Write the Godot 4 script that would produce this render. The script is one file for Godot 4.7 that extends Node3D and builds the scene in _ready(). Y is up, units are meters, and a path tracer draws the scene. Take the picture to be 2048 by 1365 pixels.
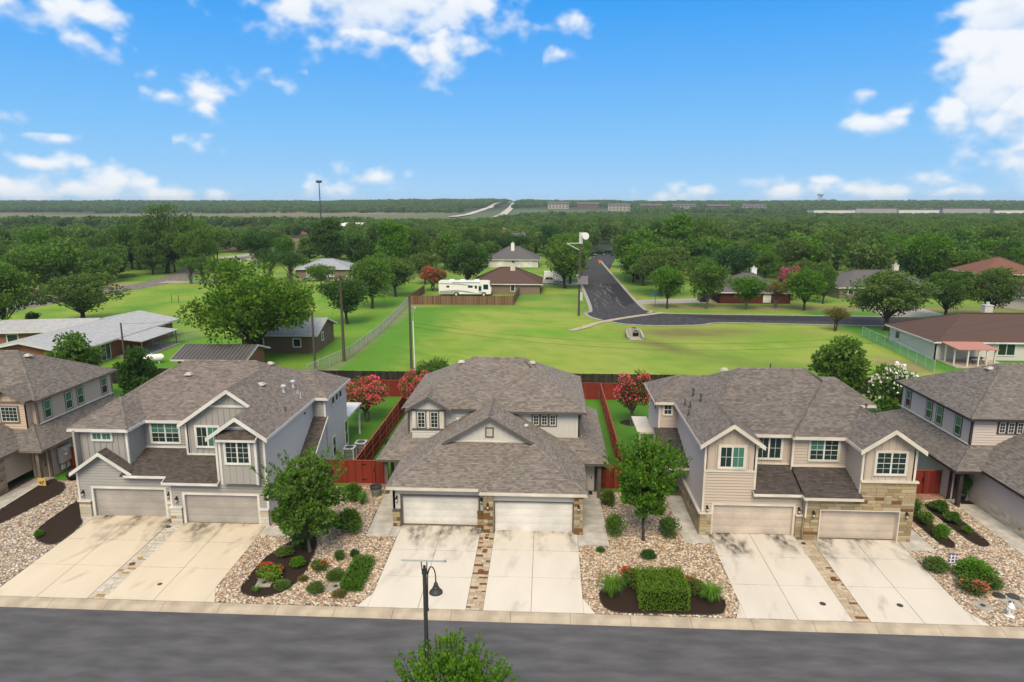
extends Node3D
# A street of two-storey duplexes seen from a drone. x runs along the street, z towards the camera, metres.

class MB:
	var v := PackedVector3Array()
	var n := PackedVector3Array()
	var c := PackedColorArray()
	var o := Vector3.ZERO
	func _init(at := Vector3.ZERO) -> void:
		o = at
	func tri(a: Vector3, b: Vector3, d: Vector3, col := Color.WHITE) -> void:
		var m := (b - a).cross(d - a).normalized()
		v.push_back(a - o); v.push_back(d - o); v.push_back(b - o)
		n.push_back(m); n.push_back(m); n.push_back(m)
		c.push_back(col); c.push_back(col); c.push_back(col)
	func quad(a: Vector3, b: Vector3, d: Vector3, e: Vector3, col := Color.WHITE) -> void:
		tri(a, b, d, col); tri(a, d, e, col)
	func stri(a: Vector3, b: Vector3, d: Vector3, na: Vector3, nb: Vector3, nd: Vector3, ca: Color, cb: Color, cd: Color) -> void:
		v.push_back(a - o); v.push_back(d - o); v.push_back(b - o)
		n.push_back(na); n.push_back(nd); n.push_back(nb)
		c.push_back(ca); c.push_back(cd); c.push_back(cb)
	# a box from its centre and three half axes
	func obox(m: Vector3, x: Vector3, y: Vector3, z: Vector3, col := Color.WHITE) -> void:
		if x.cross(y).dot(z) < 0.0: z = -z
		quad(m - x - y + z, m + x - y + z, m + x + y + z, m - x + y + z, col)
		quad(m + x - y - z, m - x - y - z, m - x + y - z, m + x + y - z, col)
		quad(m + x - y + z, m + x - y - z, m + x + y - z, m + x + y + z, col)
		quad(m - x - y - z, m - x - y + z, m - x + y + z, m - x + y - z, col)
		quad(m - x + y + z, m + x + y + z, m + x + y - z, m - x + y - z, col)
		quad(m - x - y - z, m + x - y - z, m + x - y + z, m - x - y + z, col)
	func box(lo: Vector3, hi: Vector3, col := Color.WHITE) -> void:
		var h := (hi - lo).abs() / 2.0
		obox((lo + hi) / 2.0, Vector3(h.x, 0, 0), Vector3(0, h.y, 0), Vector3(0, 0, h.z), col)
	# a beam from a to b, w wide sideways, h high
	func bar(a: Vector3, b: Vector3, w: float, h: float, col := Color.WHITE, up := Vector3.UP) -> void:
		var d := (b - a) / 2.0
		var s := d.cross(up)
		if s.length() < 1e-6: s = d.cross(Vector3.RIGHT)
		s = s.normalized()
		obox((a + b) / 2.0, d, s.cross(d).normalized() * h / 2.0, s * w / 2.0, col)
	func tube(a: Vector3, b: Vector3, ra: float, rb: float, k := 8, col := Color.WHITE, caps := true) -> void:
		var d := (b - a).normalized()
		var s := d.cross(Vector3.UP if absf(d.y) < 0.9 else Vector3.RIGHT).normalized()
		var t := s.cross(d)
		for i in k:
			var p := s * cos(TAU * i / k) + t * sin(TAU * i / k)
			var q := s * cos(TAU * (i + 1) / k) + t * sin(TAU * (i + 1) / k)
			stri(a + q * ra, a + p * ra, b + p * rb, q, p, p, col, col, col)
			stri(a + q * ra, b + p * rb, b + q * rb, q, p, q, col, col, col)
			if caps:
				tri(a, a + p * ra, a + q * ra, col); tri(b, b + q * rb, b + p * rb, col)
	# turned profile: points are (radius, height)
	func lathe(at: Vector3, prof: PackedVector2Array, k := 14, col := Color.WHITE) -> void:
		for j in prof.size() - 1:
			var a := prof[j]
			var b := prof[j + 1]
			for i in k:
				var p := Vector3(cos(TAU * i / k), 0, sin(TAU * i / k))
				var q := Vector3(cos(TAU * (i + 1) / k), 0, sin(TAU * (i + 1) / k))
				quad(at + q * a.x + Vector3(0, a.y, 0), at + p * a.x + Vector3(0, a.y, 0), at + p * b.x + Vector3(0, b.y, 0), at + q * b.x + Vector3(0, b.y, 0), col)
	# a flat polygon in the frame (at, dir, up), pushed out along dir x up from depth d0 to d1
	func slab(at: Vector3, dir: Vector3, up: Vector3, poly: PackedVector2Array, d0: float, d1: float, col := Color.WHITE, back := true) -> void:
		var nrm := dir.cross(up).normalized()
		var area := 0.0
		var k := poly.size()
		for i in k: area += poly[i].cross(poly[(i + 1) % k])
		if area < 0.0:
			poly = poly.duplicate(); poly.reverse()
		var idx := Geometry2D.triangulate_polygon(poly)
		for i in range(0, idx.size(), 3):
			var a := poly[idx[i]]
			var b := poly[idx[i + 1]]
			var d := poly[idx[i + 2]]
			if (b - a).cross(d - a) < 0.0:
				var h := b; b = d; d = h
			tri(at + dir * a.x + up * a.y + nrm * d1, at + dir * b.x + up * b.y + nrm * d1, at + dir * d.x + up * d.y + nrm * d1, col)
			if back: tri(at + dir * a.x + up * a.y + nrm * d0, at + dir * d.x + up * d.y + nrm * d0, at + dir * b.x + up * b.y + nrm * d0, col)
		for i in k:
			var a := at + dir * poly[i].x + up * poly[i].y
			var b := at + dir * poly[(i + 1) % k].x + up * poly[(i + 1) % k].y
			quad(a + nrm * d0, b + nrm * d0, b + nrm * d1, a + nrm * d1, col)
	func mesh() -> ArrayMesh:
		var m := ArrayMesh.new()
		if v.is_empty(): return m
		var a := []
		a.resize(Mesh.ARRAY_MAX)
		a[Mesh.ARRAY_VERTEX] = v; a[Mesh.ARRAY_NORMAL] = n; a[Mesh.ARRAY_COLOR] = c
		m.add_surface_from_arrays(Mesh.PRIMITIVE_TRIANGLES, a)
		return m

var rng := RandomNumberGenerator.new()
var counts := {}
var M := {}
var T := {}
var O := Vector3.ZERO          # base of the thing that is being built
var blot := FastNoiseLite.new()
const UP := Vector3.UP
const RX := Vector3.RIGHT
const BK := Vector3(0, 0, -1)
const FW := Vector3(0, 0, 1)

func R(a: float, b: float) -> float:
	return rng.randf_range(a, b)

func numbered(parent: Node, called: String) -> String:
	var key := str(parent.get_instance_id()) + called
	var k: int = counts.get(key, 0)
	counts[key] = k + 1
	return called if k == 0 else "%s_%03d" % [called, k]

func put(called: String, mesh: Mesh, m: Material, parent: Node = self, kind := "") -> MeshInstance3D:
	var o := MeshInstance3D.new()
	o.name = numbered(parent, called)
	o.mesh = mesh
	o.material_override = m
	if kind: o.set_meta("kind", kind)
	parent.add_child(o, true)
	return o

func tag(o: Node, label: String, category: String, group := "") -> void:
	o.set_meta("label", label); o.set_meta("category", category)
	if group: o.set_meta("group", group)

func thing(called: String, label: String, category: String, at := Vector3.ZERO, group := "", turn := 0.0) -> Node3D:
	var o := Node3D.new()
	o.name = numbered(self, called)
	add_child(o, true)
	o.position = at; o.rotation.y = turn
	tag(o, label, category, group)
	return o

func copy(src: Node3D, label: String, at: Vector3, turn := 0.0, scl := Vector3.ONE, group := "") -> Node3D:
	var r: Node3D = src.duplicate()
	r.name = numbered(self, String(src.get_meta("base_name")))
	add_child(r, true)
	r.position = at; r.rotation = Vector3(0, turn, 0); r.scale = scl
	r.set_meta("label", label)
	if group: r.set_meta("group", group)
	return r

func struct(called: String, mesh: Mesh, m: Material) -> MeshInstance3D:
	return put(called, mesh, m, self, "structure")

func srgb(r: float, g: float, b: float) -> Color:   # base colours are written as linear values
	return Color(r, g, b).linear_to_srgb()

# a plain material: linear base colour, roughness, grain texture (multiplied) and relief, laid on in world metres
func mk(c: Color, rough := 0.85, tex := "", size := 1.0, relief := "", deep := 0.0, vc := false) -> StandardMaterial3D:
	var m := StandardMaterial3D.new()
	m.albedo_color = Color(c.r, c.g, c.b).linear_to_srgb()
	m.roughness = rough
	m.metallic_specular = 0.35
	if tex:
		m.albedo_texture = T[tex]
		m.uv1_triplanar = true; m.uv1_world_triplanar = true
		m.uv1_scale = Vector3.ONE / size
	if relief:
		m.heightmap_enabled = true; m.heightmap_texture = T[relief]; m.heightmap_scale = deep
		m.uv1_triplanar = true; m.uv1_world_triplanar = true
		m.uv1_scale = Vector3.ONE / size
	m.vertex_color_use_as_albedo = vc
	return m

func noise_tex(seed_: int, freq: float, oct: int, lo: float, hi: float, kind := FastNoiseLite.TYPE_SIMPLEX_SMOOTH, res := 512, tint := Color.WHITE) -> NoiseTexture2D:
	var f := FastNoiseLite.new()
	f.seed = seed_; f.frequency = freq; f.noise_type = kind
	f.fractal_type = FastNoiseLite.FRACTAL_FBM; f.fractal_octaves = oct
	var t := NoiseTexture2D.new()
	t.width = res; t.height = res; t.seamless = true; t.noise = f
	var g := Gradient.new()
	g.set_color(0, Color(lo, lo, lo)); g.set_color(1, Color(hi, hi, hi) * tint)
	t.color_ramp = g
	return t

func textures() -> void:
	T.fine = noise_tex(1, 0.12, 3, 0.78, 1.0)
	T.grain = noise_tex(2, 0.35, 2, 0.6, 1.0)
	T.soft = noise_tex(3, 0.012, 4, 0.82, 1.0)
	T.asphalt = noise_tex(4, 0.02, 6, 0.62, 1.0)
	T.road = noise_tex(14, 0.009, 7, 0.76, 1.0, FastNoiseLite.TYPE_SIMPLEX_SMOOTH, 1024)
	T.grass = noise_tex(5, 0.09, 5, 0.42, 1.0)
	T.bark = noise_tex(6, 0.08, 4, 0.45, 1.0)
	T.speck = noise_tex(7, 0.45, 1, 0.35, 1.0)
	T.conc = noise_tex(8, 0.008, 6, 0.80, 1.0)
	T.shing = noise_tex(9, 0.3, 3, 0.55, 1.0)

func leafmat(r: float, g: float, b: float) -> StandardMaterial3D:
	var m := mk(Color(r, g, b), 0.55, "", 1, "", 0, true)
	m.metallic_specular = 0.25
	m.backlight_enabled = true
	m.backlight = Color(0.55, 0.75, 0.25)
	m.cull_mode = BaseMaterial3D.CULL_DISABLED
	return m

func materials() -> void:
	M.vc = mk(Color(1, 1, 1), 0.8, "", 1, "", 0, true)
	M.vcgrain = mk(Color(1, 1, 1), 0.9, "fine", 2.0, "", 0, true)
	M.shingle = mk(Color(1.20, 1.13, 1.07), 0.95, "shing", 1.5, "shing", 0.25, true)
	M.deck = mk(Color(0.07, 0.063, 0.06), 0.95)
	M.white = mk(Color(0.74, 0.73, 0.70), 0.55, "soft", 14.0)
	M.cream = mk(Color(0.72, 0.66, 0.57), 0.6, "soft", 14.0)
	M.taupe = mk(Color(0.125, 0.112, 0.10), 0.6, "soft", 14.0)
	M.plum = mk(Color(0.055, 0.04, 0.042), 0.55, "soft", 14.0)
	M.tan_trim = mk(Color(0.21, 0.165, 0.13), 0.6, "soft", 14.0)
	M.greyside = mk(Color(0.42, 0.405, 0.39), 0.75, "fine", 1.4, "fine", 0.05)
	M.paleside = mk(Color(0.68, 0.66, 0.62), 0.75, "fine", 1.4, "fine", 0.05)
	M.beigeside = mk(Color(0.60, 0.505, 0.43), 0.75, "fine", 1.4, "fine", 0.05)
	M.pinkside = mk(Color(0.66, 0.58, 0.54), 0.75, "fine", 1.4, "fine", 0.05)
	M.peachside = mk(Color(0.66, 0.53, 0.41), 0.75, "fine", 1.4, "fine", 0.05)
	M.greydoor = mk(Color(0.43, 0.40, 0.375), 0.6, "soft", 16.0)
	M.whitedoor = mk(Color(0.74, 0.725, 0.69), 0.55, "soft", 16.0)
	M.beigedoor = mk(Color(0.60, 0.515, 0.44), 0.6, "soft", 16.0)
	M.glass = mk(Color(0.012, 0.03, 0.027), 0.08)
	M.glass.metallic_specular = 0.6
	M.blind = mk(Color(0.05, 0.16, 0.12), 0.15)
	M.blind.metallic_specular = 0.6
	M.iron = mk(Color(0.012, 0.011, 0.011), 0.45)
	M.lampglass = mk(Color(0.62, 0.58, 0.46), 0.3)
	M.mortar = mk(Color(0.36, 0.31, 0.24), 0.95, "fine", 1.0)
	var tones := [Color(0.42, 0.34, 0.22), Color(0.36, 0.27, 0.15), Color(0.50, 0.42, 0.30), Color(0.31, 0.25, 0.16), Color(0.46, 0.36, 0.21), Color(0.20, 0.10, 0.04)]
	var pale := [Color(0.60, 0.54, 0.44), Color(0.66, 0.61, 0.53), Color(0.55, 0.49, 0.39), Color(0.70, 0.66, 0.60), Color(0.58, 0.50, 0.38), Color(0.44, 0.28, 0.10)]
	M.stone = []; M.palestone = []
	for t in tones: M.stone.append(mk(t, 0.92, "fine", 0.7, "fine", 0.6))
	for t in pale: M.palestone.append(mk(t, 0.92, "fine", 0.7, "fine", 0.6))
	M.asphalt = mk(Color(0.118, 0.117, 0.124), 0.92, "road", 9.0)
	M.asphalt.uv1_scale = Vector3(1.0 / 30.0, 1.0, 1.0 / 9.0)
	M.roadb = mk(Color(0.075, 0.073, 0.078), 0.92, "asphalt", 14.0)
	M.kerb = mk(Color(0.50, 0.42, 0.32), 0.9, "conc", 5.0)
	M.slab = mk(Color(0.60, 0.55, 0.475), 0.9, "conc", 7.0)
	M.walk = mk(Color(0.56, 0.52, 0.46), 0.9, "conc", 4.0)
	M.conc = mk(Color(0.42, 0.39, 0.34), 0.9, "conc", 4.0)
	M.soil = mk(Color(0.24, 0.185, 0.125), 0.95, "grain", 1.2)
	M.mulch = mk(Color(0.052, 0.03, 0.02), 0.98, "grain", 1.5, "grain", 4.0)
	M.brickpave = mk(Color(0.36, 0.19, 0.13), 0.9, "fine", 1.0)
	M.redwood = []
	for t in [Color(0.23, 0.032, 0.017), Color(0.26, 0.038, 0.02), Color(0.20, 0.027, 0.015)]: M.redwood.append(mk(t, 0.75, "fine", 0.8))
	M.redrail = mk(Color(0.34, 0.085, 0.045), 0.75, "fine", 0.8)
	M.oldwood = []
	for t in [Color(0.045, 0.036, 0.03), Color(0.065, 0.054, 0.045), Color(0.032, 0.026, 0.023), Color(0.085, 0.072, 0.06)]: M.oldwood.append(mk(t, 0.95, "bark", 1.2))
	M.cedar = []
	for t in [Color(0.30, 0.16, 0.09), Color(0.36, 0.21, 0.13), Color(0.26, 0.14, 0.08), Color(0.40, 0.26, 0.17)]: M.cedar.append(mk(t, 0.9, "bark", 1.2))
	M.galv = mk(Color(0.55, 0.56, 0.57), 0.45); M.galv.metallic = 0.3
	M.pole = mk(Color(0.17, 0.14, 0.115), 0.95, "bark", 0.8)
	M.bark = mk(Color(0.105, 0.082, 0.062), 0.95, "bark", 0.6, "bark", 2.0)
	M.greybark = mk(Color(0.22, 0.195, 0.165), 0.95, "bark", 0.6, "bark", 1.5)
	M.leaf_mid = leafmat(0.105, 0.195, 0.032)
	M.leaf_dark = leafmat(0.055, 0.118, 0.026)
	M.leaf_lime = leafmat(0.125, 0.26, 0.022)
	M.leaf_pecan = leafmat(0.105, 0.20, 0.020)
	M.leaf_oak = leafmat(0.092, 0.168, 0.036)
	M.leaf_olive = leafmat(0.110, 0.172, 0.042)
	M.leaf_blue = leafmat(0.050, 0.115, 0.040)
	M.leaf_bright = leafmat(0.098, 0.215, 0.02)
	M.leaf_hedge = leafmat(0.15, 0.26, 0.03)
	M.leaf_dry = leafmat(0.17, 0.145, 0.045)
	M.blade = leafmat(0.12, 0.26, 0.03)
	M.pink = leafmat(0.74, 0.115, 0.15); M.pink.backlight = Color(0.5, 0.12, 0.12)
	M.magenta = leafmat(0.62, 0.10, 0.22); M.magenta.backlight = Color(0.5, 0.15, 0.2)
	M.coral = leafmat(0.52, 0.11, 0.08); M.coral.backlight = Color(0.5, 0.15, 0.1)
	M.red = leafmat(0.62, 0.035, 0.022); M.red.backlight = Color(0.5, 0.08, 0.06)
	M.petal = leafmat(0.75, 0.74, 0.66); M.petal.backlight = Color(0.5, 0.5, 0.4)
	M.steel = mk(Color(0.05, 0.05, 0.052), 0.4)
	M.brick = mk(Color(0.34, 0.145, 0.085), 0.92, "fine", 1.0)
	M.tanbrick = mk(Color(0.36, 0.24, 0.165), 0.92, "speck", 2.6)
	M.pinkbrick = mk(Color(0.47, 0.36, 0.28), 0.92, "speck", 2.6)
	M.metalroof = mk(Color(0.46, 0.455, 0.45), 0.5, "soft", 6.0)
	M.darkroof = mk(Color(0.09, 0.085, 0.085), 0.6, "soft", 16.0)
	M.brownroof = mk(Color(0.165, 0.10, 0.082), 0.95, "shing", 4.0)
	M.greyroof = mk(Color(0.19, 0.18, 0.185), 0.95, "shing", 4.0)
	M.paint_white = mk(Color(0.75, 0.75, 0.74), 0.3)
	M.rubber = mk(Color(0.015, 0.015, 0.015), 0.8)
	M.rust = mk(Color(0.16, 0.06, 0.03), 0.8)
	M.gravelbase = mk(Color(0.20, 0.16, 0.115), 0.98, "grain", 1.0)
	M.pavers = [mk(Color(0.42, 0.22, 0.16), 0.9, "fine", 1), mk(Color(0.36, 0.18, 0.13), 0.9, "fine", 1), mk(Color(0.48, 0.29, 0.22), 0.9, "fine", 1)]
	M.pavestone = []
	for t in [Color(0.56, 0.46, 0.33), Color(0.50, 0.39, 0.26), Color(0.60, 0.51, 0.39), Color(0.46, 0.36, 0.25), Color(0.53, 0.42, 0.29), Color(0.20, 0.085, 0.035)]: M.pavestone.append(mk(t, 0.92, "fine", 0.7, "fine", 0.4))
	M.mesh = mk(Color(0.30, 0.30, 0.28), 0.6)
	M.greenmesh = mk(Color(0.14, 0.34, 0.20), 0.6)
	M.ribroof = mk(Color(0.20, 0.195, 0.195), 0.5)
	M.brickred = mk(Color(0.20, 0.055, 0.04), 0.9, "speck", 2.6)
	M.blueroof = mk(Color(0.36, 0.385, 0.42), 0.6, "soft", 5.0)
	M.orangeroof = mk(Color(0.30, 0.145, 0.10), 0.95, "shing", 4.0)
	M.tanroof = mk(Color(0.29, 0.225, 0.18), 0.95, "shing", 4.0)
	M.silver = mk(Color(0.48, 0.475, 0.45), 0.3)
	M.darkblue = mk(Color(0.02, 0.03, 0.06), 0.25)
	M.blackpaint = mk(Color(0.012, 0.012, 0.014), 0.2)
	M.solar = mk(Color(0.03, 0.035, 0.06), 0.2)
	M.lampmetal = mk(Color(0.045, 0.044, 0.047), 0.5)
	M.greenlid = mk(Color(0.12, 0.24, 0.18), 0.7)
	M.potgreen = mk(Color(0.22, 0.25, 0.22), 0.5, "soft", 1.0)

# ---------- pieces of buildings; all coordinates are the scene's, the thing's base O is taken off
func part(called: String, mb: MB, m: Material, root: Node3D, kind := "") -> MeshInstance3D:
	return put(called, mb.mesh(), m, root, kind)

func rect(u0: float, v0: float, u1: float, v1: float) -> PackedVector2Array:
	return PackedVector2Array([Vector2(u0, v0), Vector2(u1, v0), Vector2(u1, v1), Vector2(u0, v1)])

func clip(poly: PackedVector2Array, holes: Array) -> Array:
	var now := [poly]
	for h in holes:
		var nxt := []
		for p in now: nxt.append_array(Geometry2D.clip_polygons(p, h))
		now = nxt
	return now

# a wall with its cladding: "lap" boards, "batten" sheets or "plain"
func wall(root: Node3D, at: Vector3, dir: Vector3, poly: PackedVector2Array, style: String, m: Material, holes := [], expo := 0.19, depth := 0.14) -> MeshInstance3D:
	var nrm := dir.cross(UP)
	var b := MB.new(O)
	for p in clip(poly, holes): b.slab(at, dir, UP, p, -depth, 0.0)
	var w := part("wall", b, m, root)
	var lo := poly[0]
	var hi := poly[0]
	for p in poly:
		lo = lo.min(p); hi = hi.max(p)
	if style == "lap":
		var y := lo.y
		while y < hi.y - 0.02:
			for q in Geometry2D.intersect_polygons(poly, rect(lo.x - 1, y + 0.03, hi.x + 1, minf(y + expo, hi.y + 0.01))):
				for p in clip(q, holes):
					if p.size() < 3: continue
					var mb := MB.new(O)
					var dep := func(v: float) -> float: return lerpf(0.050, 0.006, clampf((v - y) / expo, 0.0, 1.0))
					var idx := Geometry2D.triangulate_polygon(p)
					for i in range(0, idx.size(), 3):
						var a: Vector2 = p[idx[i]]
						var c: Vector2 = p[idx[i + 1]]
						var d: Vector2 = p[idx[i + 2]]
						if (c - a).cross(d - a) < 0.0:
							var h := c; c = d; d = h
						mb.tri(at + dir * a.x + UP * a.y + nrm * dep.call(a.y), at + dir * c.x + UP * c.y + nrm * dep.call(c.y), at + dir * d.x + UP * d.y + nrm * dep.call(d.y))
					for i in p.size():
						var a: Vector2 = p[i]
						var c: Vector2 = p[(i + 1) % p.size()]
						if absf(a.y - y - 0.03) < 0.004 and absf(c.y - y - 0.03) < 0.004:
							if a.x > c.x:
								var h := a; a = c; c = h
							mb.quad(at + dir * a.x + UP * (y + 0.03) + nrm * 0.001, at + dir * c.x + UP * (y + 0.03) + nrm * 0.001, at + dir * c.x + UP * (y + 0.03) + nrm * 0.050, at + dir * a.x + UP * (y + 0.03) + nrm * 0.050)
					part("siding_board", mb, m, w)
			y += expo
	elif style == "batten":
		var u := lo.x + 0.22
		while u < hi.x - 0.05:
			for q in Geometry2D.intersect_polygons(poly, rect(u - 0.026, lo.y, u + 0.026, hi.y)):
				var mb := MB.new(O)
				mb.slab(at, dir, UP, q, 0.0, 0.042, Color.WHITE, false)
				part("batten", mb, m, w)
			u += 0.41
	return w

const FOG := 0.00012
var blocks := []
func stone_meshes() -> void:
	for k in 5:
		var b := MB.new()
		var e := 0.06
		var f := [Vector3(e + R(0, 0.05), e + R(0, 0.08), R(0.75, 1)), Vector3(1 - e - R(0, 0.05), e + R(0, 0.08), R(0.75, 1)), Vector3(1 - e - R(0, 0.05), 1 - e - R(0, 0.08), R(0.75, 1)), Vector3(e + R(0, 0.05), 1 - e - R(0, 0.08), R(0.75, 1))]
		var g := [Vector3(0, 0, 0.6), Vector3(1, 0, 0.6), Vector3(1, 1, 0.6), Vector3(0, 1, 0.6)]
		b.quad(f[0], f[1], f[2], f[3])
		for i in 4:
			b.quad(g[i], g[(i + 1) % 4], f[(i + 1) % 4], f[i])
			b.quad(Vector3(g[i].x, g[i].y, 0), Vector3(g[(i + 1) % 4].x, g[(i + 1) % 4].y, 0), g[(i + 1) % 4], g[i])
		blocks.append(b.mesh())

# coursed stone on a rectangle, every stone a piece of its own
func stonework(root: Node3D, at: Vector3, dir: Vector3, up: Vector3, w: float, h: float, tones: Array, rust := 0.10, lo := 0.13, hi := 0.26, lmin := 0.25, lmax := 0.75, called := "stone_wall", thick := 0.055) -> MeshInstance3D:
	var nrm := dir.cross(up).normalized()
	var b := MB.new(O)
	b.slab(at, dir, up, rect(0, 0, w, h), -0.14, 0.0)
	var s := part(called, b, M.mortar, root)
	var y := 0.0
	while y < h - 0.02:
		var rh := R(lo, hi)
		if h - y - rh < lo: rh = h - y
		var x := 0.0
		while x < w - 0.02:
			var l := R(lmin, lmax)
			if w - x - l < lmin * 0.7: l = w - x
			var g := 0.008
			var o := MeshInstance3D.new()
			o.name = numbered(s, "stone")
			o.mesh = blocks[rng.randi() % 5]
			o.material_override = tones[5] if R(0, 1) < rust else tones[rng.randi() % 5]
			o.transform = Transform3D(Basis(dir * (l - 2 * g), up * (rh - 2 * g), nrm * thick * R(0.8, 1.1)), at - O + dir * (x + g) + up * (y + g) + nrm * 0.001)
			s.add_child(o, true)
			x += l
		y += rh
	return s

# a window at (u, v), w by h: n units, split into upper and lower sash when hung, grid of bars cx by cy in each sash; blinds: which panes (bits) are pale
func window(root: Node3D, at: Vector3, dir: Vector3, u: float, v: float, w: float, h: float, trim: Material, n := 1, hung := true, cx := 0, cy := 0, blinds := 0, tw := 0.10, vinyl: Material = null) -> void:
	var nrm := dir.cross(UP)
	var f := MB.new(O)
	var q := func(mb: MB, a: float, b: float, c: float, d: float, d0: float, d1: float) -> void:
		mb.obox(at + dir * (u + (a + c) / 2) + UP * (v + (b + d) / 2) + nrm * (d0 + d1) / 2, dir * (c - a) / 2, UP * (d - b) / 2, nrm * (d1 - d0) / 2)
	if tw > 0.0:
		q.call(f, -tw, -tw, 0, h + tw, 0.0, 0.07); q.call(f, w, -tw, w + tw, h + tw, 0.0, 0.07)
		q.call(f, 0, h, w, h + tw, 0.0, 0.069); q.call(f, 0, -tw, w, 0, 0.0, 0.077)
	var wn := part("window", f, trim, root)
	var uw := w / n
	var fr := MB.new(O)
	var k := 0
	for i in n:
		var x0 := uw * i
		q.call(fr, x0, 0, x0 + 0.05, h, 0.0, 0.062); q.call(fr, x0 + uw - 0.05, 0, x0 + uw, h, 0.0, 0.062)
		q.call(fr, x0 + 0.05, 0, x0 + uw - 0.05, 0.05, 0.0, 0.061); q.call(fr, x0 + 0.05, h - 0.05, x0 + uw - 0.05, h, 0.0, 0.061)
		var sashes := [[0.05, h - 0.05]]
		if hung:
			sashes = [[0.05, h / 2 - 0.02], [h / 2 + 0.02, h - 0.05]]
			q.call(fr, x0 + 0.05, h / 2 - 0.02, x0 + uw - 0.05, h / 2 + 0.02, 0.0, 0.059)
		for s in sashes:
			var p := MB.new(O)
			q.call(p, x0 + 0.05, s[0], x0 + uw - 0.05, s[1], 0.0, 0.046)
			part("pane", p, M.blind if (blinds >> k) & 1 else M.glass, wn)
			k += 1
			for j in range(1, cx): q.call(fr, x0 + 0.05 + (uw - 0.1) * j / cx - 0.011, s[0], x0 + 0.05 + (uw - 0.1) * j / cx + 0.011, s[1], 0.044, 0.052)
			for j in range(1, cy): q.call(fr, x0 + 0.05, s[0] + (s[1] - s[0]) * j / cy - 0.011, x0 + uw - 0.05, s[0] + (s[1] - s[0]) * j / cy + 0.011, 0.044, 0.051)
	part("window_frame", fr, vinyl if vinyl else M.white, wn)

func garage_door(root: Node3D, at: Vector3, dir: Vector3, w: float, h: float, m: Material, trim: Material, tw := 0.12, recess := 0.16) -> void:
	var nrm := dir.cross(UP)
	var b := MB.new(O)
	for r in 4: b.slab(at, dir, UP, rect(0, h * r / 4 + 0.009, w, h * (r + 1) / 4 - 0.009), -recess - 0.06, -recess)
	b.slab(at, dir, UP, rect(0, 0, w, h), -recess - 0.08, -recess - 0.015)
	var d := part("garage_door", b, m, root)
	for r in 4:
		for k in 8:
			var mb := MB.new(O)
			var u0 := w * k / 8 + 0.05
			var u1 := w * (k + 1) / 8 - 0.05
			var v0 := h * r / 4 + 0.09
			var v1 := h * (r + 1) / 4 - 0.09
			var a := [Vector2(u0, v0), Vector2(u1, v0), Vector2(u1, v1), Vector2(u0, v1)]
			var c := [Vector2(u0 + 0.035, v0 + 0.035), Vector2(u1 - 0.035, v0 + 0.035), Vector2(u1 - 0.035, v1 - 0.035), Vector2(u0 + 0.035, v1 - 0.035)]
			var pos := func(p: Vector2, dd: float) -> Vector3: return at + dir * p.x + UP * p.y + nrm * (dd - recess)
			mb.quad(pos.call(c[0], 0.007), pos.call(c[1], 0.007), pos.call(c[2], 0.007), pos.call(c[3], 0.007))
			for i in 4: mb.quad(pos.call(a[i], 0.001), pos.call(a[(i + 1) % 4], 0.001), pos.call(c[(i + 1) % 4], 0.007), pos.call(c[i], 0.012))
			part("panel", mb, m, d)
	if tw > 0.0:
		var t := MB.new(O)
		t.slab(at, dir, UP, rect(-tw, 0, 0, h + tw), -recess, 0.05); t.slab(at, dir, UP, rect(w, 0, w + tw, h + tw), -recess, 0.05)
		t.slab(at, dir, UP, rect(0, h, w, h + tw), -recess, 0.049)
		part("door_frame", t, trim, root)

func lantern(root: Node3D, at: Vector3, nrm: Vector3) -> void:   # on the wall at its back plate
	var b := MB.new(O)
	var side := UP.cross(nrm)
	b.obox(at + nrm * 0.015, side * 0.05, UP * 0.11, nrm * 0.015)
	b.bar(at + UP * 0.07, at + UP * 0.16 + nrm * 0.09, 0.02, 0.02)
	b.bar(at + UP * 0.16 + nrm * 0.09, at + UP * 0.10 + nrm * 0.17, 0.02, 0.02)
	b.lathe(at + nrm * 0.17, PackedVector2Array([Vector2(0.10, -0.03), Vector2(0.085, 0.0), Vector2(0.03, 0.10), Vector2(0.012, 0.16), Vector2(0, 0.18)]), 8)
	b.lathe(at + nrm * 0.17, PackedVector2Array([Vector2(0, -0.30), Vector2(0.03, -0.27), Vector2(0.055, -0.22), Vector2(0.05, -0.20)]), 8)
	var l := part("wall_lantern", b, M.iron, root)
	var g := MB.new(O)
	g.lathe(at + nrm * 0.17, PackedVector2Array([Vector2(0.048, -0.20), Vector2(0.075, -0.03)]), 8)
	part("lamp_glass", g, M.lampglass, l)

func trim(root: Node3D, called: String, a: Vector3, b: Vector3, w: float, h: float, m: Material) -> void:
	var mb := MB.new(O)
	mb.bar(a, b, w, h)
	part(called, mb, m, root)

func post(root: Node3D, x: float, z: float, y0: float, y1: float, m: Material, s := 0.13, called := "corner_board") -> void:
	var mb := MB.new(O)
	mb.box(Vector3(x - s / 2, y0, z - s / 2), Vector3(x + s / 2, y1, z + s / 2))
	part(called, mb, m, root)

# roofs: planes collect in one deck, one sheet of shingles and one run of ridge caps
var deck: MB
var tabs: MB
var tone := Color(0.17, 0.155, 0.15)

func roof_begin(col: Color) -> void:
	deck = MB.new(O); tabs = MB.new(O); tone = col

func shade(x: float, y: float, z: float) -> Color:
	var k := 1.0 + 0.16 * blot.get_noise_3d(x * 0.6, y, z * 0.6)
	var r := rng.randf()
	k *= R(0.70, 0.84) if r < 0.25 else (R(1.10, 1.28) if r > 0.76 else R(0.90, 1.07))
	return Color(tone.r * k * R(0.97, 1.03), tone.g * k, tone.b * k * R(0.97, 1.03))

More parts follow.
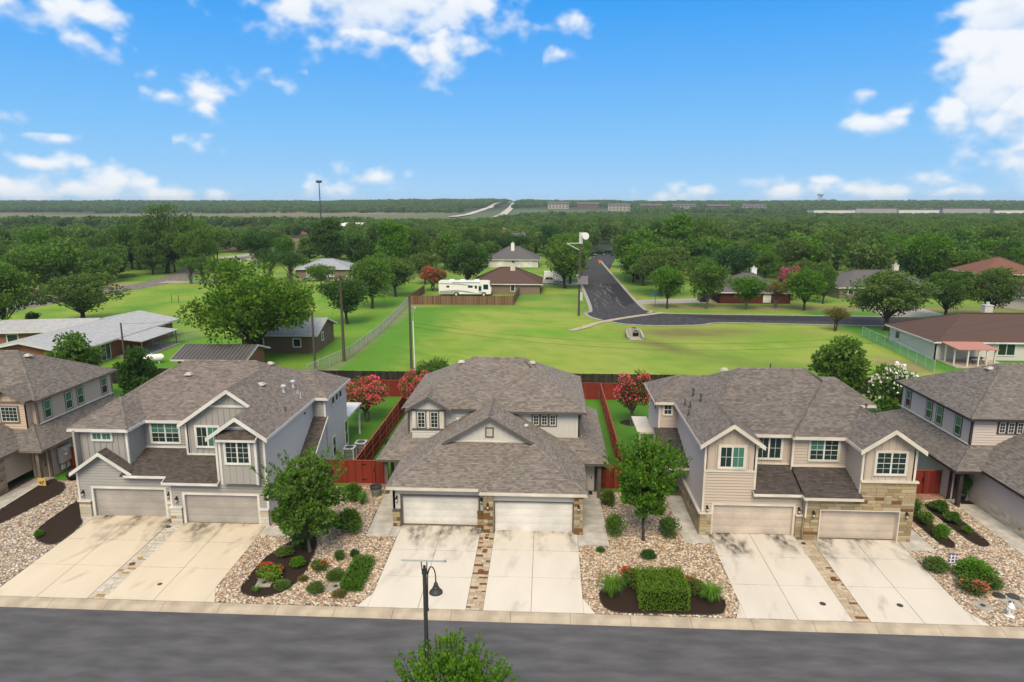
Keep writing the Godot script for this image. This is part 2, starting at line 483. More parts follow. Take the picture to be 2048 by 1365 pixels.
# side: f(ront) b(ack) l(eft) r(ight) eave at e0 (z or x), height e, pitch p; poly = points (x, z) seen from above
func plane(side: String, e0: float, e: float, p: float, poly: Array) -> void:
	var h: Vector3 = {"f": RX, "b": -RX, "l": FW, "r": BK}[side]
	var back: Vector3 = {"f": BK, "b": FW, "l": RX, "r": -RX}[side]
	var k := sqrt(1.0 + p * p)
	var up := (back + UP * p) / k
	var nrm := h.cross(up)
	var org := Vector3(0, e, e0) if side in "fb" else Vector3(e0, e, 0)
	var f := PackedVector2Array()
	for q in poly:
		var w := Vector3(q[0], e, q[1]) - org
		f.append(Vector2(w.dot(h), w.dot(back) * k))
	deck.slab(org, h, up, f, -0.10, 0.006)
	var lo := f[0]
	var hi := f[0]
	for q in f:
		lo = lo.min(q); hi = hi.max(q)
	var t := lo.y
	var ex := 0.13
	while t < hi.y - 0.01:
		var t1 := t + ex
		var s := lo.x - R(0, 0.3)
		while s < hi.x:
			var s1 := s + R(0.20, 0.32)
			var c := rect(s, t, s1, t1)
			var full := true
			for q in c:
				if not Geometry2D.is_point_in_polygon(q, f):
					full = false; break
			var lift := R(0.022, 0.032)
			var base := org + h * s + up * t
			if full:
				var col := shade(base.x, base.y, base.z)
				var a := base + nrm * lift
				var b := base + h * (s1 - s) + nrm * lift
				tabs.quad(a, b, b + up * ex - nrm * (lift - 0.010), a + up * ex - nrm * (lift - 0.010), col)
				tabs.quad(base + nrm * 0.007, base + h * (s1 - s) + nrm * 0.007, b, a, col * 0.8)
			else:
				for g in Geometry2D.intersect_polygons(f, c):
					var col := shade(base.x, base.y, base.z)
					for i in range(1, g.size() - 1):
						var w := [g[0], g[i], g[i + 1]]
						if (w[1] - w[0]).cross(w[2] - w[0]) < 0: w = [g[0], g[i + 1], g[i]]
						var v3 := []
						for q in w: v3.append(org + h * q.x + up * q.y + nrm * lerpf(lift, 0.010, (q.y - t) / ex))
						tabs.tri(v3[0], v3[1], v3[2], col)
			s = s1
		t = t1

func cap(a: Vector3, b: Vector3, na: Vector3, nb: Vector3) -> void:   # ridge or hip caps from a (low) to b; na, nb point down the two slopes
	var d := (b - a).normalized()
	var l := a.distance_to(b)
	var s := 0.0
	while s < l:
		var p := a + d * s
		var q := a + d * minf(s + 0.25, l)
		var col := shade(p.x, p.y, p.z)
		for k in [na, nb]:
			var w: Vector3 = k * 0.15
			if (q - p).cross(w).y < 0: tabs.quad(p + UP * 0.075, p + w + UP * 0.05, q + w + UP * 0.035, q + UP * 0.058, col)
			else: tabs.quad(p + w + UP * 0.05, p + UP * 0.075, q + UP * 0.058, q + w + UP * 0.035, col)
		s += 0.2

# a hip cap between two plane sides
func hip(a: Vector3, b: Vector3, s1: String, s2: String, p1: float, p2: float) -> void:
	var out := {"f": Vector3(0, 0, 1), "b": Vector3(0, 0, -1), "l": Vector3(-1, 0, 0), "r": Vector3(1, 0, 0)}
	cap(a, b, (out[s1] - UP * p1).normalized(), (out[s2] - UP * p2).normalized())

func roof_end(root: Node3D) -> MeshInstance3D:
	var r := part("roof", deck, M.deck, root)
	part("shingle", tabs, M.shingle, r, "stuff")
	return r

func fascia(root: Node3D, a: Vector3, b: Vector3, m: Material, h := 0.17) -> void:
	trim(root, "fascia", a - UP * (h / 2 - 0.02), b - UP * (h / 2 - 0.02), 0.05, h, m)

# the white bargeboards along a gable: eave tip, apex, eave tip
func rakes(root: Node3D, a: Vector3, t: Vector3, b: Vector3, m: Material, h := 0.2) -> void:
	var mb := MB.new(O)
	var dir := (b - a); dir.y = 0; dir = dir.normalized()
	for w in [[a, t], [t, b]]:
		var p := Vector2((w[0] - a).dot(dir), w[0].y - a.y)
		var q := Vector2((w[1] - a).dot(dir), w[1].y - a.y)
		mb.slab(a, dir, UP, PackedVector2Array([p + Vector2(0, 0.03), p - Vector2(0, h), q - Vector2(0, h), q + Vector2(0, 0.03)]), -0.03, 0.02)
	part("bargeboard", mb, m, root)

func roof_vent(root: Node3D, at: Vector3, m: Material) -> void:   # a low slant-backed attic vent
	var b := MB.new(O)
	b.obox(at + UP * 0.02, Vector3(0.25, 0, 0), Vector3(0, 0.02, 0), Vector3(0, 0, 0.25))
	b.slab(at + Vector3(-0.17, 0, 0), Vector3(0, 0, 1), UP, PackedVector2Array([Vector2(-0.17, 0.03), Vector2(0.17, -0.03), Vector2(0.17, 0.15), Vector2(-0.1, 0.15)]), -0.34, 0.0)
	part("roof_vent", b, m, root)

func pipe(root: Node3D, at: Vector3, m: Material, hood := false, r := 0.05, h := 0.4) -> void:
	var b := MB.new(O)
	b.tube(at - UP * 0.15, at + UP * h, r, r, 8)
	b.tube(at - UP * 0.06, at + UP * 0.1, r * 2.6, r * 1.2, 8)
	if hood: b.lathe(at + UP * h, PackedVector2Array([Vector2(r * 2.2, -0.05), Vector2(r * 2.4, 0.05), Vector2(r * 1.2, 0.12), Vector2(0, 0.13)]), 8)
	part("vent_pipe", b, m, root)

# ---------- the low-winged duplex (three stand in the row): xc its middle, dz shift, s mirrors it
func duplex_low(label: String, xc: float, dz: float, s: float, side_m: Material, tr: Material, door_m: Material, tones: Array, col: Color, front: String, white_trim: Material) -> void:
	O = Vector3(xc, 0, -45)
	var h := thing("duplex_house", label, "house", O)
	var X := func(x: float) -> float: return xc + s * x
	var Lf := "l" if s > 0 else "r"
	var Rt := "r" if s > 0 else "l"
	var p := 0.583
	var V := func(x: float, y: float, z: float) -> Vector3: return Vector3(xc + s * x, y, z + dz)
	var pg := func(a: Array) -> Array:
		var o := []
		for q in a: o.append([xc + s * q[0], q[1] + dz])
		return o
	# a front-facing wall between two local x, whichever way the house is mirrored
	var FWL := func(x0: float, x1: float, z: float, y0: float, y1: float, style: String, m: Material, holes: Array) -> void:
		var a: float = minf(X.call(x0), X.call(x1))
		wall(h, Vector3(a, 0, z + dz), RX, rect(0, y0, absf(x1 - x0), y1), style, m, holes)
	# roofs
	roof_begin(col)
	plane("f", -40.15 + dz, 2.78, p, pg.call([[-6.38, -40.15], [-0.37, -40.15], [2.98, -43.5], [-3.03, -43.5]]))
	plane(Lf, X.call(-0.37), 2.78, p, pg.call([[-0.37, -39.65], [-0.37, -40.15], [2.98, -43.5], [3.02, -43.05]]))
	plane("f", -39.65 + dz, 2.78, p, pg.call([[-0.37, -39.65], [6.42, -39.65], [3.02, -43.05]]))
	plane(Rt, X.call(6.42), 2.78, p, pg.call([[6.42, -39.65], [3.02, -43.05], [3.02, -43.2], [0.02, -43.2], [0.02, -47.6], [1.1, -46.6], [1.1, -47.1], [6.42, -47.1]]))
	plane(Lf, X.call(-6.38), 2.78, p, pg.call([[-6.38, -40.15], [-3.03, -43.5], [-3.03, -43.2], [0.02, -43.2], [0.02, -47.9], [-1.0, -47.0], [-1.0, -47.5], [-6.38, -47.5]]))
	hip(V.call(-6.38, 2.78, -40.15), V.call(-3.03, 4.73, -43.5), "f", Lf, p, p)
	hip(V.call(6.42, 2.78, -39.65), V.call(3.02, 4.76, -43.05), "f", Rt, p, p)
	hip(V.call(-0.37, 2.78, -39.65), V.call(3.02, 4.76, -43.05), "f", Lf, p, p)
	hip(V.call(0.02, 6.5, -43.2), V.call(0.02, 6.5, -47.7), Lf, Rt, p, p)
	for e in [-1.0, 1.0]:   # side wings
		var sd := Lf if e < 0 else Rt
		var x8: float = 8.15 * e
		var x4: float = 3.6 * e
		plane("f", -45.0 + dz, 2.7, p, pg.call([[x8, -45.0], [x4, -45.0], [x4, -47.3], [6.0 * e, -47.3]]))
		plane(sd, X.call(x8), 2.7, p, pg.call([[x8, -45.0], [6.0 * e, -47.15], [6.0 * e, -55.6], [x8, -57.8]]))
		plane("b", -57.8 + dz, 2.7, p, pg.call([[x8, -57.8], [x4, -57.8], [x4, -56.0], [6.0 * e, -55.65]]))
		hip(V.call(x8, 2.7, -45.0), V.call(6.1 * e, 3.9, -47.05), "f", sd, p, p)
	var lower := roof_end(h)
	roof_begin(col)
	plane("f", -47.03 + dz, 5.9, p, pg.call([[-6.65, -47.03], [-1.2, -47.03], [2.75, -50.9], [1.95, -51.75], [-1.95, -51.75]]))
	plane(Lf, X.call(-1.2), 5.9, p, pg.call([[-1.2, -46.55], [-1.2, -47.03], [2.75, -50.95], [2.72, -50.47]]))
	plane("f", -46.55 + dz, 5.9, p, pg.call([[-1.2, -46.55], [6.65, -46.55], [2.72, -50.47]]))
	plane(Lf, X.call(-6.65), 5.9, p, pg.call([[-6.65, -47.03], [-1.95, -51.75], [-6.65, -56.9]]))
	plane(Rt, X.call(6.65), 5.9, p, pg.call([[6.65, -46.55], [2.72, -50.47], [1.95, -51.75], [6.65, -56.9]]))
	plane("b", -56.9 + dz, 5.9, 0.535, pg.call([[-6.65, -56.9], [-1.95, -51.75], [1.95, -51.75], [6.65, -56.9]]))
	hip(V.call(-6.65, 5.9, -47.03), V.call(-1.95, 8.65, -51.75), "f", Lf, p, p)
	hip(V.call(6.65, 5.9, -46.55), V.call(2.72, 8.19, -50.47), "f", Rt, p, p)
	hip(V.call(-1.2, 5.9, -46.55), V.call(2.72, 8.19, -50.47), "f", Lf, p, p)
	hip(V.call(2.72, 8.19, -50.47), V.call(1.95, 8.65, -51.75), "f", Rt, p, p)
	hip(V.call(-1.95, 8.65, -51.75), V.call(1.95, 8.65, -51.75), "f", "b", p, p)
	# the gabled window bay
	var by := 5.95
	plane(Lf, X.call(-6.3), by, p, pg.call([[-6.3, -46.35], [-4.65, -46.35], [-4.65, -48.8], [-6.3, -47.1]]))
	plane(Rt, X.call(-3.0), by, p, pg.call([[-3.0, -46.35], [-4.65, -46.35], [-4.65, -48.8], [-3.0, -47.1]]))
	hip(V.call(-4.65, 6.91, -46.35), V.call(-4.65, 6.91, -48.6), Lf, Rt, p, p)
	roof_end(h)
	for e in [-1.0, 1.0]: roof_vent(h, V.call(e * 2.75 - 0.1, 8.28, -51.6), M.cream)
	pipe(h, V.call(-2.6, 4.75, -46.9), M.galv, true); pipe(h, V.call(2.4, 4.9, -45.4), M.galv, true, 0.07, 0.35); pipe(h, V.call(4.45, 3.75, -42.6), M.galv, false, 0.035, 0.3)
	# fascias
	fascia(h, V.call(-6.38, 2.78, -40.14), V.call(-0.37, 2.78, -40.14), white_trim, 0.2); fascia(h, V.call(-0.37, 2.78, -39.64), V.call(6.42, 2.78, -39.64), white_trim, 0.2)
	fascia(h, V.call(-6.4, 2.78, -40.12), V.call(-6.4, 2.78, -45.0), tr); fascia(h, V.call(6.44, 2.78, -39.62), V.call(6.44, 2.78, -45.0), tr)
	fascia(h, V.call(-0.39, 2.78, -39.62), V.call(-0.39, 2.78, -40.16), tr)
	for e in [-1.0, 1.0]:
		fascia(h, V.call(8.17 * e, 2.7, -44.98), V.call(6.3 * e, 2.7, -44.98), tr); fascia(h, V.call(8.18 * e, 2.7, -44.96), V.call(8.18 * e, 2.7, -57.8), tr)
	fascia(h, V.call(-3.0, 5.9, -47.02), V.call(-1.2, 5.9, -47.02), tr); fascia(h, V.call(-1.2, 5.9, -46.54), V.call(6.67, 5.9, -46.54), tr)
	fascia(h, V.call(-6.67, 5.9, -47.0), V.call(-6.67, 5.9, -56.9), tr); fascia(h, V.call(6.67, 5.9, -46.52), V.call(6.67, 5.9, -56.9), tr)
	rakes(h, V.call(-6.32, by, -46.33), V.call(-4.65, by + 0.97, -46.33), V.call(-2.98, by, -46.33), tr, 0.17)
	rakes(h, V.call(-3.2, 4.65, -43.16), V.call(0.02, 6.53, -43.16), V.call(3.2, 4.65, -43.16), tr, 0.2)
	# ground floor
	var dx: float = minf(X.call(-5.42), X.call(-0.5))
	var ax: float = minf(X.call(-6.02), X.call(-0.07))
	wall(h, Vector3(ax, 0, -40.62 + dz), RX, rect(0, 0, 5.95, 2.66), "plain", side_m, [rect(dx - ax, -0.1, dx - ax + 4.92, 2.03)])
	garage_door(h, Vector3(dx, 0.02, -40.62 + dz), RX, 4.92, 2.0, door_m, tr)
	var bx: float = minf(X.call(-0.07), X.call(6.12))
	var ex: float = minf(X.call(0.6), X.call(5.5))
	wall(h, Vector3(bx, 0, -40.06 + dz), RX, rect(0, 0, 6.19, 2.66), "plain", side_m, [rect(ex - bx, -0.1, ex - bx + 4.9, 2.03)])
	garage_door(h, Vector3(ex, 0.02, -40.06 + dz), RX, 4.9, 2.0, door_m, tr, 0.06, 0.1)
	for q in [[-6.02, -5.55, -40.58, 1.05], [-0.55, -0.1, -40.58, 1.05], [-0.1, 0.5, -40.0, 2.6], [5.58, 6.14, -40.0, 2.6]]:
		stonework(h, Vector3(minf(X.call(q[0]), X.call(q[1])), 0, q[2] + dz + 0.16), RX, UP, q[1] - q[0], q[3], tones, 0.3, 0.15, 0.26, 0.22, 0.5, "stone_pier")
		if q[3] < 2: trim(h, "stone_cap", V.call(q[0] - 0.02, q[3] + 0.03, q[2] + 0.1), V.call(q[1] + 0.02, q[3] + 0.03, q[2] + 0.1), 0.3, 0.07, tr)
	for x in [-5.76, -0.3]: lantern(h, V.call(x, 1.9, -40.6), FW)
	lantern(h, V.call(0.18, 1.92, -39.8), FW); lantern(h, V.call(5.86, 1.92, -39.8), FW)
	for e in [-1.0, 1.0]:
		var gx: float = X.call(-6.02 if e < 0 else 6.12)
		var zf: float = -40.62 if e < 0 else -40.06
		if e * s > 0:
			wall(h, Vector3(gx, 0, zf + dz), BK, rect(0, 0.62, 5.9, 2.7), "lap", side_m)
			stonework(h, Vector3(gx, 0, zf + dz), BK, UP, 3.4 if front == "gable" else 5.9, 2.68 if front == "gable" else 0.62, tones, 0.08, 0.15, 0.24, 0.3, 0.7)
			wall(h, Vector3(X.call(7.45 * e), 0, -46.6 + dz), BK, rect(0, 0, 10.6, 2.7), "lap", side_m)
		else:
			wall(h, Vector3(gx, 0, -46.5 + dz), FW, rect(0, 0.0, absf(zf + 46.5), 2.7), "lap", side_m)
			if front != "gable": stonework(h, Vector3(gx, 0, -46.5 + dz), FW, UP, absf(zf + 46.5), 0.85, tones, 0.02, 0.15, 0.24, 0.3, 0.7)
			wall(h, Vector3(X.call(7.45 * e), 0, -57.2 + dz), FW, rect(0, 0, 10.6, 2.7), "lap", side_m)
		FWL.call(6.0 * e, 7.45 * e, -46.6, 0.0, 2.7, "plain", side_m, [])
		post(h, X.call(7.55 * e), -45.35 + dz, 0, 2.6, tr, 0.24, "porch_post")
		post(h, X.call(7.46 * e), -46.6 + dz, 0, 2.65, tr, 0.14)
		var d := MB.new(O)
		d.box(V.call(6.25 * e, 0.05, -46.58), V.call(7.2 * e, 2.08, -46.54))
		for k in 3: d.box(V.call(6.4 * e, 0.25 + 0.6 * k, -46.56), V.call(7.05 * e, 0.7 + 0.6 * k, -46.525))
		var dn := part("front_door", d, tr if front == "triple" else white_trim, h)
		var kn := MB.new(O)
		kn.box(V.call(7.08 * e, 0.95, -46.54), V.call(7.13 * e, 1.12, -46.48))
		part("handle", kn, M.iron, dn)
	# gable over the garages
	var gq := PackedVector2Array([Vector2(-3.05, 4.6), Vector2(3.05, 4.6), Vector2(3.05, 4.66), Vector2(0.0, 6.4), Vector2(-3.05, 4.66)])
	wall(h, Vector3(X.call(0.02), 0, -43.5 + dz), RX, gq, "batten", side_m)
	trim(h, "gable_sill", V.call(-2.9, 4.76, -43.46), V.call(2.9, 4.76, -43.46), 0.06, 0.1, white_trim)
	var lv := MB.new(O)
	for k in 6: lv.box(V.call(-0.2, 5.14 + 0.09 * k, -43.5), V.call(0.2, 5.2 + 0.09 * k, -43.44))
	part("gable_vent", lv, white_trim, h)
	var lt := MB.new(O)
	for q in [[-0.28, -0.2, 5.05, 5.75], [0.2, 0.28, 5.05, 5.75], [-0.2, 0.2, 5.05, 5.13], [-0.2, 0.2, 5.67, 5.75]]: lt.box(V.call(q[0], q[2], -43.5), V.call(q[1], q[3], -43.43))
	part("vent_frame", lt, tr, h)
	# upper floor
	FWL.call(-6.25, -0.7, -47.45, 3.3, 5.86, "lap", side_m, [])
	FWL.call(0.7, 6.22, -47.0, 3.3, 5.86, "batten" if front == "double" else "lap", side_m, [])
	post(h, X.call(6.24), -47.0 + dz, 3.5, 5.85, tr, 0.14); post(h, X.call(-6.27), -47.45 + dz, 3.6, 5.85, tr, 0.14)
	trim(h, "flashing", V.call(3.6, 3.75, -46.9), V.call(6.4, 3.75, -46.9), 0.22, 0.04, M.white)
	for e in [-1.0, 1.0]:
		var wx: float = X.call(6.22 * e if e > 0 else -6.25)
		var z0: float = (-47.0 if e > 0 else -47.45) + dz
		var rgt: bool = e * s > 0
		var at := Vector3(wx, 0, z0) if rgt else Vector3(wx, 0, -56.45 + dz)
		var dr := BK if rgt else FW
		var ln := absf(z0 + 56.45 - dz)
		wall(h, at, dr, rect(0, 3.5, ln, 5.86), "lap", side_m)
		trim(h, "flashing", Vector3(wx + (0.06 if rgt else -0.06), 3.9, z0), Vector3(wx + (0.06 if rgt else -0.06), 3.9, -56.45 + dz), 0.14, 0.05, M.white)
		var k := 0
		for z in [-48.9, -51.3, -52.7, -55.8]:
			var u: float = (z0 - (z + 0.75 + dz)) if rgt else (z + dz - at.z)
			window(h, at, dr, u, 4.12, 0.75, 1.38, tr, 1, true, 0, 0, 2, 0.06)
			k += 1
		post(h, wx, -56.45 + dz, 3.6, 5.85, tr, 0.12)
	# bay with its windows
	var b0: float = minf(X.call(-5.9), X.call(-3.55))
	wall(h, Vector3(b0, 0, -46.75 + dz), RX, rect(0, 3.4, 2.35, 5.9), "lap", side_m)
	var gp := PackedVector2Array([Vector2(0.0, 5.85), Vector2(2.35, 5.85), Vector2(2.35, 6.05), Vector2(1.25, 6.75), Vector2(1.1, 6.75), Vector2(0, 6.05)])
	wall(h, Vector3(b0, 0, -46.7 + dz), RX, gp, "batten", side_m)
	trim(h, "band_board", V.call(-5.95, 5.87, -46.66), V.call(-3.5, 5.87, -46.66), 0.06, 0.12, tr)
	wall(h, Vector3(b0 + 2.35, 0, -46.75 + dz), BK, rect(0, 3.4, 0.7, 5.9), "plain", side_m); wall(h, Vector3(b0, 0, -47.45 + dz), FW, rect(0, 3.4, 0.7, 5.9), "plain", side_m)
	var za := Vector3(b0, 0, -46.72 + dz)
	if front == "gable":
		window(h, za, RX, 0.52, 4.35, 1.3, 1.15, tr, 1, false, 4, 4, 0, 0.1)
	else:
		for k in 2: window(h, za, RX, 0.42 + 0.94 * k, 4.55, 0.56, 1.2, tr, 1, false, 2, 4, 0, 0.07)
		for u in [0.06, 1.15, 2.06]:
			var m := MB.new(O)
			m.slab(za, RX, UP, rect(u, 4.5, u + 0.22, 5.8), 0.0, 0.05)
			part("shutter", m, white_trim, h)
		trim(h, "window_sill", za + Vector3(0, 4.44, 0.04), za + Vector3(2.35, 4.44, 0.04), 0.1, 0.06, tr)
	var tz := Vector3(minf(X.call(2.8), X.call(4.5)), 0, -46.97 + dz)
	var mb := MB.new(O)
	mb.slab(tz, RX, UP, rect(-0.06, 4.72, 1.76, 5.66), 0.0, 0.045)
	part("window_surround", mb, tr, h)
	for k in 3: window(h, tz, RX, 0.05 + 0.6 * k, 4.8, 0.42, 0.78, tr, 1, false, 2, 3, 0, 0.0)
	# back and floor
	var bk := MB.new(O)
	bk.box(V.call(-6.2, 0.0, -56.4), V.call(6.2, 5.86, -56.3)); bk.box(V.call(-7.4, 0, -57.2), V.call(7.4, 2.7, -57.1))
	part("rear_wall", bk, side_m, h)

func house_grey() -> void:
	O = Vector3(-24.2, 0, -46)
	var h := thing("duplex_house", "grey two-storey duplex with white bargeboards, grey double garage doors and pale stone piers", "house", O)
	var g: Material = M.greyside
	var w: Material = M.white
	var p := 0.69
	var q := 0.5
	var e := 6.05
	roof_begin(Color(0.275, 0.247, 0.235))
	plane("f", -40.85, e, q, [[-31.1, -40.85], [-27.1, -40.85], [-29.1, -43.61]])
	plane("r", -27.1, e, p, [[-27.1, -40.85], [-27.1, -42.9], [-29.1, -45.6], [-29.1, -43.61]])
	plane("l", -31.1, e, p, [[-31.1, -40.85], [-29.1, -43.61], [-29.1, -45.6], [-26.97, -48.5], [-31.1, -54.2]])
	plane("f", -42.85, e, q, [[-27.1, -42.85], [-24.4, -42.85], [-20.9, -47.68], [-21.53, -48.55], [-26.97, -48.55], [-29.1, -45.6]])
	plane("l", -24.4, e, p, [[-24.4, -42.1], [-20.9, -42.1], [-20.9, -47.68], [-24.4, -42.85]])
	plane("l", -21.25, e, p, [[-21.25, -39.65], [-19.33, -39.65], [-19.33, -42.5], [-21.25, -42.5]])
	plane("r", -17.4, e, p, [[-17.4, -39.65], [-19.33, -39.65], [-19.33, -42.1], [-20.9, -42.1], [-20.9, -47.68], [-21.53, -48.55], [-17.4, -54.25]])
	plane("b", -54.25, e, q, [[-31.1, -54.25], [-26.97, -48.55], [-21.53, -48.55], [-17.4, -54.25]])
	for k in [-1.0, 1.0]:
		var x0: float = -24.25 + 7.85 * k
		var sd := "r" if k > 0 else "l"
		plane(sd, x0, e, p, [[x0, -48.7], [x0 - 2.14 * k, -51.65], [x0, -54.6]])
		plane("f", -48.7, e, q, [[x0, -48.7], [x0 - 1.2 * k, -48.7], [x0 - 4.8 * k, -51.65], [x0 - 2.14 * k, -51.65]])
		plane("b", -54.6, e, q, [[x0, -54.6], [x0 - 2.14 * k, -51.65], [x0 - 4.8 * k, -51.65], [x0 - 1.2 * k, -54.6]])
		hip(Vector3(x0, e, -48.7), Vector3(x0 - 2.14 * k, 7.52, -51.65), "f", sd, q, p)
	hip(Vector3(-31.1, e, -40.85), Vector3(-29.1, 7.43, -43.61), "f", "l", q, p)
	hip(Vector3(-27.1, e, -40.85), Vector3(-29.1, 7.43, -43.61), "f", "r", q, p)
	hip(Vector3(-29.1, 7.43, -45.6), Vector3(-26.97, 8.9, -48.55), "f", "l", q, p)
	hip(Vector3(-20.9, 8.46, -42.1), Vector3(-20.9, 8.46, -47.7), "l", "r", p, p)
	hip(Vector3(-19.33, 7.38, -39.65), Vector3(-19.33, 7.38, -42.2), "l", "r", p, p)
	hip(Vector3(-26.97, 8.9, -48.55), Vector3(-21.53, 8.9, -48.55), "f", "b", q, q)
	roof_end(h)
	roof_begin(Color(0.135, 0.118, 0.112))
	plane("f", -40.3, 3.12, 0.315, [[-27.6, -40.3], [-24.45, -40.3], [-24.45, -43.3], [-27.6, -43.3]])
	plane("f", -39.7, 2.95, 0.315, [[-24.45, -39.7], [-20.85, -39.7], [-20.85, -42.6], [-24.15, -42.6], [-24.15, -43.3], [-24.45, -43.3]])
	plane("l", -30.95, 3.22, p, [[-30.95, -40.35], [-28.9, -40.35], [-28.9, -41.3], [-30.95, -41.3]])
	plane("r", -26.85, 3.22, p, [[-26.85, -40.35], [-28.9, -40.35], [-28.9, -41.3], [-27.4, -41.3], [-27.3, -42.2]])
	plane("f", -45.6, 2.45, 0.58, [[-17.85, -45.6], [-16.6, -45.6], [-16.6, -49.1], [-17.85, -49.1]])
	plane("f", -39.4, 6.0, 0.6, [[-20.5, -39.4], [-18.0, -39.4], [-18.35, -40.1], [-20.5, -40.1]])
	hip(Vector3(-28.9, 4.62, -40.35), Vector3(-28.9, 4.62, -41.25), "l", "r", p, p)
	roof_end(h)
	# bargeboards and fascias
	rakes(h, Vector3(-24.45, e - 0.04, -42.08), Vector3(-20.92, 8.46, -42.08), Vector3(-17.4, e - 0.04, -42.08), w, 0.24)
	rakes(h, Vector3(-21.3, e - 0.04, -39.63), Vector3(-19.33, 7.38, -39.63), Vector3(-17.36, e - 0.04, -39.63), w, 0.24)
	rakes(h, Vector3(-31.0, 3.18, -40.33), Vector3(-28.9, 4.63, -40.33), Vector3(-26.8, 3.18, -40.33), w, 0.22)
	fascia(h, Vector3(-31.12, e, -40.84), Vector3(-27.08, e, -40.84), w, 0.2); fascia(h, Vector3(-27.08, e, -40.82), Vector3(-27.08, e, -42.85), w, 0.2)
	fascia(h, Vector3(-27.1, e, -42.84), Vector3(-24.4, e, -42.84), w, 0.2); fascia(h, Vector3(-17.38, e, -39.66), Vector3(-17.38, e, -48.7), w, 0.2)
	fascia(h, Vector3(-17.4, e, -48.69), Vector3(-16.4, e, -48.69), w, 0.2); fascia(h, Vector3(-16.38, e, -48.68), Vector3(-16.38, e, -54.6), w, 0.2)
	fascia(h, Vector3(-31.12, e, -40.82), Vector3(-31.12, e, -48.7), w, 0.2); fascia(h, Vector3(-32.12, e, -48.7), Vector3(-32.12, e, -54.6), w, 0.2)
	fascia(h, Vector3(-27.35, 3.12, -40.29), Vector3(-24.5, 3.12, -40.29), w); fascia(h, Vector3(-24.5, 2.95, -39.69), Vector3(-20.8, 2.95, -39.69), w)
	fascia(h, Vector3(-24.47, 2.95, -39.7), Vector3(-24.47, 3.1, -40.3), w); fascia(h, Vector3(-20.82, 2.95, -39.7), Vector3(-20.82, 3.08, -40.1), w)
	fascia(h, Vector3(-16.58, 2.47, -45.6), Vector3(-16.58, 4.5, -49.1), w); fascia(h, Vector3(-17.8, 2.45, -45.58), Vector3(-16.56, 2.45, -45.58), w)
	fascia(h, Vector3(-20.52, 6.0, -39.38), Vector3(-18.0, 6.0, -39.38), w, 0.14); fascia(h, Vector3(-18.0, 6.0, -39.4), Vector3(-18.0, 6.35, -40.05), w, 0.14)
	# front walls
	var tri := PackedVector2Array([Vector2(0, 0), Vector2(6.5, 0), Vector2(6.5, 3.05), Vector2(3.85, 3.05), Vector2(1.85, 4.42), Vector2(0, 3.15)])
	wall(h, Vector3(-30.75, 0, -40.75), RX, tri, "lap", g, [rect(0.97, -0.1, 5.78, 2.03)])
	garage_door(h, Vector3(-29.78, 0.02, -40.75), RX, 4.81, 2.0, M.greydoor, w, 0.15)
	var two := PackedVector2Array([Vector2(0, 0), Vector2(6.42, 0), Vector2(6.42, 6.0), Vector2(4.85, 7.1), Vector2(3.27, 6.0), Vector2(3.27, 2.9), Vector2(0, 2.9)])
	wall(h, Vector3(-24.17, 0, -40.1), RX, two, "lap", g, [rect(0.92, -0.1, 5.71, 2.03)])
	garage_door(h, Vector3(-23.25, 0.02, -40.1), RX, 4.79, 2.0, M.greydoor, w, 0.15)
	wall(h, Vector3(-24.17, 0, -40.75), FW, rect(0, 0, 0.65, 2.9), "plain", g)
	for s in [[-30.8, -40.66, 0.8], [-24.78, -40.66, 0.5], [-24.22, -40.0, 0.75], [-18.3, -40.0, 0.56]]:
		stonework(h, Vector3(s[0], 0, s[1] + 0.02), RX, UP, s[2], 1.12, M.palestone, 0.08, 0.16, 0.26, 0.3, 0.8, "stone_pier")
		trim(h, "stone_cap", Vector3(s[0] - 0.04, 1.15, s[1]), Vector3(s[0] + s[2] + 0.04, 1.15, s[1]), 0.26, 0.09, w)
	lantern(h, Vector3(-30.45, 1.75, -40.73), FW); lantern(h, Vector3(-24.62, 1.75, -40.73), FW); lantern(h, Vector3(-23.75, 1.75, -40.08), FW)
	var apex := MB.new(O)
	apex.slab(Vector3(-17.75, 0, -40.07), RX, UP, rect(-0.08, 1.2, 0.06, 6.0), 0.0, 0.05); apex.slab(Vector3(-20.9, 0, -40.07), RX, UP, rect(-0.02, 3.05, 0.12, 6.0), 0.0, 0.05)
	part("corner_board", apex, w, h)
	post(h, -30.74, -40.74, 1.2, 3.1, w); post(h, -24.15, -40.12, 1.2, 2.85, w)
	trim(h, "band_board", Vector3(-20.3, 6.62, -40.05), Vector3(-18.4, 6.62, -40.05), 0.05, 0.1, w)
	# upper floor
	wall(h, Vector3(-30.75, 0, -41.25), RX, rect(0, 3.0, 3.35, 5.98), "batten", g)
	post(h, -30.73, -41.24, 3.2, 5.95, w); post(h, -27.42, -41.24, 3.3, 5.95, w)
	window(h, Vector3(-30.75, 0, -41.22), RX, 1.02, 5.22, 1.3, 0.5, w, 2, false, 2, 1, 3, 0.09)
	wall(h, Vector3(-27.4, 0, -41.25), BK, rect(0, 3.0, 1.95, 5.98), "lap", g)
	wall(h, Vector3(-27.4, 0, -43.2), RX, rect(0, 3.5, 3.3, 5.98), "lap", g)
	trim(h, "flashing", Vector3(-27.4, 4.06, -43.15), Vector3(-24.15, 4.06, -43.15), 0.1, 0.09, w); trim(h, "flashing", Vector3(-24.1, 3.86, -42.45), Vector3(-20.9, 3.86, -42.45), 0.1, 0.09, w)
	window(h, Vector3(-27.4, 0, -43.17), RX, 0.5, 4.4, 1.95, 1.38, w, 2, true, 2, 2, 10, 0.1)
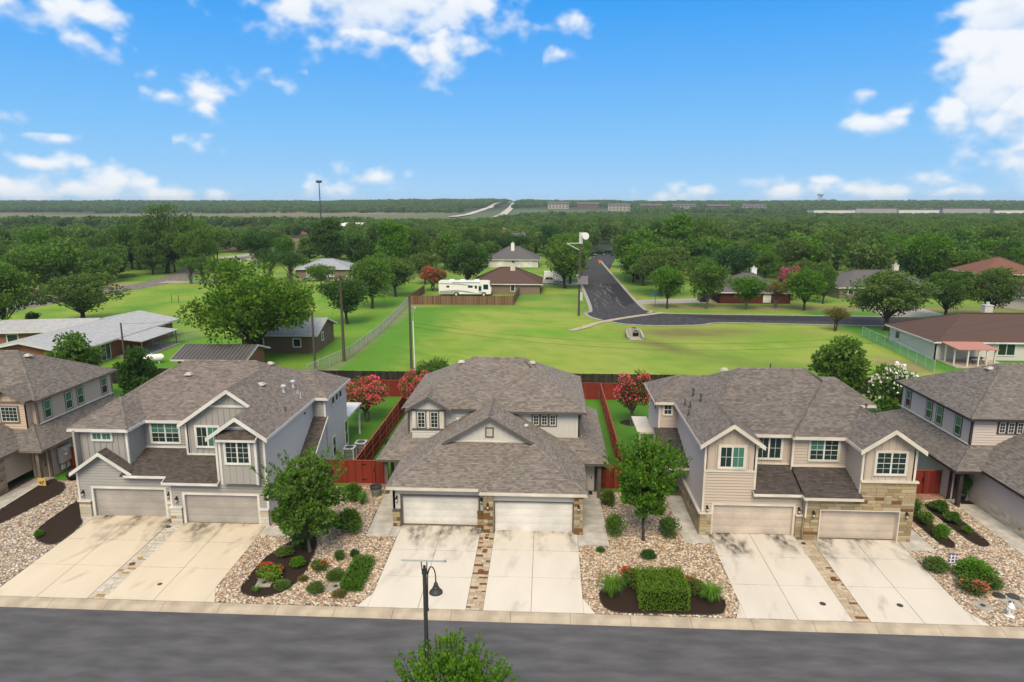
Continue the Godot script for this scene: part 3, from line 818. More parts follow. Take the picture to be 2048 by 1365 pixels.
	var gb := PackedVector2Array([Vector2(0, 3.5), Vector2(6.3, 3.5), Vector2(6.3, 6.0), Vector2(3.2, 8.2), Vector2(3.1, 8.2), Vector2(0, 6.05)])
	wall(h, Vector3(-24.1, 0, -42.5), RX, gb, "batten", g)
	post(h, -24.08, -42.49, 3.85, 6.0, w); wall(h, Vector3(-24.1, 0, -43.2), FW, rect(0, 3.5, 0.7, 5.98), "plain", g)
	trim(h, "band_board", Vector3(-22.3, 7.25, -42.45), Vector3(-19.5, 7.25, -42.45), 0.05, 0.16, w)
	window(h, Vector3(-24.1, 0, -42.47), RX, 0.72, 4.42, 1.55, 1.4, w, 2, false, 2, 2, 2, 0.1)
	wall(h, Vector3(-20.9, 0, -42.5), FW, rect(0, 2.9, 2.4, 6.0), "lap", g)
	# box window
	var bw := MB.new(O)
	bw.box(Vector3(-20.42, 3.02, -40.1), Vector3(-18.1, 5.95, -39.62))
	var bn := part("box_window", bw, g, h)
	for u in [0.5, 0.92, 1.34, 1.76]:
		var b := MB.new(O)
		b.slab(Vector3(-20.42, 0, -39.62), RX, UP, rect(u, 3.06, u + 0.045, 4.25), 0.0, 0.022)
		part("batten", b, g, bn)
	for x in [-20.4, -18.12]: post(h, x, -39.64, 3.0, 5.95, w, 0.15)
	window(h, Vector3(-20.42, 0, -39.61), RX, 0.38, 4.42, 1.52, 1.42, w, 2, false, 2, 4, 0, 0.1)
	# sides
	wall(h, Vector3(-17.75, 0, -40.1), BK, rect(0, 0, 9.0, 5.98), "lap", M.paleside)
	wall(h, Vector3(-17.75, 0, -49.1), RX, rect(0, 2.0, 1.0, 5.98), "lap", g); post(h, -16.8, -49.12, 3.9, 5.95, w)
	var low := PackedVector2Array([Vector2(0, 0), Vector2(8.8, 0), Vector2(8.8, 5.98), Vector2(3.5, 5.98), Vector2(3.5, 4.4), Vector2(0, 2.4)])
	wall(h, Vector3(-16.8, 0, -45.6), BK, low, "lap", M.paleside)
	post(h, -16.82, -54.4, 0, 5.95, w)
	var sd := Vector3(-16.77, 0, -45.6)
	window(h, sd, BK, 4.75, 0.7, 0.7, 1.6, w, 1, true, 0, 0, 0, 0.08); window(h, sd, BK, 8.0, 0.55, 0.75, 2.0, w, 1, true, 0, 0, 0, 0.08)
	for k in 3: window(h, sd, BK, 5.0 + 0.95 * k, 4.95, 0.62, 0.6, w, 1, false, 0, 0, 0, 0.06)
	wall(h, Vector3(-17.8, 0, -45.7), RX, rect(0, 0, 1.0, 2.4), "plain", M.paleside)
	var vt := MB.new(O)
	vt.tube(Vector3(-17.74, 5.3, -47.3), Vector3(-17.66, 5.3, -47.3), 0.09, 0.09, 10)
	part("wall_vent", vt, M.steel, h)
	wall(h, Vector3(-30.75, 0, -54.4), FW, rect(0, 0, 13.65, 5.98), "plain", g)
	var bkw := MB.new(O)
	bkw.box(Vector3(-30.7, 0, -54.4), Vector3(-16.85, 5.98, -54.25)); bkw.box(Vector3(-31.7, 0, -54.3), Vector3(-30.7, 5.98, -49.1))
	part("rear_wall", bkw, g, h)
	# patio cover
	var pc := MB.new(O)
	pc.box(Vector3(-20.5, 2.7, -58.3), Vector3(-16.55, 2.86, -54.4)); part("patio_roof", pc, w, h)
	post(h, -16.75, -58.0, 0, 2.7, w, 0.15, "porch_post")
	# roof fittings
	roof_vent(h, Vector3(-20.05, 7.9, -45.6), M.cream); roof_vent(h, Vector3(-20.9, 8.5, -49.4), M.cream); roof_vent(h, Vector3(-26.0, 8.2, -47.0), M.cream)
	pipe(h, Vector3(-18.9, 7.12, -46.6), M.galv, true, 0.08, 0.4); pipe(h, Vector3(-18.8, 7.05, -48.2), M.galv, true, 0.08, 0.4); pipe(h, Vector3(-17.95, 6.45, -47.3), M.galv, false, 0.04, 0.45); pipe(h, Vector3(-18.3, 6.7, -47.7), M.galv, false, 0.05, 0.2)
	pipe(h, Vector3(-17.95, 6.45, -44.3), M.darkroof, false, 0.04, 0.3)
	var fl := MB.new(O)
	fl.slab(Vector3(-26.95, 3.2, -41.3), RX, Vector3(0, 0.3, -0.954), rect(0, 0, 0.45, 0.5), 0.03, 0.05)
	part("flashing", fl, M.galv, h)

func house_beige() -> void:
	O = Vector3(16, 0, -46)
	var h := thing("duplex_house", "beige two-storey duplex with cream bargeboards, golden stone front and two beige garage doors", "house", O)
	var g: Material = M.beigeside
	var w: Material = M.cream
	var p := 0.69
	var q := 0.5
	var e := 6.05
	roof_begin(Color(0.245, 0.225, 0.218))
	plane("f", -42.05, e, q, [[13.28, -42.05], [15.6, -42.05], [19.05, -46.84], [18.25, -47.84], [13.68, -47.84], [11.37, -44.7]])
	plane("l", 15.6, e, p, [[15.6, -41.7], [15.6, -42.05], [19.05, -46.84], [19.07, -46.5]])
	plane("f", -41.7, e, q, [[15.6, -41.7], [18.8, -41.7], [20.67, -44.3], [19.07, -46.5]])
	plane("l", 9.45, e, p, [[9.45, -39.9], [11.37, -39.9], [11.37, -44.7], [13.68, -47.84], [9.45, -53.7]])
	plane("r", 13.28, e, p, [[13.28, -39.9], [11.37, -39.9], [11.37, -44.7], [13.28, -42.05]])
	plane("l", 18.8, e, p, [[18.8, -39.45], [20.67, -39.45], [20.67, -44.3], [18.8, -41.7]])
	plane("r", 22.55, e, p, [[22.55, -39.45], [20.67, -39.45], [20.67, -44.3], [19.07, -46.5], [18.25, -47.84], [22.55, -53.7]])
	plane("b", -53.7, e, q, [[9.45, -53.7], [13.68, -47.84], [18.25, -47.84], [22.55, -53.7]])
	for k in [-1.0, 1.0]:
		var x0: float = 16.0 + 7.95 * k
		var sd := "r" if k > 0 else "l"
		plane(sd, x0, e, p, [[x0, -48.9], [x0 - 2.03 * k, -51.7], [x0, -54.5]])
		plane("f", -48.9, e, q, [[x0, -48.9], [x0 - 1.4 * k, -48.9], [x0 - 5.0 * k, -51.7], [x0 - 2.03 * k, -51.7]])
		plane("b", -54.5, e, q, [[x0, -54.5], [x0 - 2.03 * k, -51.7], [x0 - 5.0 * k, -51.7], [x0 - 1.4 * k, -54.5]])
		hip(Vector3(x0, e, -48.9), Vector3(x0 - 2.03 * k, 7.45, -51.7), "f", sd, q, p)
	hip(Vector3(11.37, 7.37, -39.9), Vector3(11.37, 7.37, -44.7), "l", "r", p, p)
	hip(Vector3(20.67, 7.34, -39.45), Vector3(20.67, 7.34, -44.3), "l", "r", p, p)
	hip(Vector3(11.37, 7.37, -44.7), Vector3(13.68, 8.95, -47.84), "f", "l", q, p)
	hip(Vector3(20.67, 7.34, -44.3), Vector3(18.25, 8.95, -47.84), "f", "r", q, p)
	hip(Vector3(15.6, e, -41.7), Vector3(19.07, 8.44, -46.5), "f", "l", q, p)
	hip(Vector3(13.68, 8.95, -47.84), Vector3(18.25, 8.95, -47.84), "f", "b", q, q)
	roof_end(h)
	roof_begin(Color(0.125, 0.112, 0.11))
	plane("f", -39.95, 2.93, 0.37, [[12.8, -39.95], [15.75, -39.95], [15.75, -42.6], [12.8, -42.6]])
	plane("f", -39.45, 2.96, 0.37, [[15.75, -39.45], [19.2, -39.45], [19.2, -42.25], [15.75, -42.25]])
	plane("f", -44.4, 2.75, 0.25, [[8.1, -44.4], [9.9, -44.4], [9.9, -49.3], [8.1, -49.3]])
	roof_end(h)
	rakes(h, Vector3(9.42, e - 0.04, -39.88), Vector3(11.37, 7.37, -39.88), Vector3(13.32, e - 0.04, -39.88), w, 0.24)
	rakes(h, Vector3(18.76, e - 0.04, -39.43), Vector3(20.67, 7.34, -39.43), Vector3(22.6, e - 0.04, -39.43), w, 0.24)
	fascia(h, Vector3(9.43, e, -39.9), Vector3(9.43, e, -48.9), w, 0.2); fascia(h, Vector3(8.05, e, -48.89), Vector3(9.45, e, -48.89), w, 0.2); fascia(h, Vector3(8.03, e, -48.88), Vector3(8.03, e, -54.5), w, 0.2)
	fascia(h, Vector3(13.28, e, -42.04), Vector3(15.6, e, -42.04), w, 0.2); fascia(h, Vector3(15.58, e, -42.04), Vector3(15.58, e, -41.7), w, 0.2); fascia(h, Vector3(15.6, e, -41.69), Vector3(18.8, e, -41.69), w, 0.2)
	fascia(h, Vector3(18.78, e, -39.45), Vector3(18.78, e, -41.7), w, 0.2); fascia(h, Vector3(22.57, e, -39.45), Vector3(22.57, e, -48.9), w, 0.2); fascia(h, Vector3(22.55, e, -48.89), Vector3(23.95, e, -48.89), w, 0.2); fascia(h, Vector3(23.97, e, -48.9), Vector3(23.97, e, -54.5), w, 0.2)
	fascia(h, Vector3(12.85, 2.93, -39.94), Vector3(15.75, 2.93, -39.94), w); fascia(h, Vector3(15.73, 2.95, -39.95), Vector3(15.73, 2.95, -39.45), w); fascia(h, Vector3(15.75, 2.96, -39.44), Vector3(19.22, 2.96, -39.44), w)
	fascia(h, Vector3(12.83, 2.93, -39.95), Vector3(12.83, 3.07, -40.35), w); fascia(h, Vector3(8.1, 2.75, -44.38), Vector3(9.9, 2.75, -44.38), w)
	# front walls
	var lp := PackedVector2Array([Vector2(0, 0), Vector2(6.1, 0), Vector2(6.1, 2.9), Vector2(3.1, 2.9), Vector2(3.1, 4.2), Vector2(0, 4.2)])
	wall(h, Vector3(9.85, 0, -40.35), RX, lp, "lap", g, [rect(0.69, -0.1, 5.58, 2.0)])
	garage_door(h, Vector3(10.54, 0.02, -40.35), RX, 4.89, 1.97, M.beigedoor, w, 0.14)
	var up := PackedVector2Array([Vector2(0, 4.2), Vector2(3.1, 4.2), Vector2(3.1, 6.0), Vector2(1.52, 7.1), Vector2(0, 6.0)])
	wall(h, Vector3(9.85, 0, -40.35), RX, up, "batten", g)
	trim(h, "band_board", Vector3(9.8, 4.25, -40.3), Vector3(13.0, 4.25, -40.3), 0.07, 0.13, w)
	window(h, Vector3(9.85, 0, -40.32), RX, 0.87, 4.5, 1.48, 1.35, w, 2, false, 2, 2, 2, 0.13)
	post(h, 9.86, -40.36, 1.55, 6.0, w); post(h, 12.94, -40.36, 3.0, 6.0, w)
	for s in [[9.68, -40.2, 0.72], [15.57, -40.2, 0.42]]:
		stonework(h, Vector3(s[0], 0, s[1]), RX, UP, s[2], 1.45, M.stone, 0.12, 0.15, 0.24, 0.3, 0.7, "stone_pier")
		trim(h, "stone_cap", Vector3(s[0] - 0.04, 1.49, s[1]), Vector3(s[0] + s[2] + 0.03, 1.49, s[1]), 0.2, 0.09, w)
	stonework(h, Vector3(9.7, 0, -49.3), FW, UP, 9.0, 1.45, M.stone, 0.05, 0.16, 0.26, 0.35, 0.8)
	trim(h, "stone_cap", Vector3(9.68, 1.49, -49.3), Vector3(9.68, 1.49, -40.2), 0.2, 0.09, w)
	lantern(h, Vector3(10.12, 1.85, -40.32), FW); lantern(h, Vector3(15.74, 1.85, -40.32), FW)
	stonework(h, Vector3(15.98, 0, -39.9), RX, UP, 0.86, 2.9, M.stone, 0.12, 0.14, 0.24, 0.3, 0.8, "stone_wall"); stonework(h, Vector3(21.66, 0, -39.9), RX, UP, 0.77, 2.02, M.stone, 0.03, 0.14, 0.24, 0.3, 0.75, "stone_wall")
	stonework(h, Vector3(16.84, 2.02, -39.9), RX, UP, 4.82, 0.88, M.stone, 0.14, 0.18, 0.26, 0.3, 0.9, "stone_wall"); stonework(h, Vector3(19.15, 2.9, -39.9), RX, UP, 3.28, 1.0, M.stone, 0.05, 0.14, 0.24, 0.3, 0.9, "stone_wall"); stonework(h, Vector3(21.66, 2.02, -39.9), RX, UP, 0.77, 0.88, M.stone, 0.03, 0.14, 0.24, 0.3, 0.75, "stone_wall")
	stonework(h, Vector3(15.98, 0, -40.5), FW, UP, 0.6, 1.45, M.stone, 0.05, 0.15, 0.24, 0.25, 0.5, "stone_wall"); wall(h, Vector3(15.98, 0, -40.5), FW, rect(0, 1.45, 0.6, 2.9), "plain", g)
	trim(h, "corner_board", Vector3(16.0, 1.5, -39.86), Vector3(16.0, 2.85, -39.86), 0.1, 0.1, w)
	stonework(h, Vector3(22.43, 0, -39.9), BK, UP, 2.2, 3.9, M.stone, 0.05, 0.15, 0.24, 0.3, 0.75, "stone_wall")
	trim(h, "stone_cap", Vector3(19.1, 3.95, -39.86), Vector3(22.5, 3.95, -39.86), 0.22, 0.11, M.cream)
	garage_door(h, Vector3(16.92, 0.02, -39.9), RX, 4.68, 1.97, M.beigedoor, w, 0.06, 0.3)
	lantern(h, Vector3(16.45, 1.85, -39.84), FW); lantern(h, Vector3(22.0, 1.9, -39.84), FW)
	# upper floor
	var ur := PackedVector2Array([Vector2(0, 3.95), Vector2(3.12, 3.95), Vector2(3.12, 6.0), Vector2(1.54, 7.08), Vector2(0, 6.0)])
	wall(h, Vector3(19.15, 0, -39.95), RX, ur, "batten", g)
	window(h, Vector3(19.15, 0, -39.92), RX, 0.76, 4.42, 1.75, 1.4, w, 2, true, 2, 2, 0, 0.1)
	post(h, 19.16, -39.96, 3.1, 6.0, w); post(h, 22.25, -39.96, 4.0, 6.0, w)
	wall(h, Vector3(19.15, 0, -42.2), FW, rect(0, 2.9, 2.25, 5.98), "lap", g)
	wall(h, Vector3(12.95, 0, -42.5), RX, rect(0, 3.4, 2.8, 5.98), "batten", g); wall(h, Vector3(15.75, 0, -42.15), RX, rect(0, 3.4, 3.4, 5.98), "lap", g)
	wall(h, Vector3(15.75, 0, -42.5), FW, rect(0, 3.4, 0.35, 5.98), "plain", g); post(h, 15.77, -42.14, 3.7, 5.95, w)
	trim(h, "flashing", Vector3(12.95, 3.95, -42.45), Vector3(15.7, 3.95, -42.45), 0.1, 0.07, w); trim(h, "flashing", Vector3(15.75, 3.98, -42.08), Vector3(19.1, 3.98, -42.08), 0.1, 0.07, w)
	window(h, Vector3(12.95, 0, -42.47), RX, 0.62, 4.32, 1.58, 1.42, w, 2, false, 2, 2, 0, 0.1); window(h, Vector3(15.75, 0, -42.12), RX, 1.05, 4.4, 1.78, 1.36, w, 2, true, 2, 2, 2, 0.1)
	wall(h, Vector3(12.95, 0, -40.35), BK, rect(0, 2.9, 2.15, 5.98), "lap", g)
	# sides
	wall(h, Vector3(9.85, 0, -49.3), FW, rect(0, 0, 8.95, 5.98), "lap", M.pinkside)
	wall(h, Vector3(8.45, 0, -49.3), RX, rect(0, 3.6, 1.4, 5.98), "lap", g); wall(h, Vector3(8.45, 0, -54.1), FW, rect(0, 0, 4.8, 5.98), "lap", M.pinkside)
	wall(h, Vector3(8.45, 0, -49.3), RX, rect(0, 0, 1.4, 3.6), "plain", g)
	post(h, 8.47, -49.32, 0, 5.95, w); window(h, Vector3(8.45, 0, -49.27), RX, 0.32, 5.02, 0.6, 0.78, w, 1, true, 2, 1, 0, 0.07)
	for k in 3: window(h, Vector3(8.42, 0, -54.1), FW, 1.2 + 0.95 * k, 4.95, 0.62, 0.6, w, 1, false, 0, 0, 0, 0.06)
	wall(h, Vector3(22.26, 0, -42.1), BK, rect(0, 0, 7.1, 5.98), "lap", g); wall(h, Vector3(22.26, 0, -39.95), BK, rect(0, 3.9, 2.15, 5.98), "lap", g)
	wall(h, Vector3(22.26, 0, -49.3), RX, rect(0, 0, 1.3, 5.98), "lap", g); wall(h, Vector3(23.55, 0, -49.3), BK, rect(0, 0, 4.8, 5.98), "lap", g)
	var bkw := MB.new(O)
	bkw.box(Vector3(8.5, 0, -54.1), Vector3(23.5, 5.98, -53.95)); part("rear_wall", bkw, g, h)
	var pc := MB.new(O)
	pc.box(Vector3(7.2, 2.7, -55.5), Vector3(8.45, 2.86, -51.5)); part("patio_roof", pc, w, h)
	post(h, 7.4, -51.7, 0, 2.7, w, 0.15, "porch_post"); post(h, 8.2, -44.7, 0, 2.7, w, 0.15, "porch_post"); post(h, 23.6, -49.4, 0, 5.9, w)
	roof_vent(h, Vector3(13.0, 8.5, -49.2), M.cream)
	for s in [[10.05, 6.55, -46.3, 0], [10.6, 6.9, -48.0, 1], [9.9, 6.4, -47.3, 0], [10.75, 7.0, -46.3, 1], [9.75, 6.3, -45.2, 0], [22.1, 6.4, -46.5, 1], [22.0, 6.5, -44.9, 1]]: pipe(h, Vector3(s[0], s[1], s[2]), M.darkroof, s[3] == 1, 0.05, 0.4)
	pipe(h, Vector3(9.0, 3.5, -47.3), M.darkroof, true, 0.06, 0.25); pipe(h, Vector3(15.9, 8.9, -48.0), M.darkroof, false, 0.05, 0.4)

# ---------- sky: clear blue with broken cumulus, brightness chosen for exposure 2
func sky_colour(el: float) -> Color:
	var st := [[0.0, Color(0.43, 0.70, 0.97)], [2.5, Color(0.32, 0.62, 0.96)], [6.0, Color(0.215, 0.545, 0.965)], [10.0, Color(0.13, 0.455, 0.955)], [15.0, Color(0.05, 0.365, 0.93)], [30.0, Color(0.045, 0.30, 0.82)], [90.0, Color(0.04, 0.22, 0.65)]]
	for i in range(1, st.size()):
		if el <= st[i][0]:
			var t: float = (el - st[i - 1][0]) / (st[i][0] - st[i - 1][0])
			return st[i - 1][1].lerp(st[i][1], t)
	return st[-1][1]

func sky_image() -> Image:
	var W := 4096
	var H := 2048
	var n1 := FastNoiseLite.new()
	n1.seed = 41; n1.frequency = 0.8; n1.fractal_octaves = 5; n1.noise_type = FastNoiseLite.TYPE_SIMPLEX_SMOOTH; n1.fractal_gain = 0.47
	var n2 := FastNoiseLite.new()
	n2.seed = 77; n2.frequency = 1.0; n2.fractal_octaves = 5; n2.noise_type = FastNoiseLite.TYPE_SIMPLEX_SMOOTH
	# clouds in the north: azimuth, elevation, half width, half height, strength
	var blobs := [[-12.9, 15.4, 10.4, 4.0, 1.5], [-19.0, 14.2, 3.2, 2.2, 0.9], [-6.8, 15.0, 5.0, 2.6, 1.0], [-8.9, 11.3, 2.2, 2.3, 0.95], [-7.6, 12.3, 2.4, 1.7, 0.9], [-14.0, 12.6, 5.0, 1.5, 0.65],
		[30.9, 8.4, 3.4, 4.8, 1.75], [31.2, 12.4, 3.2, 3.2, 1.7], [32.5, 6.2, 4.4, 3.6, 1.2], [35.5, 9.0, 5.0, 7.5, 1.7], [29.2, 6.0, 1.9, 2.4, 0.9], [33.5, 3.6, 4.0, 2.0, 0.5],
		[-26.3, 7.6, 1.7, 1.0, 0.75], [-25.7, 8.1, 1.1, 0.8, 0.7], [-26.2, 6.9, 0.9, 0.9, 0.6], [-28.2, 7.5, 1.4, 0.45, 0.55], [-29.3, 9.0, 0.8, 0.4, 0.4],
		[-33.0, 1.1, 4.6, 1.25, 1.15], [-38.5, 0.9, 5.0, 1.15, 1.0], [-29.0, 0.6, 3.0, 0.9, 0.85], [-36.5, 2.6, 2.6, 0.6, 0.5], [-26.0, 0.5, 1.4, 0.7, 0.6],
		[24.1, 5.6, 2.3, 0.75, 0.9], [25.0, 6.1, 1.2, 0.5, 0.6], [23.4, 7.6, 0.8, 0.5, 0.75], [18.6, 0.9, 3.0, 0.9, 0.95], [20.2, 1.6, 1.8, 0.4, 0.55], [24.4, 0.8, 2.4, 0.8, 0.7], [10.8, 0.5, 2.6, 0.8, 0.7], [28.0, 1.3, 1.7, 0.7, 0.75], [29.6, 0.8, 1.5, 0.5, 0.5],
		[-14.4, 2.0, 2.4, 0.75, 0.8], [-16.6, 2.4, 1.0, 0.6, 0.7], [-18.0, 1.2, 2.2, 0.7, 0.4], [-35.2, 12.6, 2.8, 1.5, 0.75], [-32.5, 12.2, 2.0, 1.0, 0.75], [-33.3, 10.6, 1.9, 0.9, 0.5], [-37.6, 12.6, 2.0, 1.2, 0.8], [-31.4, 10.9, 0.8, 0.4, 0.5],
		[-38.4, 5.6, 1.2, 0.6, 0.7], [-37.0, 4.2, 2.5, 0.25, 0.35], [-21.6, 8.9, 1.8, 0.6, 0.4], [0.9, 11.3, 0.9, 0.6, 0.55], [1.0, 13.4, 1.6, 0.7, 0.55], [-26.8, 4.2, 1.1, 0.5, 0.35]]
	var d := PackedFloat32Array()
	d.resize(W * H * 3)
	d.fill(0.16)
	var k := 0.40
	for j in range(0, H / 2, 4):
		for i in range(0, W, 4):
			var az := fposmod((i + 0.5) / W * 360.0 + 180.0, 360.0) - 180.0
			var el := 90.0 - (j + 0.5) / H * 180.0
			var fine := absf(az + 3.0) < 46.0 and el < 21.0
			for jj in (4 if fine else 1):
				for ii in (4 if fine else 1):
					var a := fposmod((i + ii + 0.5) / W * 360.0 + 180.0, 360.0) - 180.0   # north is at the picture's edge
					var e := 90.0 - (j + jj + 0.5) / H * 180.0
					var col := sky_colour(e)
					var cov := 0.0
					var soft := 0.5
					# out of view the cloud is denser, placed to soften and whiten the light
					var out := clampf(maxf((absf(a + 3.0) - 42.0) / 12.0, (e - 17.0) / 8.0), 0.0, 1.0)
					if out > 0.0:
						var y := sin(deg_to_rad(e)) + 0.12
						var px := sin(deg_to_rad(a)) * cos(deg_to_rad(e)) / y
						var pz := cos(deg_to_rad(a)) * cos(deg_to_rad(e)) / y
						var v := n2.get_noise_2d(px * 0.75, pz * 0.75)
						cov = clampf((v + 0.42) * 2.2, 0.0, 1.0) * out
						soft = clampf(0.6 - n2.get_noise_2d(px * 0.75 + 0.25, pz * 0.75) * 0.9, 0.0, 1.0)
					if out < 1.0:
						var best := -1.0
						var up := 0.0
						for b in blobs:
							var x: float = (a - b[0]) / b[2]
							if absf(x) > 1.6: continue
							var y: float = (e - b[1]) / b[3]
							if absf(y) > 1.6: continue
							var f: float = (1.0 - sqrt(x * x + y * y)) * b[4]
							if f > best:
								best = f; up = y
						if best > -0.75:
							var n := n1.get_noise_2d(a * 0.42, e * 0.62)
							var v := best + n * 0.95 + 0.10
							var c := smoothstep(-0.18, 0.95, v)
							c *= 1.0 - 0.35 * clampf(-up, 0.0, 1.0)
							if c * (1.0 - out) > cov:
								cov = c * (1.0 - out)
								soft = clampf(0.5 + 0.45 * up + 0.8 * n + 0.35 * v, 0.0, 1.0)
					var white := Color(0.70, 0.80, 0.93).lerp(Color(0.95, 0.97, 1.0), soft)
					col = col.lerp(white, cov * 0.96)
					var n := 1 if fine else 4
					for q in n:
						for p in n:
							var at := ((j + jj + q) * W + i + ii + p) * 3
							d[at] = col.r * k; d[at + 1] = col.g * k; d[at + 2] = col.b * k
	return Image.create_from_data(W, H, false, Image.FORMAT_RGBF, d.to_byte_array())

# ---------- ground
func gy(z: float) -> float:   # front yards fall towards the kerb
	if z <= -39.5: return 0.0
	if z <= -31.75: return -0.25 * (z + 39.5) / 7.75
	return -0.25

func th(x: float, z: float) -> float:   # the far country rises to wooded ridges
	var d := -z
	var h := 17.0 * smoothstep(1050.0, 2250.0, d + 130.0 * blot.get_noise_2d(x * 0.06, z * 0.05))
	h += 6.0 * smoothstep(1500.0, 2300.0, d) * blot.get_noise_2d(x * 0.12 + 50, z * 0.03)
	h += 5.5 * exp(-pow((x + 250.0) / 260.0, 2.0)) * smoothstep(1100.0, 1800.0, d)
	return h - 0.5 * smoothstep(-200.0, -60.0, z) - 0.3

func sheet(x0: float, x1: float, z0: float, z1: float, y: float, col := Color.WHITE) -> MB:   # a level sheet facing up
	var b := MB.new()
	b.quad(Vector3(x0, y, z0), Vector3(x1, y, z0), Vector3(x1, y, z1), Vector3(x0, y, z1), col)
	return b

func draped(poly: PackedVector2Array, lift: float, col := Color.WHITE, thick := 0.0) -> MB:   # a plan polygon laid on the front yards
	var b := MB.new()
	var bands := [-60.0, -39.5, -31.75, -20.0]
	for i in 3:
		for g in Geometry2D.intersect_polygons(poly, rect(-90, bands[i], 90, bands[i + 1])):
			var idx := Geometry2D.triangulate_polygon(g)
			for k in range(0, idx.size(), 3):
				var t := [g[idx[k]], g[idx[k + 1]], g[idx[k + 2]]]
				if (t[1] - t[0]).cross(t[2] - t[0]) > 0: t = [t[0], t[2], t[1]]
				var v := []
				for q in t: v.append(Vector3(q.x, gy(q.y) + lift, q.y))
				b.tri(v[0], v[1], v[2], col)
	if thick > 0.0:
		var area := 0.0
		for i in poly.size(): area += poly[i].cross(poly[(i + 1) % poly.size()])
		for i in poly.size():
			var p := poly[i]
			var q := poly[(i + 1) % poly.size()]
			if area > 0.0:
				var h := p; p = q; q = h
			var a := Vector3(p.x, gy(p.y) + lift, p.y)
			var c := Vector3(q.x, gy(q.y) + lift, q.y)
			b.quad(a - UP * thick, c - UP * thick, c, a, col)
	return b

func pv(a: Array) -> PackedVector2Array:
	var o := PackedVector2Array()
	for q in a: o.append(Vector2(q[0], q[1]))
	return o

func smooth_loop(a: Array, step := 5) -> PackedVector2Array:   # a rounded closed outline through the points
	var o := PackedVector2Array()
	var n := a.size()
	for i in n:
		var p := [Vector2(a[(i + n - 1) % n][0], a[(i + n - 1) % n][1]), Vector2(a[i][0], a[i][1]), Vector2(a[(i + 1) % n][0], a[(i + 1) % n][1]), Vector2(a[(i + 2) % n][0], a[(i + 2) % n][1])]
		for k in step: o.append(p[1].cubic_interpolate(p[2], p[0], p[3], float(k) / step))
	return o

func grass_colour(x: float, z: float) -> Color:
	var n := blot.get_noise_2d(x * 1.1, z * 1.1)
	var m := blot.get_noise_2d(x * 4.0 + 90, z * 5.0)
	var lush := Color(0.085, 0.235, 0.018)
	var mid := Color(0.175, 0.30, 0.030)
	var dry := Color(0.275, 0.335, 0.058)
	var tan_ := Color(0.27, 0.20, 0.11)
	var c := mid
	if z > -72.0: c = Color(0.07, 0.185, 0.02).lerp(lush, clampf(0.4 + n, 0, 1))
	elif x > -27.3 and z > -133.0:
		c = mid.lerp(dry, clampf(0.60 + 1.0 * n + 0.6 * m, 0.0, 1.0))
		c = c.lerp(lush, 0.9 * smoothstep(-14.0, -22.0, x + 2.0 * m))
		c = c.lerp(Color(0.105, 0.30, 0.015), 0.75 * exp(-pow((z + 109.0) / 2.8, 2.0)) * smoothstep(8.0, 0.0, absf(x + 1.0)))
		c = c.lerp(lush, 0.55 * smoothstep(-127.0, -133.0, z))
		c = c.lerp(Color(0.10, 0.19, 0.03), 0.6 * exp(-pow((x - 22.0 - (z + 92.0) * 1.1) / 7.0, 2.0)) * smoothstep(-103.0, -86.0, z))
		c = c.lerp(Color(0.17, 0.15, 0.055), clampf(0.9 * exp(-pow((z + 108.5) / 4.5, 2.0)) * smoothstep(6.0, 14.0, x) * smoothstep(46.0, 36.0, x) * (0.55 + 1.4 * n + 0.7 * m), 0.0, 0.9))
		c = c.lerp(Color(0.15, 0.13, 0.05), clampf(0.8 * exp(-pow((x - 16.0 - (z + 100.0) * 0.55) / 2.2, 2.0)) * smoothstep(-107.0, -100.0, z) * smoothstep(-90.0, -97.0, z), 0.0, 0.8))
		c = c.lerp(tan_, 0.75 * smoothstep(3.5, 1.5, Vector2((x - 45.5) * 0.9, (z + 88.0) * 0.55).length() + m))
		if x > 47.5: c = c.lerp(Color(0.075, 0.215, 0.022), smoothstep(47.5, 49.5, x))
	elif x <= -27.3 and z > -175.0:
		c = lush.lerp(mid, clampf(0.35 + 0.9 * n + (z + 80.0) / -90.0 * 0.5, 0.0, 1.0))
		c = c.lerp(dry, 0.55 * smoothstep(-98.0, -112.0, z) * smoothstep(-38.0, -48.0, x) * clampf(0.7 + n, 0, 1))
		c = c.lerp(Color(0.07, 0.17, 0.02), 0.5 * exp(-pow((z + 101.5) / 1.2, 2.0)))
	else:
		c = Color(0.115, 0.235, 0.03).lerp(dry, clampf(0.25 + n, 0, 1))
		if x > 20.0 and z < -131.0 and z > -139.5: c = Color(0.19, 0.20, 0.06).lerp(tan_, clamp(0.2 + m, 0, 0.8))
	if z < -132.0 and z > -136.5 and x > 18.0 and x < 60.0: c = c.lerp(Color(0.38, 0.28, 0.17), 0.6 * exp(-pow((z + 130.0) / 2.6, 2.0)))
	if x < -27.3 and x > -28.6 and z > -150.0 and z < -76.0: c = c.lerp(Color(0.26, 0.22, 0.15), 0.0)
	if absf(x + 26.4) < 1.0 and z < -80.0 and z > -150.0: c = c.lerp(Color(0.25, 0.215, 0.145), clampf(0.65 + m, 0, 0.85))
	if x < -98.0 and x > -128.0 and z < -132.0 and z > -172.0 and x < -104.0 - (z + 150.0) * -0.1: c = c.lerp(Color(0.34, 0.24, 0.165), 0.8)
	return c * (1.0 + 0.10 * m)

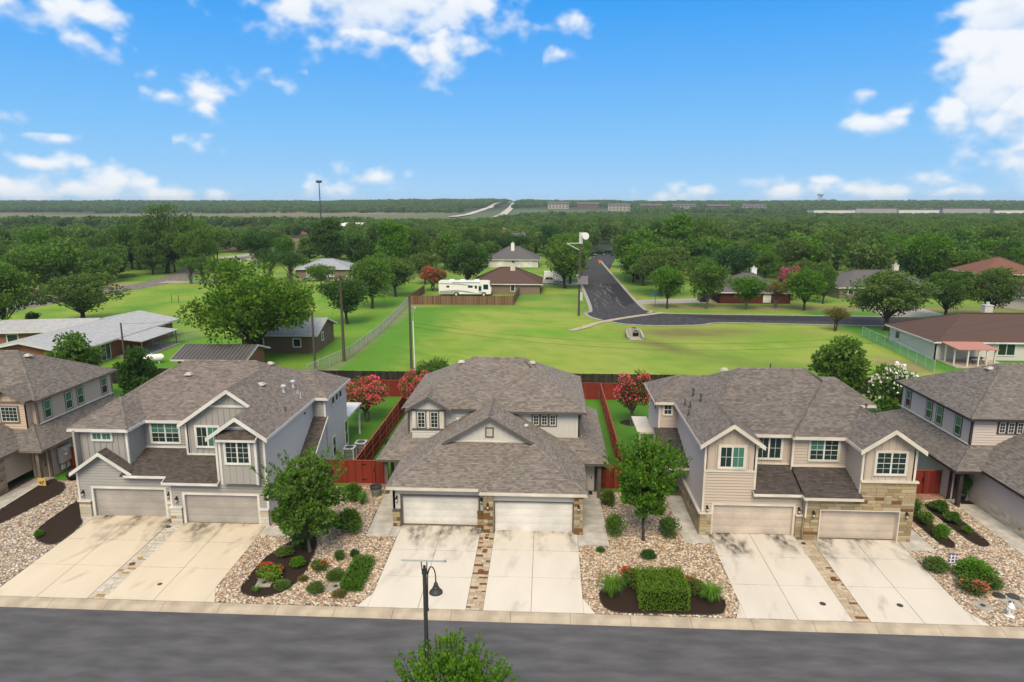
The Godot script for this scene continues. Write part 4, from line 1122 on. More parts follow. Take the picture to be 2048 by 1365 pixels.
func ground() -> void:
	# far country, one sheet out to the horizon
	var far := MB.new()
	var xs := []
	var zs := []
	for i in 61:
		var t := (i - 30) / 30.0
		xs.append(signf(t) * pow(absf(t), 1.7) * 4600.0)
	for j in 70: zs.append(120.0 - pow(j / 69.0, 1.6) * 4700.0)
	var colf := func(x: float, z: float) -> Color:
		var d := -z
		var n := blot.get_noise_2d(x * 0.02, z * 0.02)
		var c := Color(0.055, 0.085, 0.028)
		var field := smoothstep(520.0, 640.0, d) * smoothstep(1330.0, 1180.0, d + 150 * n) * smoothstep(60.0, -160.0, x + d * 0.02)
		c = c.lerp(Color(0.36, 0.31, 0.165).lerp(Color(0.24, 0.27, 0.12), clampf(0.3 + n * 1.5 + smoothstep(-330.0, -60.0, x) * 0.7, 0, 1)), field)
		var mead := smoothstep(720.0, 860.0, d) * smoothstep(1600.0, 1350.0, d) * smoothstep(-170.0, -60.0, x) * smoothstep(330.0, 160.0, x)
		c = c.lerp(Color(0.17, 0.25, 0.09), mead)
		c = c.lerp(Color(0.26, 0.25, 0.13), 0.5 * smoothstep(1700.0, 2100.0, d) * clampf(n * 3.0, 0, 1))
		c = c.lerp(Color(0.38, 0.29, 0.13), smoothstep(0.35, 1.0, 1.6 - Vector2((x + 150.0) / 55.0, (d - 345.0) / 70.0).length()) )
		return c
	for j in 69:
		for i in 60:
			var q := []
			var w := []
			for k in [[0, 0], [1, 0], [1, 1], [0, 1]]:
				var x: float = xs[i + k[0]]
				var z: float = zs[j + k[1]]
				q.append(Vector3(x, th(x, z), z)); w.append(colf.call(x, z))
			var nn := [UP, UP, UP, UP]
			far.stri(q[0], q[1], q[2], UP, UP, UP, w[0], w[1], w[2]); far.stri(q[0], q[2], q[3], UP, UP, UP, w[0], w[2], w[3])
	var fm := mk(Color(1, 1, 1), 1.0, "grass", 60.0, "", 0, true)
	struct("terrain", far.mesh(), fm)
	# lawns and field behind the houses
	var g := MB.new()
	var st := 1.6
	var cols := {}
	var nx := int(260 / st)
	var nz := int(240 / st)
	for j in nz + 1:
		for i in nx + 1: cols[j * 1000 + i] = grass_colour(-150 + i * st, -40 - j * st)
	var gv := PackedVector3Array(); var gc := PackedColorArray(); var gn := PackedVector3Array(); var gi := PackedInt32Array()
	for j in nz + 1:
		for i in nx + 1:
			var x := -150 + i * st
			var z := -40 - j * st
			var y := 0.0
			gv.push_back(Vector3(x, y, z)); gc.push_back(cols[j * 1000 + i]); gn.push_back(UP)
	for j in nz:
		for i in nx:
			var a := j * (nx + 1) + i
			gi.append_array([a, a + nx + 1, a + 1, a + 1, a + nx + 1, a + nx + 2])
	var arr := []
	arr.resize(Mesh.ARRAY_MAX)
	arr[Mesh.ARRAY_VERTEX] = gv; arr[Mesh.ARRAY_NORMAL] = gn; arr[Mesh.ARRAY_COLOR] = gc; arr[Mesh.ARRAY_INDEX] = gi
	var gm := ArrayMesh.new()
	gm.add_surface_from_arrays(Mesh.PRIMITIVE_TRIANGLES, arr)
	var lm := mk(Color(1.95, 1.95, 1.95), 1.0, "grass", 3.6, "grass", 5.0, true)
	struct("lawn", gm, lm)
	# soil under the front yards, road, kerbs
	struct("front_yard_ground", draped(rect(-85, -46.5, 75, -31.7), 0.004).mesh(), M.soil)
	var rd := sheet(-130, 130, -22.3, -31.2, -0.40)
	struct("road", rd.mesh(), M.asphalt)
	for s in 2:
		var kb := Node3D.new()
		kb.name = "kerb" if s == 0 else "kerb_001"
		kb.set_meta("kind", "structure")
		add_child(kb)
		for i in range(-22, 21):
			var x0 := i * 3.05 + 1.35
			var m := MB.new()
			var prof := PackedVector2Array([Vector2(-31.76, -0.5), Vector2(-31.76, -0.235), Vector2(-31.68, -0.225), Vector2(-31.45, -0.255), Vector2(-31.2, -0.35), Vector2(-31.05, -0.385), Vector2(-31.04, -0.5)])
			if s == 1: prof = PackedVector2Array([Vector2(-22.4, -0.5), Vector2(-22.4, -0.385), Vector2(-22.2, -0.35), Vector2(-22.0, -0.25), Vector2(-21.7, -0.22), Vector2(-21.65, -0.5)])
			var f := PackedVector2Array()
			for q in prof: f.append(Vector2(-q.x, q.y))
			m.slab(Vector3(x0 + 0.008, 0, 0), BK, UP, f, 0.0, 3.034)
			put("kerb_segment", m.mesh(), M.kerb, kb)
	struct("verge", sheet(-130, 130, -2, -21.66, -0.24, Color(0.12, 0.24, 0.03)).mesh(), lm)

func slab_set(called: String, cells: Array, m: Material, lift := 0.03) -> void:   # concrete poured in bays
	var n := Node3D.new()
	n.name = numbered(self, called)
	n.set_meta("kind", "structure")
	add_child(n, true)
	for c in cells: put("concrete_slab", draped(pv(c), lift, Color.WHITE, 0.12).mesh(), m, n)

func bays(xa: float, xb: float, xc: float, z0: float, rows: Array, fl := 0.0, fr := 0.0) -> Array:   # two columns of bays between xa, xb, xc; flares at the kerb
	var o := []
	var g := 0.012
	for i in rows.size() - 1:
		var za: float = rows[i] - g
		var zb: float = rows[i + 1] + g
		var last := i == 0
		if last:
			o.append([[xa, za], [xa, zb], [xb - g, zb], [xb - g, za]]); o.append([[xb + g, za], [xb + g, zb], [xc, zb], [xc, za]])
			if fl > 0: o.append([[xa - g, za], [xa - fl, za], [xa - g, za - 1.25]])
			if fr > 0: o.append([[xc + g, za], [xc + fr, za], [xc + g, za - 1.25]])
		else:
			o.append([[xa, za], [xa, zb], [xb - g, zb], [xb - g, za]]); o.append([[xb + g, za], [xb + g, zb], [xc, zb], [xc, za]])
	return o

func stain_mat(seed_: int, x0: float, x1: float, z0: float, z1: float, base: Color, amount: float) -> StandardMaterial3D:
	# concrete whose dirt gathers in streaks in front of the garage doors
	var w := 384
	var h := 256
	var f := FastNoiseLite.new()
	f.seed = seed_; f.frequency = 0.012; f.fractal_octaves = 5
	var g := FastNoiseLite.new()
	g.seed = seed_ + 9; g.frequency = 0.06; g.fractal_octaves = 4
	var s := FastNoiseLite.new()
	s.seed = seed_ + 5; s.frequency = 0.02; s.fractal_octaves = 4
	var d := PackedByteArray()
	d.resize(w * h * 3)
	for j in h:
		for i in w:
			var v := float(j) / h     # 0 at the garage
			var n := f.get_noise_2d(i * 1.0, j * 0.45)
			var t := s.get_noise_2d(i * 0.7 + j * 0.3, j * 0.25)
			var dirt := clampf((0.30 - v) * 2.4 + n * 1.9 + 0.02, 0.0, 1.0) * amount * smoothstep(0.62, 0.05, v)
			dirt += clampf(t * 2.0 - 0.62, 0.0, 0.5) * 0.5 * amount
			dirt += 0.55 * amount * smoothstep(0.035, 0.0, v)
			dirt *= 0.75 + 0.9 * g.get_noise_2d(i * 1.0, j * 0.6)
			var k := (1.0 + 0.08 * n) * (1.0 - 0.86 * clampf(dirt, 0, 1))
			var c := Color(base.r * k, base.g * k, base.b * k).linear_to_srgb()
			var at := (j * w + i) * 3
			d[at] = int(clampf(c.r, 0, 1) * 255); d[at + 1] = int(clampf(c.g, 0, 1) * 255); d[at + 2] = int(clampf(c.b, 0, 1) * 255)
	var im := Image.create_from_data(w, h, false, Image.FORMAT_RGB8, d)
	var m := StandardMaterial3D.new()
	m.roughness = 0.92; m.metallic_specular = 0.3
	m.albedo_texture = ImageTexture.create_from_image(im)
	m.uv1_triplanar = true; m.uv1_world_triplanar = true
	m.uv1_scale = Vector3(1.0 / (x1 - x0), 1.0, 1.0 / (z1 - z0))
	m.uv1_offset = Vector3(-x0 / (x1 - x0), 0, -z0 / (z1 - z0))
	return m

func rounds(called: String, x: float, z: float, r: float, m: Material, label: String, cat: String, lift := 0.045) -> void:
	var b := MB.new(Vector3(x, gy(z), z))
	b.tube(Vector3(x, gy(z) - 0.05, z), Vector3(x, gy(z) + lift, z), r, r, 16)
	b.tube(Vector3(x, gy(z), z), Vector3(x, gy(z) + lift + 0.006, z), r * 0.8, r * 0.78, 16)
	var o := put(called, b.mesh(), m)
	o.position = Vector3(x, gy(z), z)
	tag(o, label, cat)

func drives() -> void:
	var rows := [-31.77, -34.9, -37.76, -40.2]
	# grey house
	var a := stain_mat(11, -30, -17.6, -41.1, -31.7, Color(0.60, 0.515, 0.395), 0.95)
	slab_set("driveway", bays(-29.8, -27.2, -24.38, 0, [-31.77, -34.9, -37.76, -40.95]) + bays(-23.42, -20.72, -17.95, 0, rows, 0, 0.55), a)
	slab_set("apron", [[[-31.74, -39.4], [-29.83, -39.4], [-29.83, -41.2], [-31.3, -41.2]], [[-17.93, -38.7], [-16.2, -38.7], [-16.2, -40.0], [-17.93, -40.0]]], M.walk)
	# whitish house
	var b := stain_mat(23, -9.3, 2.1, -40.7, -31.7, Color(0.60, 0.55, 0.475), 0.8)
	slab_set("driveway", bays(-9.2, -6.55, -4.06, 0, [-31.77, -34.69, -37.5, -40.55], 0.6, 0) + bays(-3.14, -0.66, 2.06, 0, rows, 0, 0.6), b)
	slab_set("walkway", [[[-11.2, -39.0], [-9.75, -39.0], [-9.75, -40.9], [-11.25, -40.9]], [[-11.26, -40.93], [-9.78, -40.93], [-9.78, -42.8], [-11.35, -42.8]], [[-11.36, -42.83], [-9.78, -42.83], [-9.78, -46.4], [-11.5, -46.4]], [[-9.73, -39.0], [-9.22, -39.0], [-9.22, -40.3], [-9.73, -40.3]]], M.walk)
	slab_set("walkway", [[[2.08, -38.5], [3.96, -38.5], [3.94, -39.75], [2.08, -39.75]], [[2.42, -39.78], [3.94, -39.78], [3.93, -41.3], [2.42, -41.3]], [[2.42, -41.33], [3.93, -41.33], [3.92, -43.0], [2.42, -43.0]], [[2.42, -43.03], [3.92, -43.03], [3.88, -46.4], [2.42, -46.4]]], M.walk)
	# beige house
	var c := stain_mat(37, 10.2, 21.9, -40.6, -31.7, Color(0.585, 0.535, 0.465), 1.0)
	slab_set("driveway", bays(10.3, 12.88, 15.6, 0, [-31.77, -34.8, -37.7, -40.5], 0.5, 0) + bays(16.5, 19.12, 21.75, 0, [-31.77, -34.88, -37.8, -40.05], 0, 0.55), c)
	slab_set("walkway", [[[8.58, -39.1], [10.27, -39.1], [10.27, -40.3], [8.58, -40.3]], [[8.58, -40.33], [9.65, -40.33], [9.65, -42.2], [8.58, -42.2]], [[8.58, -42.23], [9.65, -42.23], [9.65, -46.0], [8.58, -46.0]], [[21.78, -38.85], [23.5, -38.85], [23.48, -40.3], [22.46, -40.3], [22.46, -40.02], [21.78, -40.02]], [[22.46, -40.33], [23.48, -40.33], [23.45, -43.0], [22.46, -43.0]]], M.walk)
	# neighbours' walks
	slab_set("walkway", [[[28.36, -46.4], [29.95, -46.4], [29.95, -43.6], [28.36, -43.6]], [[28.36, -43.57], [29.9, -43.57], [29.9, -41.3], [28.36, -41.3]], [[28.36, -41.27], [29.9, -41.27], [29.9, -38.9], [28.36, -38.9]], [[28.36, -38.87], [32.0, -38.87], [32.0, -31.8], [28.36, -31.8]]], M.walk)
	slab_set("walkway", [[[-38.6, -47.0], [-37.2, -47.0], [-37.2, -45.0], [-38.6, -45.0]], [[-38.6, -44.97], [-37.1, -44.97], [-37.0, -42.6], [-38.6, -42.6]], [[-38.6, -42.57], [-37.0, -42.57], [-36.93, -40.2], [-38.6, -40.2]], [[-42.0, -40.17], [-36.93, -40.17], [-36.93, -31.8], [-42.0, -31.8]]], M.walk)
	slab_set("driveway", [[[24.25, -31.77], [24.25, -32.5], [25.2, -32.5], [25.6, -31.77]]], M.walk)
	# stone strips between the paired driveways
	for s in [[-24.38, -23.42, -40.0, M.palestone, 0.03, "pale limestone strip set in the grey house's driveway"], [-4.06, -3.14, -39.75, M.stone, 0.2, "golden and rust flagstone strip in the whitish house's driveway"], [15.6, 16.5, -39.85, M.stone, 0.04, "tan flagstone strip in the beige house's driveway"]]:
		O = Vector3((s[0] + s[1]) / 2, 0, -36)
		var t := thing("flagstone_strip", s[5], "paving strip", O)
		# laid along the slope
		var l := Vector2(s[2] + 31.8, -0.25).length()
		var up := Vector3(0, 0.25, s[2] + 31.8).normalized()
		var tones: Array = s[3]
		if s[0] > -10:
			tones = M.pavestone
		stonework(t, Vector3(s[0] + 0.01, -0.25 - 0.012, -31.8), RX, up, s[1] - s[0] - 0.02, l, tones, s[4], 0.13, 0.26, 0.2, 0.55, "stone_bed", 0.05)
	rounds("drain_cover", -24.2, -39.5, 0.14, M.steel, "black round cover at the garage end of the pale limestone strip", "drain cover", 0.06)
	rounds("drain_cover", -23.94, -35.15, 0.17, M.rust, "rust round cover half way along the pale limestone strip", "drain cover", 0.06)
	rounds("drain_cover", -21.2, -33.24, 0.13, M.rust, "small rust round cover in the grey house's driveway slab", "drain cover")
	rounds("drain_cover", -3.6, -39.1, 0.13, M.steel, "black round cover at the garage end of the golden flagstone strip", "drain cover", 0.06)
	rounds("drain_cover", -3.6, -35.4, 0.17, M.rust, "rust round cover half way along the golden flagstone strip", "drain cover", 0.06)
	rounds("drain_cover", 15.85, -39.36, 0.13, M.steel, "black round cover at the garage end of the tan flagstone strip", "drain cover", 0.06)
	rounds("drain_cover", 16.15, -35.6, 0.17, M.rust, "rust round cover half way along the tan flagstone strip", "drain cover", 0.06)
	rounds("drain_cover", 14.64, -33.2, 0.16, M.steel, "dark round cover in the beige house's driveway, nearer its middle", "drain cover")
	rounds("drain_cover", 18.62, -33.26, 0.16, M.steel, "dark round cover in the beige house's driveway beyond the tan strip", "drain cover")

var rock_mesh := []
func gravel(called: String, poly: PackedVector2Array, holes: Array, n: int, tint: Color) -> void:   # river stones strewn over a bed
	struct(called + "_bed", draped(poly, 0.008).mesh(), M.gravelbase)
	var lo := poly[0]
	var hi := poly[0]
	for p in poly:
		lo = lo.min(p); hi = hi.max(p)
	var at := []
	var area := (hi.x - lo.x) * (hi.y - lo.y)
	var tries := int(area * n)
	for i in tries:
		var p := Vector2(R(lo.x, hi.x), R(lo.y, hi.y))
		if not Geometry2D.is_point_in_polygon(p, poly): continue
		var ok := true
		for h in holes:
			if Geometry2D.is_point_in_polygon(p, h):
				ok = false; break
		if ok: at.append(p)
	var pal := [Color(0.42, 0.35, 0.27), Color(0.52, 0.47, 0.39), Color(0.31, 0.23, 0.155), Color(0.27, 0.235, 0.20), Color(0.60, 0.57, 0.52), Color(0.22, 0.14, 0.085), Color(0.17, 0.15, 0.135), Color(0.42, 0.30, 0.205)]
	var mm := MultiMesh.new()
	mm.transform_format = MultiMesh.TRANSFORM_3D
	mm.use_colors = true
	mm.mesh = rock_mesh[0]
	mm.instance_count = at.size()
	for i in at.size():
		var p: Vector2 = at[i]
		var s := R(0.032, 0.075)
		var b := Basis(UP, R(0, TAU)) * Basis(RX, R(-0.35, 0.35))
		b = b.scaled_local(Vector3(s * R(1.0, 1.7), s * R(0.5, 0.8), s))
		mm.set_instance_transform(i, Transform3D(b, Vector3(p.x, gy(p.y) + 0.008 + s * R(0.1, 0.5), p.y)))
		var c: Color = pal[rng.randi() % 8]
		mm.set_instance_color(i, Color(c.r * tint.r, c.g * tint.g, c.b * tint.b) * R(0.85, 1.12))
	var o := MultiMeshInstance3D.new()
	o.name = called
	o.multimesh = mm
	o.material_override = M.vc
	o.set_meta("kind", "stuff"); o.set_meta("label", "river stones in tan, cream and grey covering the front yard bed"); o.set_meta("category", "gravel")
	add_child(o)

func mulch(poly: PackedVector2Array) -> void:
	struct(numbered(self, "mulch_bed"), draped(poly, 0.05, Color.WHITE, 0.1).mesh(), M.mulch)
	var e := MB.new()
	for i in poly.size():
		var p := poly[i]
		var q := poly[(i + 1) % poly.size()]
		e.bar(Vector3(p.x, gy(p.y) + 0.03, p.y), Vector3(q.x, gy(q.y) + 0.03, q.y), 0.03, 0.14)
	var o := put("bed_edging", e.mesh(), M.steel, self, "structure")

func yards() -> void:
	var b := MB.new()
	var ic := [Vector3(0, 1, 0)]
	for i in 6: ic.append(Vector3(cos(TAU * i / 6), 0.35 + 0.2 * sin(i * 2.3), sin(TAU * i / 6)).normalized())
	for i in 6: ic.append(Vector3(cos(TAU * (i + 0.5) / 6), -0.5, sin(TAU * (i + 0.5) / 6)).normalized())
	var wd := func(k: int) -> Color: return Color.WHITE
	for i in 6:
		var p: Vector3 = ic[1 + i]
		var q: Vector3 = ic[1 + (i + 1) % 6]
		b.stri(ic[0], q, p, ic[0], q, p, Color.WHITE, Color.WHITE, Color.WHITE)
		b.stri(p, q, ic[7 + i], p, q, ic[7 + i], Color.WHITE, Color.WHITE, Color.WHITE)
		b.stri(q, ic[7 + (i + 1) % 6], ic[7 + i], q, ic[7 + (i + 1) % 6], ic[7 + i], Color.WHITE, Color.WHITE, Color.WHITE)
	rock_mesh.append(b.mesh())
	var m0 := smooth_loop([[-30.0, -39.5], [-29.9, -37.1], [-31.0, -37.2], [-31.8, -37.8], [-32.35, -38.9], [-32.55, -41.0], [-32.5, -43.3], [-31.2, -43.0], [-31.0, -40.9]])
	var m1 := smooth_loop([[-36.9, -41.2], [-37.2, -46.1], [-36.3, -46.1], [-35.4, -45.5], [-34.7, -44.2], [-34.9, -42.0], [-35.3, -39.4], [-36.2, -37.4], [-36.9, -37.2]])
	var m2 := smooth_loop([[-14.4, -39.0], [-13.8, -37.3], [-13.6, -35.0], [-13.9, -33.2], [-14.8, -32.4], [-15.7, -32.35], [-16.5, -32.95], [-16.55, -34.6], [-16.35, -36.3], [-15.6, -38.0], [-15.0, -38.9]])
	var m3 := smooth_loop([[3.6, -31.95], [2.95, -33.0], [3.3, -34.1], [4.5, -35.0], [5.8, -35.3], [7.0, -35.15], [8.0, -34.6], [8.9, -34.2], [9.5, -33.3], [9.4, -32.5], [8.8, -31.95], [6.0, -31.9]])
	var m4 := smooth_loop([[24.1, -44.2], [25.0, -44.0], [25.05, -41.5], [25.0, -39.7], [24.5, -39.2], [24.15, -39.8], [24.1, -42.0]])
	var m5 := smooth_loop([[26.1, -45.2], [27.2, -45.4], [27.3, -43.0], [27.2, -40.2], [26.8, -39.5], [26.2, -39.9], [26.05, -42.5]])
	gravel("gravel", pv([[-36.9, -31.8], [-29.85, -31.8], [-29.85, -39.35], [-31.75, -39.35], [-31.4, -41.3], [-30.85, -41.3], [-30.85, -46.3], [-37.2, -46.3], [-36.95, -41.0]]), [m0, m1], 330, Color(0.97, 0.96, 0.95))
	gravel("gravel_001", pv([[-17.35, -31.8], [-9.85, -31.8], [-9.25, -33.0], [-9.27, -38.95], [-11.25, -38.95], [-11.55, -46.3], [-17.6, -46.3], [-17.6, -40.05], [-16.15, -40.05], [-16.15, -38.65], [-17.9, -38.65], [-17.9, -33.0]]), [m2], 330, Color(1.06, 1.0, 0.93))
	gravel("gravel_002", pv([[2.7, -31.8], [9.75, -31.8], [10.25, -33.05], [10.25, -39.05], [8.55, -39.05], [8.55, -46.3], [3.97, -46.3], [4.0, -38.45], [2.1, -38.45], [2.1, -33.05]]), [m3], 330, Color(1.04, 0.97, 0.88))
	gravel("gravel_003", pv([[22.35, -31.8], [28.3, -31.8], [28.3, -46.3], [23.6, -46.3], [23.52, -38.8], [21.8, -38.8], [21.8, -33.0]]), [m4, m5], 330, Color(1.05, 1.0, 0.94))
	for m in [m0, m1, m2, m3, m4, m5]: mulch(m)
	# brick-coloured pavers by the side gates
	for q in [[-14.6, -11.6, -45.4, -46.85, "brick red pavers before the gate beside the whitish house"], [26.0, 28.2, -45.5, -47.2, "brick red pavers before the gate near the pinkish house"], [-35.2, -33.0, -44.6, -47.6, "brick red pavers by the tan house's meters"]]:
		var t := Node3D.new()
		t.name = numbered(self, "brick_pavement"); t.set_meta("kind", "structure")
		add_child(t, true)
		var z: float = q[2]
		var row := 0
		while z > q[3]:
			var x: float = q[0] - (0.1 if row % 2 else 0.0)
			while x < q[1]:
				var bb := MB.new()
				bb.box(Vector3(maxf(x, q[0]) + 0.006, -0.05, z - 0.194), Vector3(minf(x + 0.4, q[1]) - 0.006, 0.045, z - 0.006))
				put("paver", bb.mesh(), M.pavers[rng.randi() % 3], t)
				x += 0.4
			z -= 0.2; row += 1

# ---------- plants
func leaf(b: MB, at: Vector3, out: Vector3, l: float, w: float, col: Color) -> void:   # one folded leaf
	var side := out.cross(Vector3(R(-1, 1), R(-1, 1), R(-1, 1))).normalized()
	var nn := side.cross(out).normalized()
	var m := at + out * l * 0.45 - nn * w * 0.18
	var t := at + out * l
	b.tri(at, m + side * w + nn * w * 0.25, t, col)
	b.tri(at, t, m - side * w + nn * w * 0.25, col)

func ball(n: int) -> Vector3:
	var y := R(-1, 1)
	var a := R(0, TAU)
	var r := sqrt(1.0 - y * y)
	return Vector3(r * cos(a), y, r * sin(a))

# a tree one metre tall and one metre wide: limbs carry leaf clumps of uneven size
# o: base (height of the lowest leaves), lobes, leaves per lobe, leaf length (in crown widths), lobe radius, top (how pointed), blossom
func tree_mesh(o: Dictionary) -> Dictionary:
	var cr := MB.new()
	var tr := MB.new()
	var fl := MB.new()
	var base: float = o.base
	var asp: float = o.get("asp", 1.0)      # real height over real width
	var tw: float = o.get("trunk", 0.035)
	var fork := base * 0.8 + 0.03
	var lean := Vector3(R(-0.03, 0.03), 0, R(-0.03, 0.03))
	var stems: int = o.get("stems", 1)
	for s in stems:
		var off := Vector3(cos(TAU * s / stems), 0, sin(TAU * s / stems)) * (0.0 if stems == 1 else 0.03)
		tr.tube(off * 0.6, off * 2.2 + lean + UP * fork, tw / (1.0 if stems == 1 else 1.7), tw * 0.72 / (1.0 if stems == 1 else 1.7), 7, Color.WHITE, false)
		if stems == 1: tr.tube(Vector3.ZERO, UP * 0.02, tw * 1.5, tw, 7, Color.WHITE, false)
	var lobes: int = o.lobes
	var mid := (base + 1.0) / 2.0
	var hy := (1.0 - base) / 2.0
	var pt: float = o.get("top", 0.0)
	for k in lobes:
		var d := ball(0)
		var rr := pow(R(0.12, 1.0), 0.45) * R(0.86, 1.14)
		var lr: float = o.lobe * R(0.72, 1.25)
		var c := Vector3(d.x * (0.5 - lr * 0.8) * rr, d.y * (hy - lr * 0.7) * rr, d.z * (0.5 - lr * 0.8) * rr)
		var up := (c.y / hy + 1.0) / 2.0
		var narrow := 1.0 - pt * up
		if o.get("flat", 0.0) > 0.0 and c.y < 0.0: c.y *= 1.0 - o.flat
		c.x *= narrow; c.z *= narrow
		var p := Vector3(c.x, mid + c.y, c.z) + lean
		if k % 2 == 0 or lobes < 14:
			var knee := Vector3(p.x * 0.45, lerpf(fork, p.y, 0.5) + 0.02, p.z * 0.45)
			var t0 := tw * R(0.28, 0.45)
			var foot := lean + UP * fork * R(0.8, 1.0)
			if pt > 0.4: foot = lean + UP * clampf(p.y - 0.2, fork, 1.0)
			tr.tube(foot, knee, t0, t0 * 0.6, 5, Color.WHITE, false); tr.tube(knee, p, t0 * 0.6, t0 * 0.2, 4, Color.WHITE, false)
			if pt > 0.4 and k == 0: tr.tube(lean + UP * fork, lean + UP * 0.9, tw * 0.7, tw * 0.12, 5, Color.WHITE, false)
		var lt := R(0.72, 1.22)
		var n := int(o.leaves * R(0.8, 1.2))
		var fx: bool = o.get("blossom", 0.0) > 0.0 and R(0, 1) < o.blossom and up > 0.25
		for i in n:
			var e := ball(0)
			var q := p + Vector3(e.x * lr, e.y * lr * 0.72 / asp, e.z * lr) * pow(R(0.05, 1), 0.4)
			var dir := (e + UP * R(-0.1, 0.5) + ball(0) * 0.75).normalized()
			dir.y /= asp
			var l: float = o.leaf * R(0.7, 1.3)
			var g := lt * R(0.72, 1.3)
			var tip := 0.92 + 0.5 * clampf(e.y + 0.1, 0.0, 1.0)  # leaves towards each clump's top painted lighter, as if lit from above
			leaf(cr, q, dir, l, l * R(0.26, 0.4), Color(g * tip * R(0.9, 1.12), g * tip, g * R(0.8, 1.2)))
		if fx:
			for i in int(o.leaves * (0.85 if o.blossom > 0.5 else 0.4)):
				var e := (ball(0) + UP * 0.6 + Vector3(p.x, 0, p.z) * 1.2).normalized()
				var q := p + Vector3(e.x * lr, e.y * lr / asp, e.z * lr) * R(0.75, 1.1)
				var l: float = o.leaf * R(0.6, 1.1)
				var g := R(0.7, 1.25)
				leaf(fl, q, (e + ball(0) * 0.8).normalized(), l, l * 0.5, Color(g, g, g))
	for k in int(o.get("shoots", 0)):   # upright new growth
		var a := R(0, TAU)
		var rr := sqrt(R(0, 1)) * 0.46
		var y0 := mid + hy * (1.0 - rr * 1.5 * (0.5 + pt)) * R(0.75, 1.0)
		var p := Vector3(cos(a) * rr, y0, sin(a) * rr)
		var up := Vector3(cos(a) * 0.35 * rr, R(0.07, 0.17), sin(a) * 0.35 * rr)
		var g0 := R(1.0, 1.5)
		tr.tube(p - up * 0.5, p + up, 0.004, 0.001, 4, Color.WHITE, false)
		for i in 34:
			var s := R(-0.3, 1.0)
			var e := (ball(0) + UP * 0.9).normalized()
			e.y /= asp
			var l: float = o.leaf * R(0.6, 1.15)
			var g := g0 * R(0.8, 1.2)
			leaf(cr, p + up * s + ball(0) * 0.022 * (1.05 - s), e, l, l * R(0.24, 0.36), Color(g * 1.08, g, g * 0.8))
	return {"crown": cr.mesh(), "trunk": tr.mesh(), "flower": fl.mesh() if fl.v.size() else null}

var kinds := {}
func tree_kinds() -> void:
	kinds.oak = tree_mesh({"base": 0.20, "lobes": 46, "leaves": 190, "leaf": 0.032, "lobe": 0.13, "asp": 0.85, "trunk": 0.03, "flat": 0.2})
	kinds.pecan = tree_mesh({"base": 0.18, "lobes": 62, "leaves": 220, "leaf": 0.027, "lobe": 0.115, "asp": 0.72, "trunk": 0.036, "flat": 0.1})
	kinds.round = tree_mesh({"base": 0.22, "lobes": 38, "leaves": 170, "leaf": 0.040, "lobe": 0.17, "asp": 1.0, "trunk": 0.03})
	kinds.round2 = tree_mesh({"base": 0.16, "lobes": 34, "leaves": 180, "leaf": 0.042, "lobe": 0.18, "asp": 1.1, "trunk": 0.03})
	kinds.tall = tree_mesh({"base": 0.10, "lobes": 44, "leaves": 170, "leaf": 0.044, "lobe": 0.16, "asp": 1.5, "trunk": 0.035, "top": 0.25})
	kinds.crape = tree_mesh({"base": 0.34, "lobes": 30, "leaves": 150, "leaf": 0.034, "lobe": 0.16, "asp": 1.0, "trunk": 0.035, "stems": 5, "flat": 0.35})
	kinds.bloom = tree_mesh({"base": 0.22, "lobes": 34, "leaves": 150, "leaf": 0.036, "lobe": 0.15, "asp": 1.1, "trunk": 0.03, "stems": 4, "blossom": 0.6})
	# near trees, leaf by leaf
	kinds.redoak = tree_mesh({"base": 0.13, "lobes": 66, "leaves": 230, "leaf": 0.040, "lobe": 0.10, "asp": 1.05, "trunk": 0.022, "top": 0.3, "shoots": 30})
	kinds.elm = tree_mesh({"base": 0.20, "lobes": 70, "leaves": 190, "leaf": 0.042, "lobe": 0.095, "asp": 1.3, "trunk": 0.022, "top": 0.55, "shoots": 90})
	kinds.young = tree_mesh({"base": 0.15, "lobes": 64, "leaves": 190, "leaf": 0.036, "lobe": 0.09, "asp": 1.35, "trunk": 0.02, "top": 0.55, "shoots": 130})
	kinds.shrub = tree_mesh({"base": 0.0, "lobes": 26, "leaves": 110, "leaf": 0.085, "lobe": 0.2, "asp": 0.8, "trunk": 0.02})
	kinds.shrub2 = tree_mesh({"base": 0.0, "lobes": 20, "leaves": 130, "leaf": 0.07, "lobe": 0.24, "asp": 0.8, "trunk": 0.02})
	kinds.bushbloom = tree_mesh({"base": 0.0, "lobes": 24, "leaves": 100, "leaf": 0.08, "lobe": 0.2, "asp": 0.8, "trunk": 0.02, "blossom": 0.09})
	kinds.whitebloom = tree_mesh({"base": 0.0, "lobes": 30, "leaves": 130, "leaf": 0.06, "lobe": 0.17, "asp": 0.9, "trunk": 0.02, "blossom": 0.3})
	# the same trees, coarser, for the woods
	kinds.far1 = tree_mesh({"base": 0.16, "lobes": 22, "leaves": 80, "leaf": 0.075, "lobe": 0.2, "asp": 0.9, "trunk": 0.03})
	kinds.far2 = tree_mesh({"base": 0.12, "lobes": 26, "leaves": 80, "leaf": 0.075, "lobe": 0.18, "asp": 1.1, "trunk": 0.03})
	kinds.far3 = tree_mesh({"base": 0.08, "lobes": 24, "leaves": 75, "leaf": 0.08, "lobe": 0.18, "asp": 1.35, "trunk": 0.03, "top": 0.3})
	kinds.dot = tree_mesh({"base": 0.05, "lobes": 9, "leaves": 20, "leaf": 0.2, "lobe": 0.26, "asp": 0.8, "trunk": 0.02})

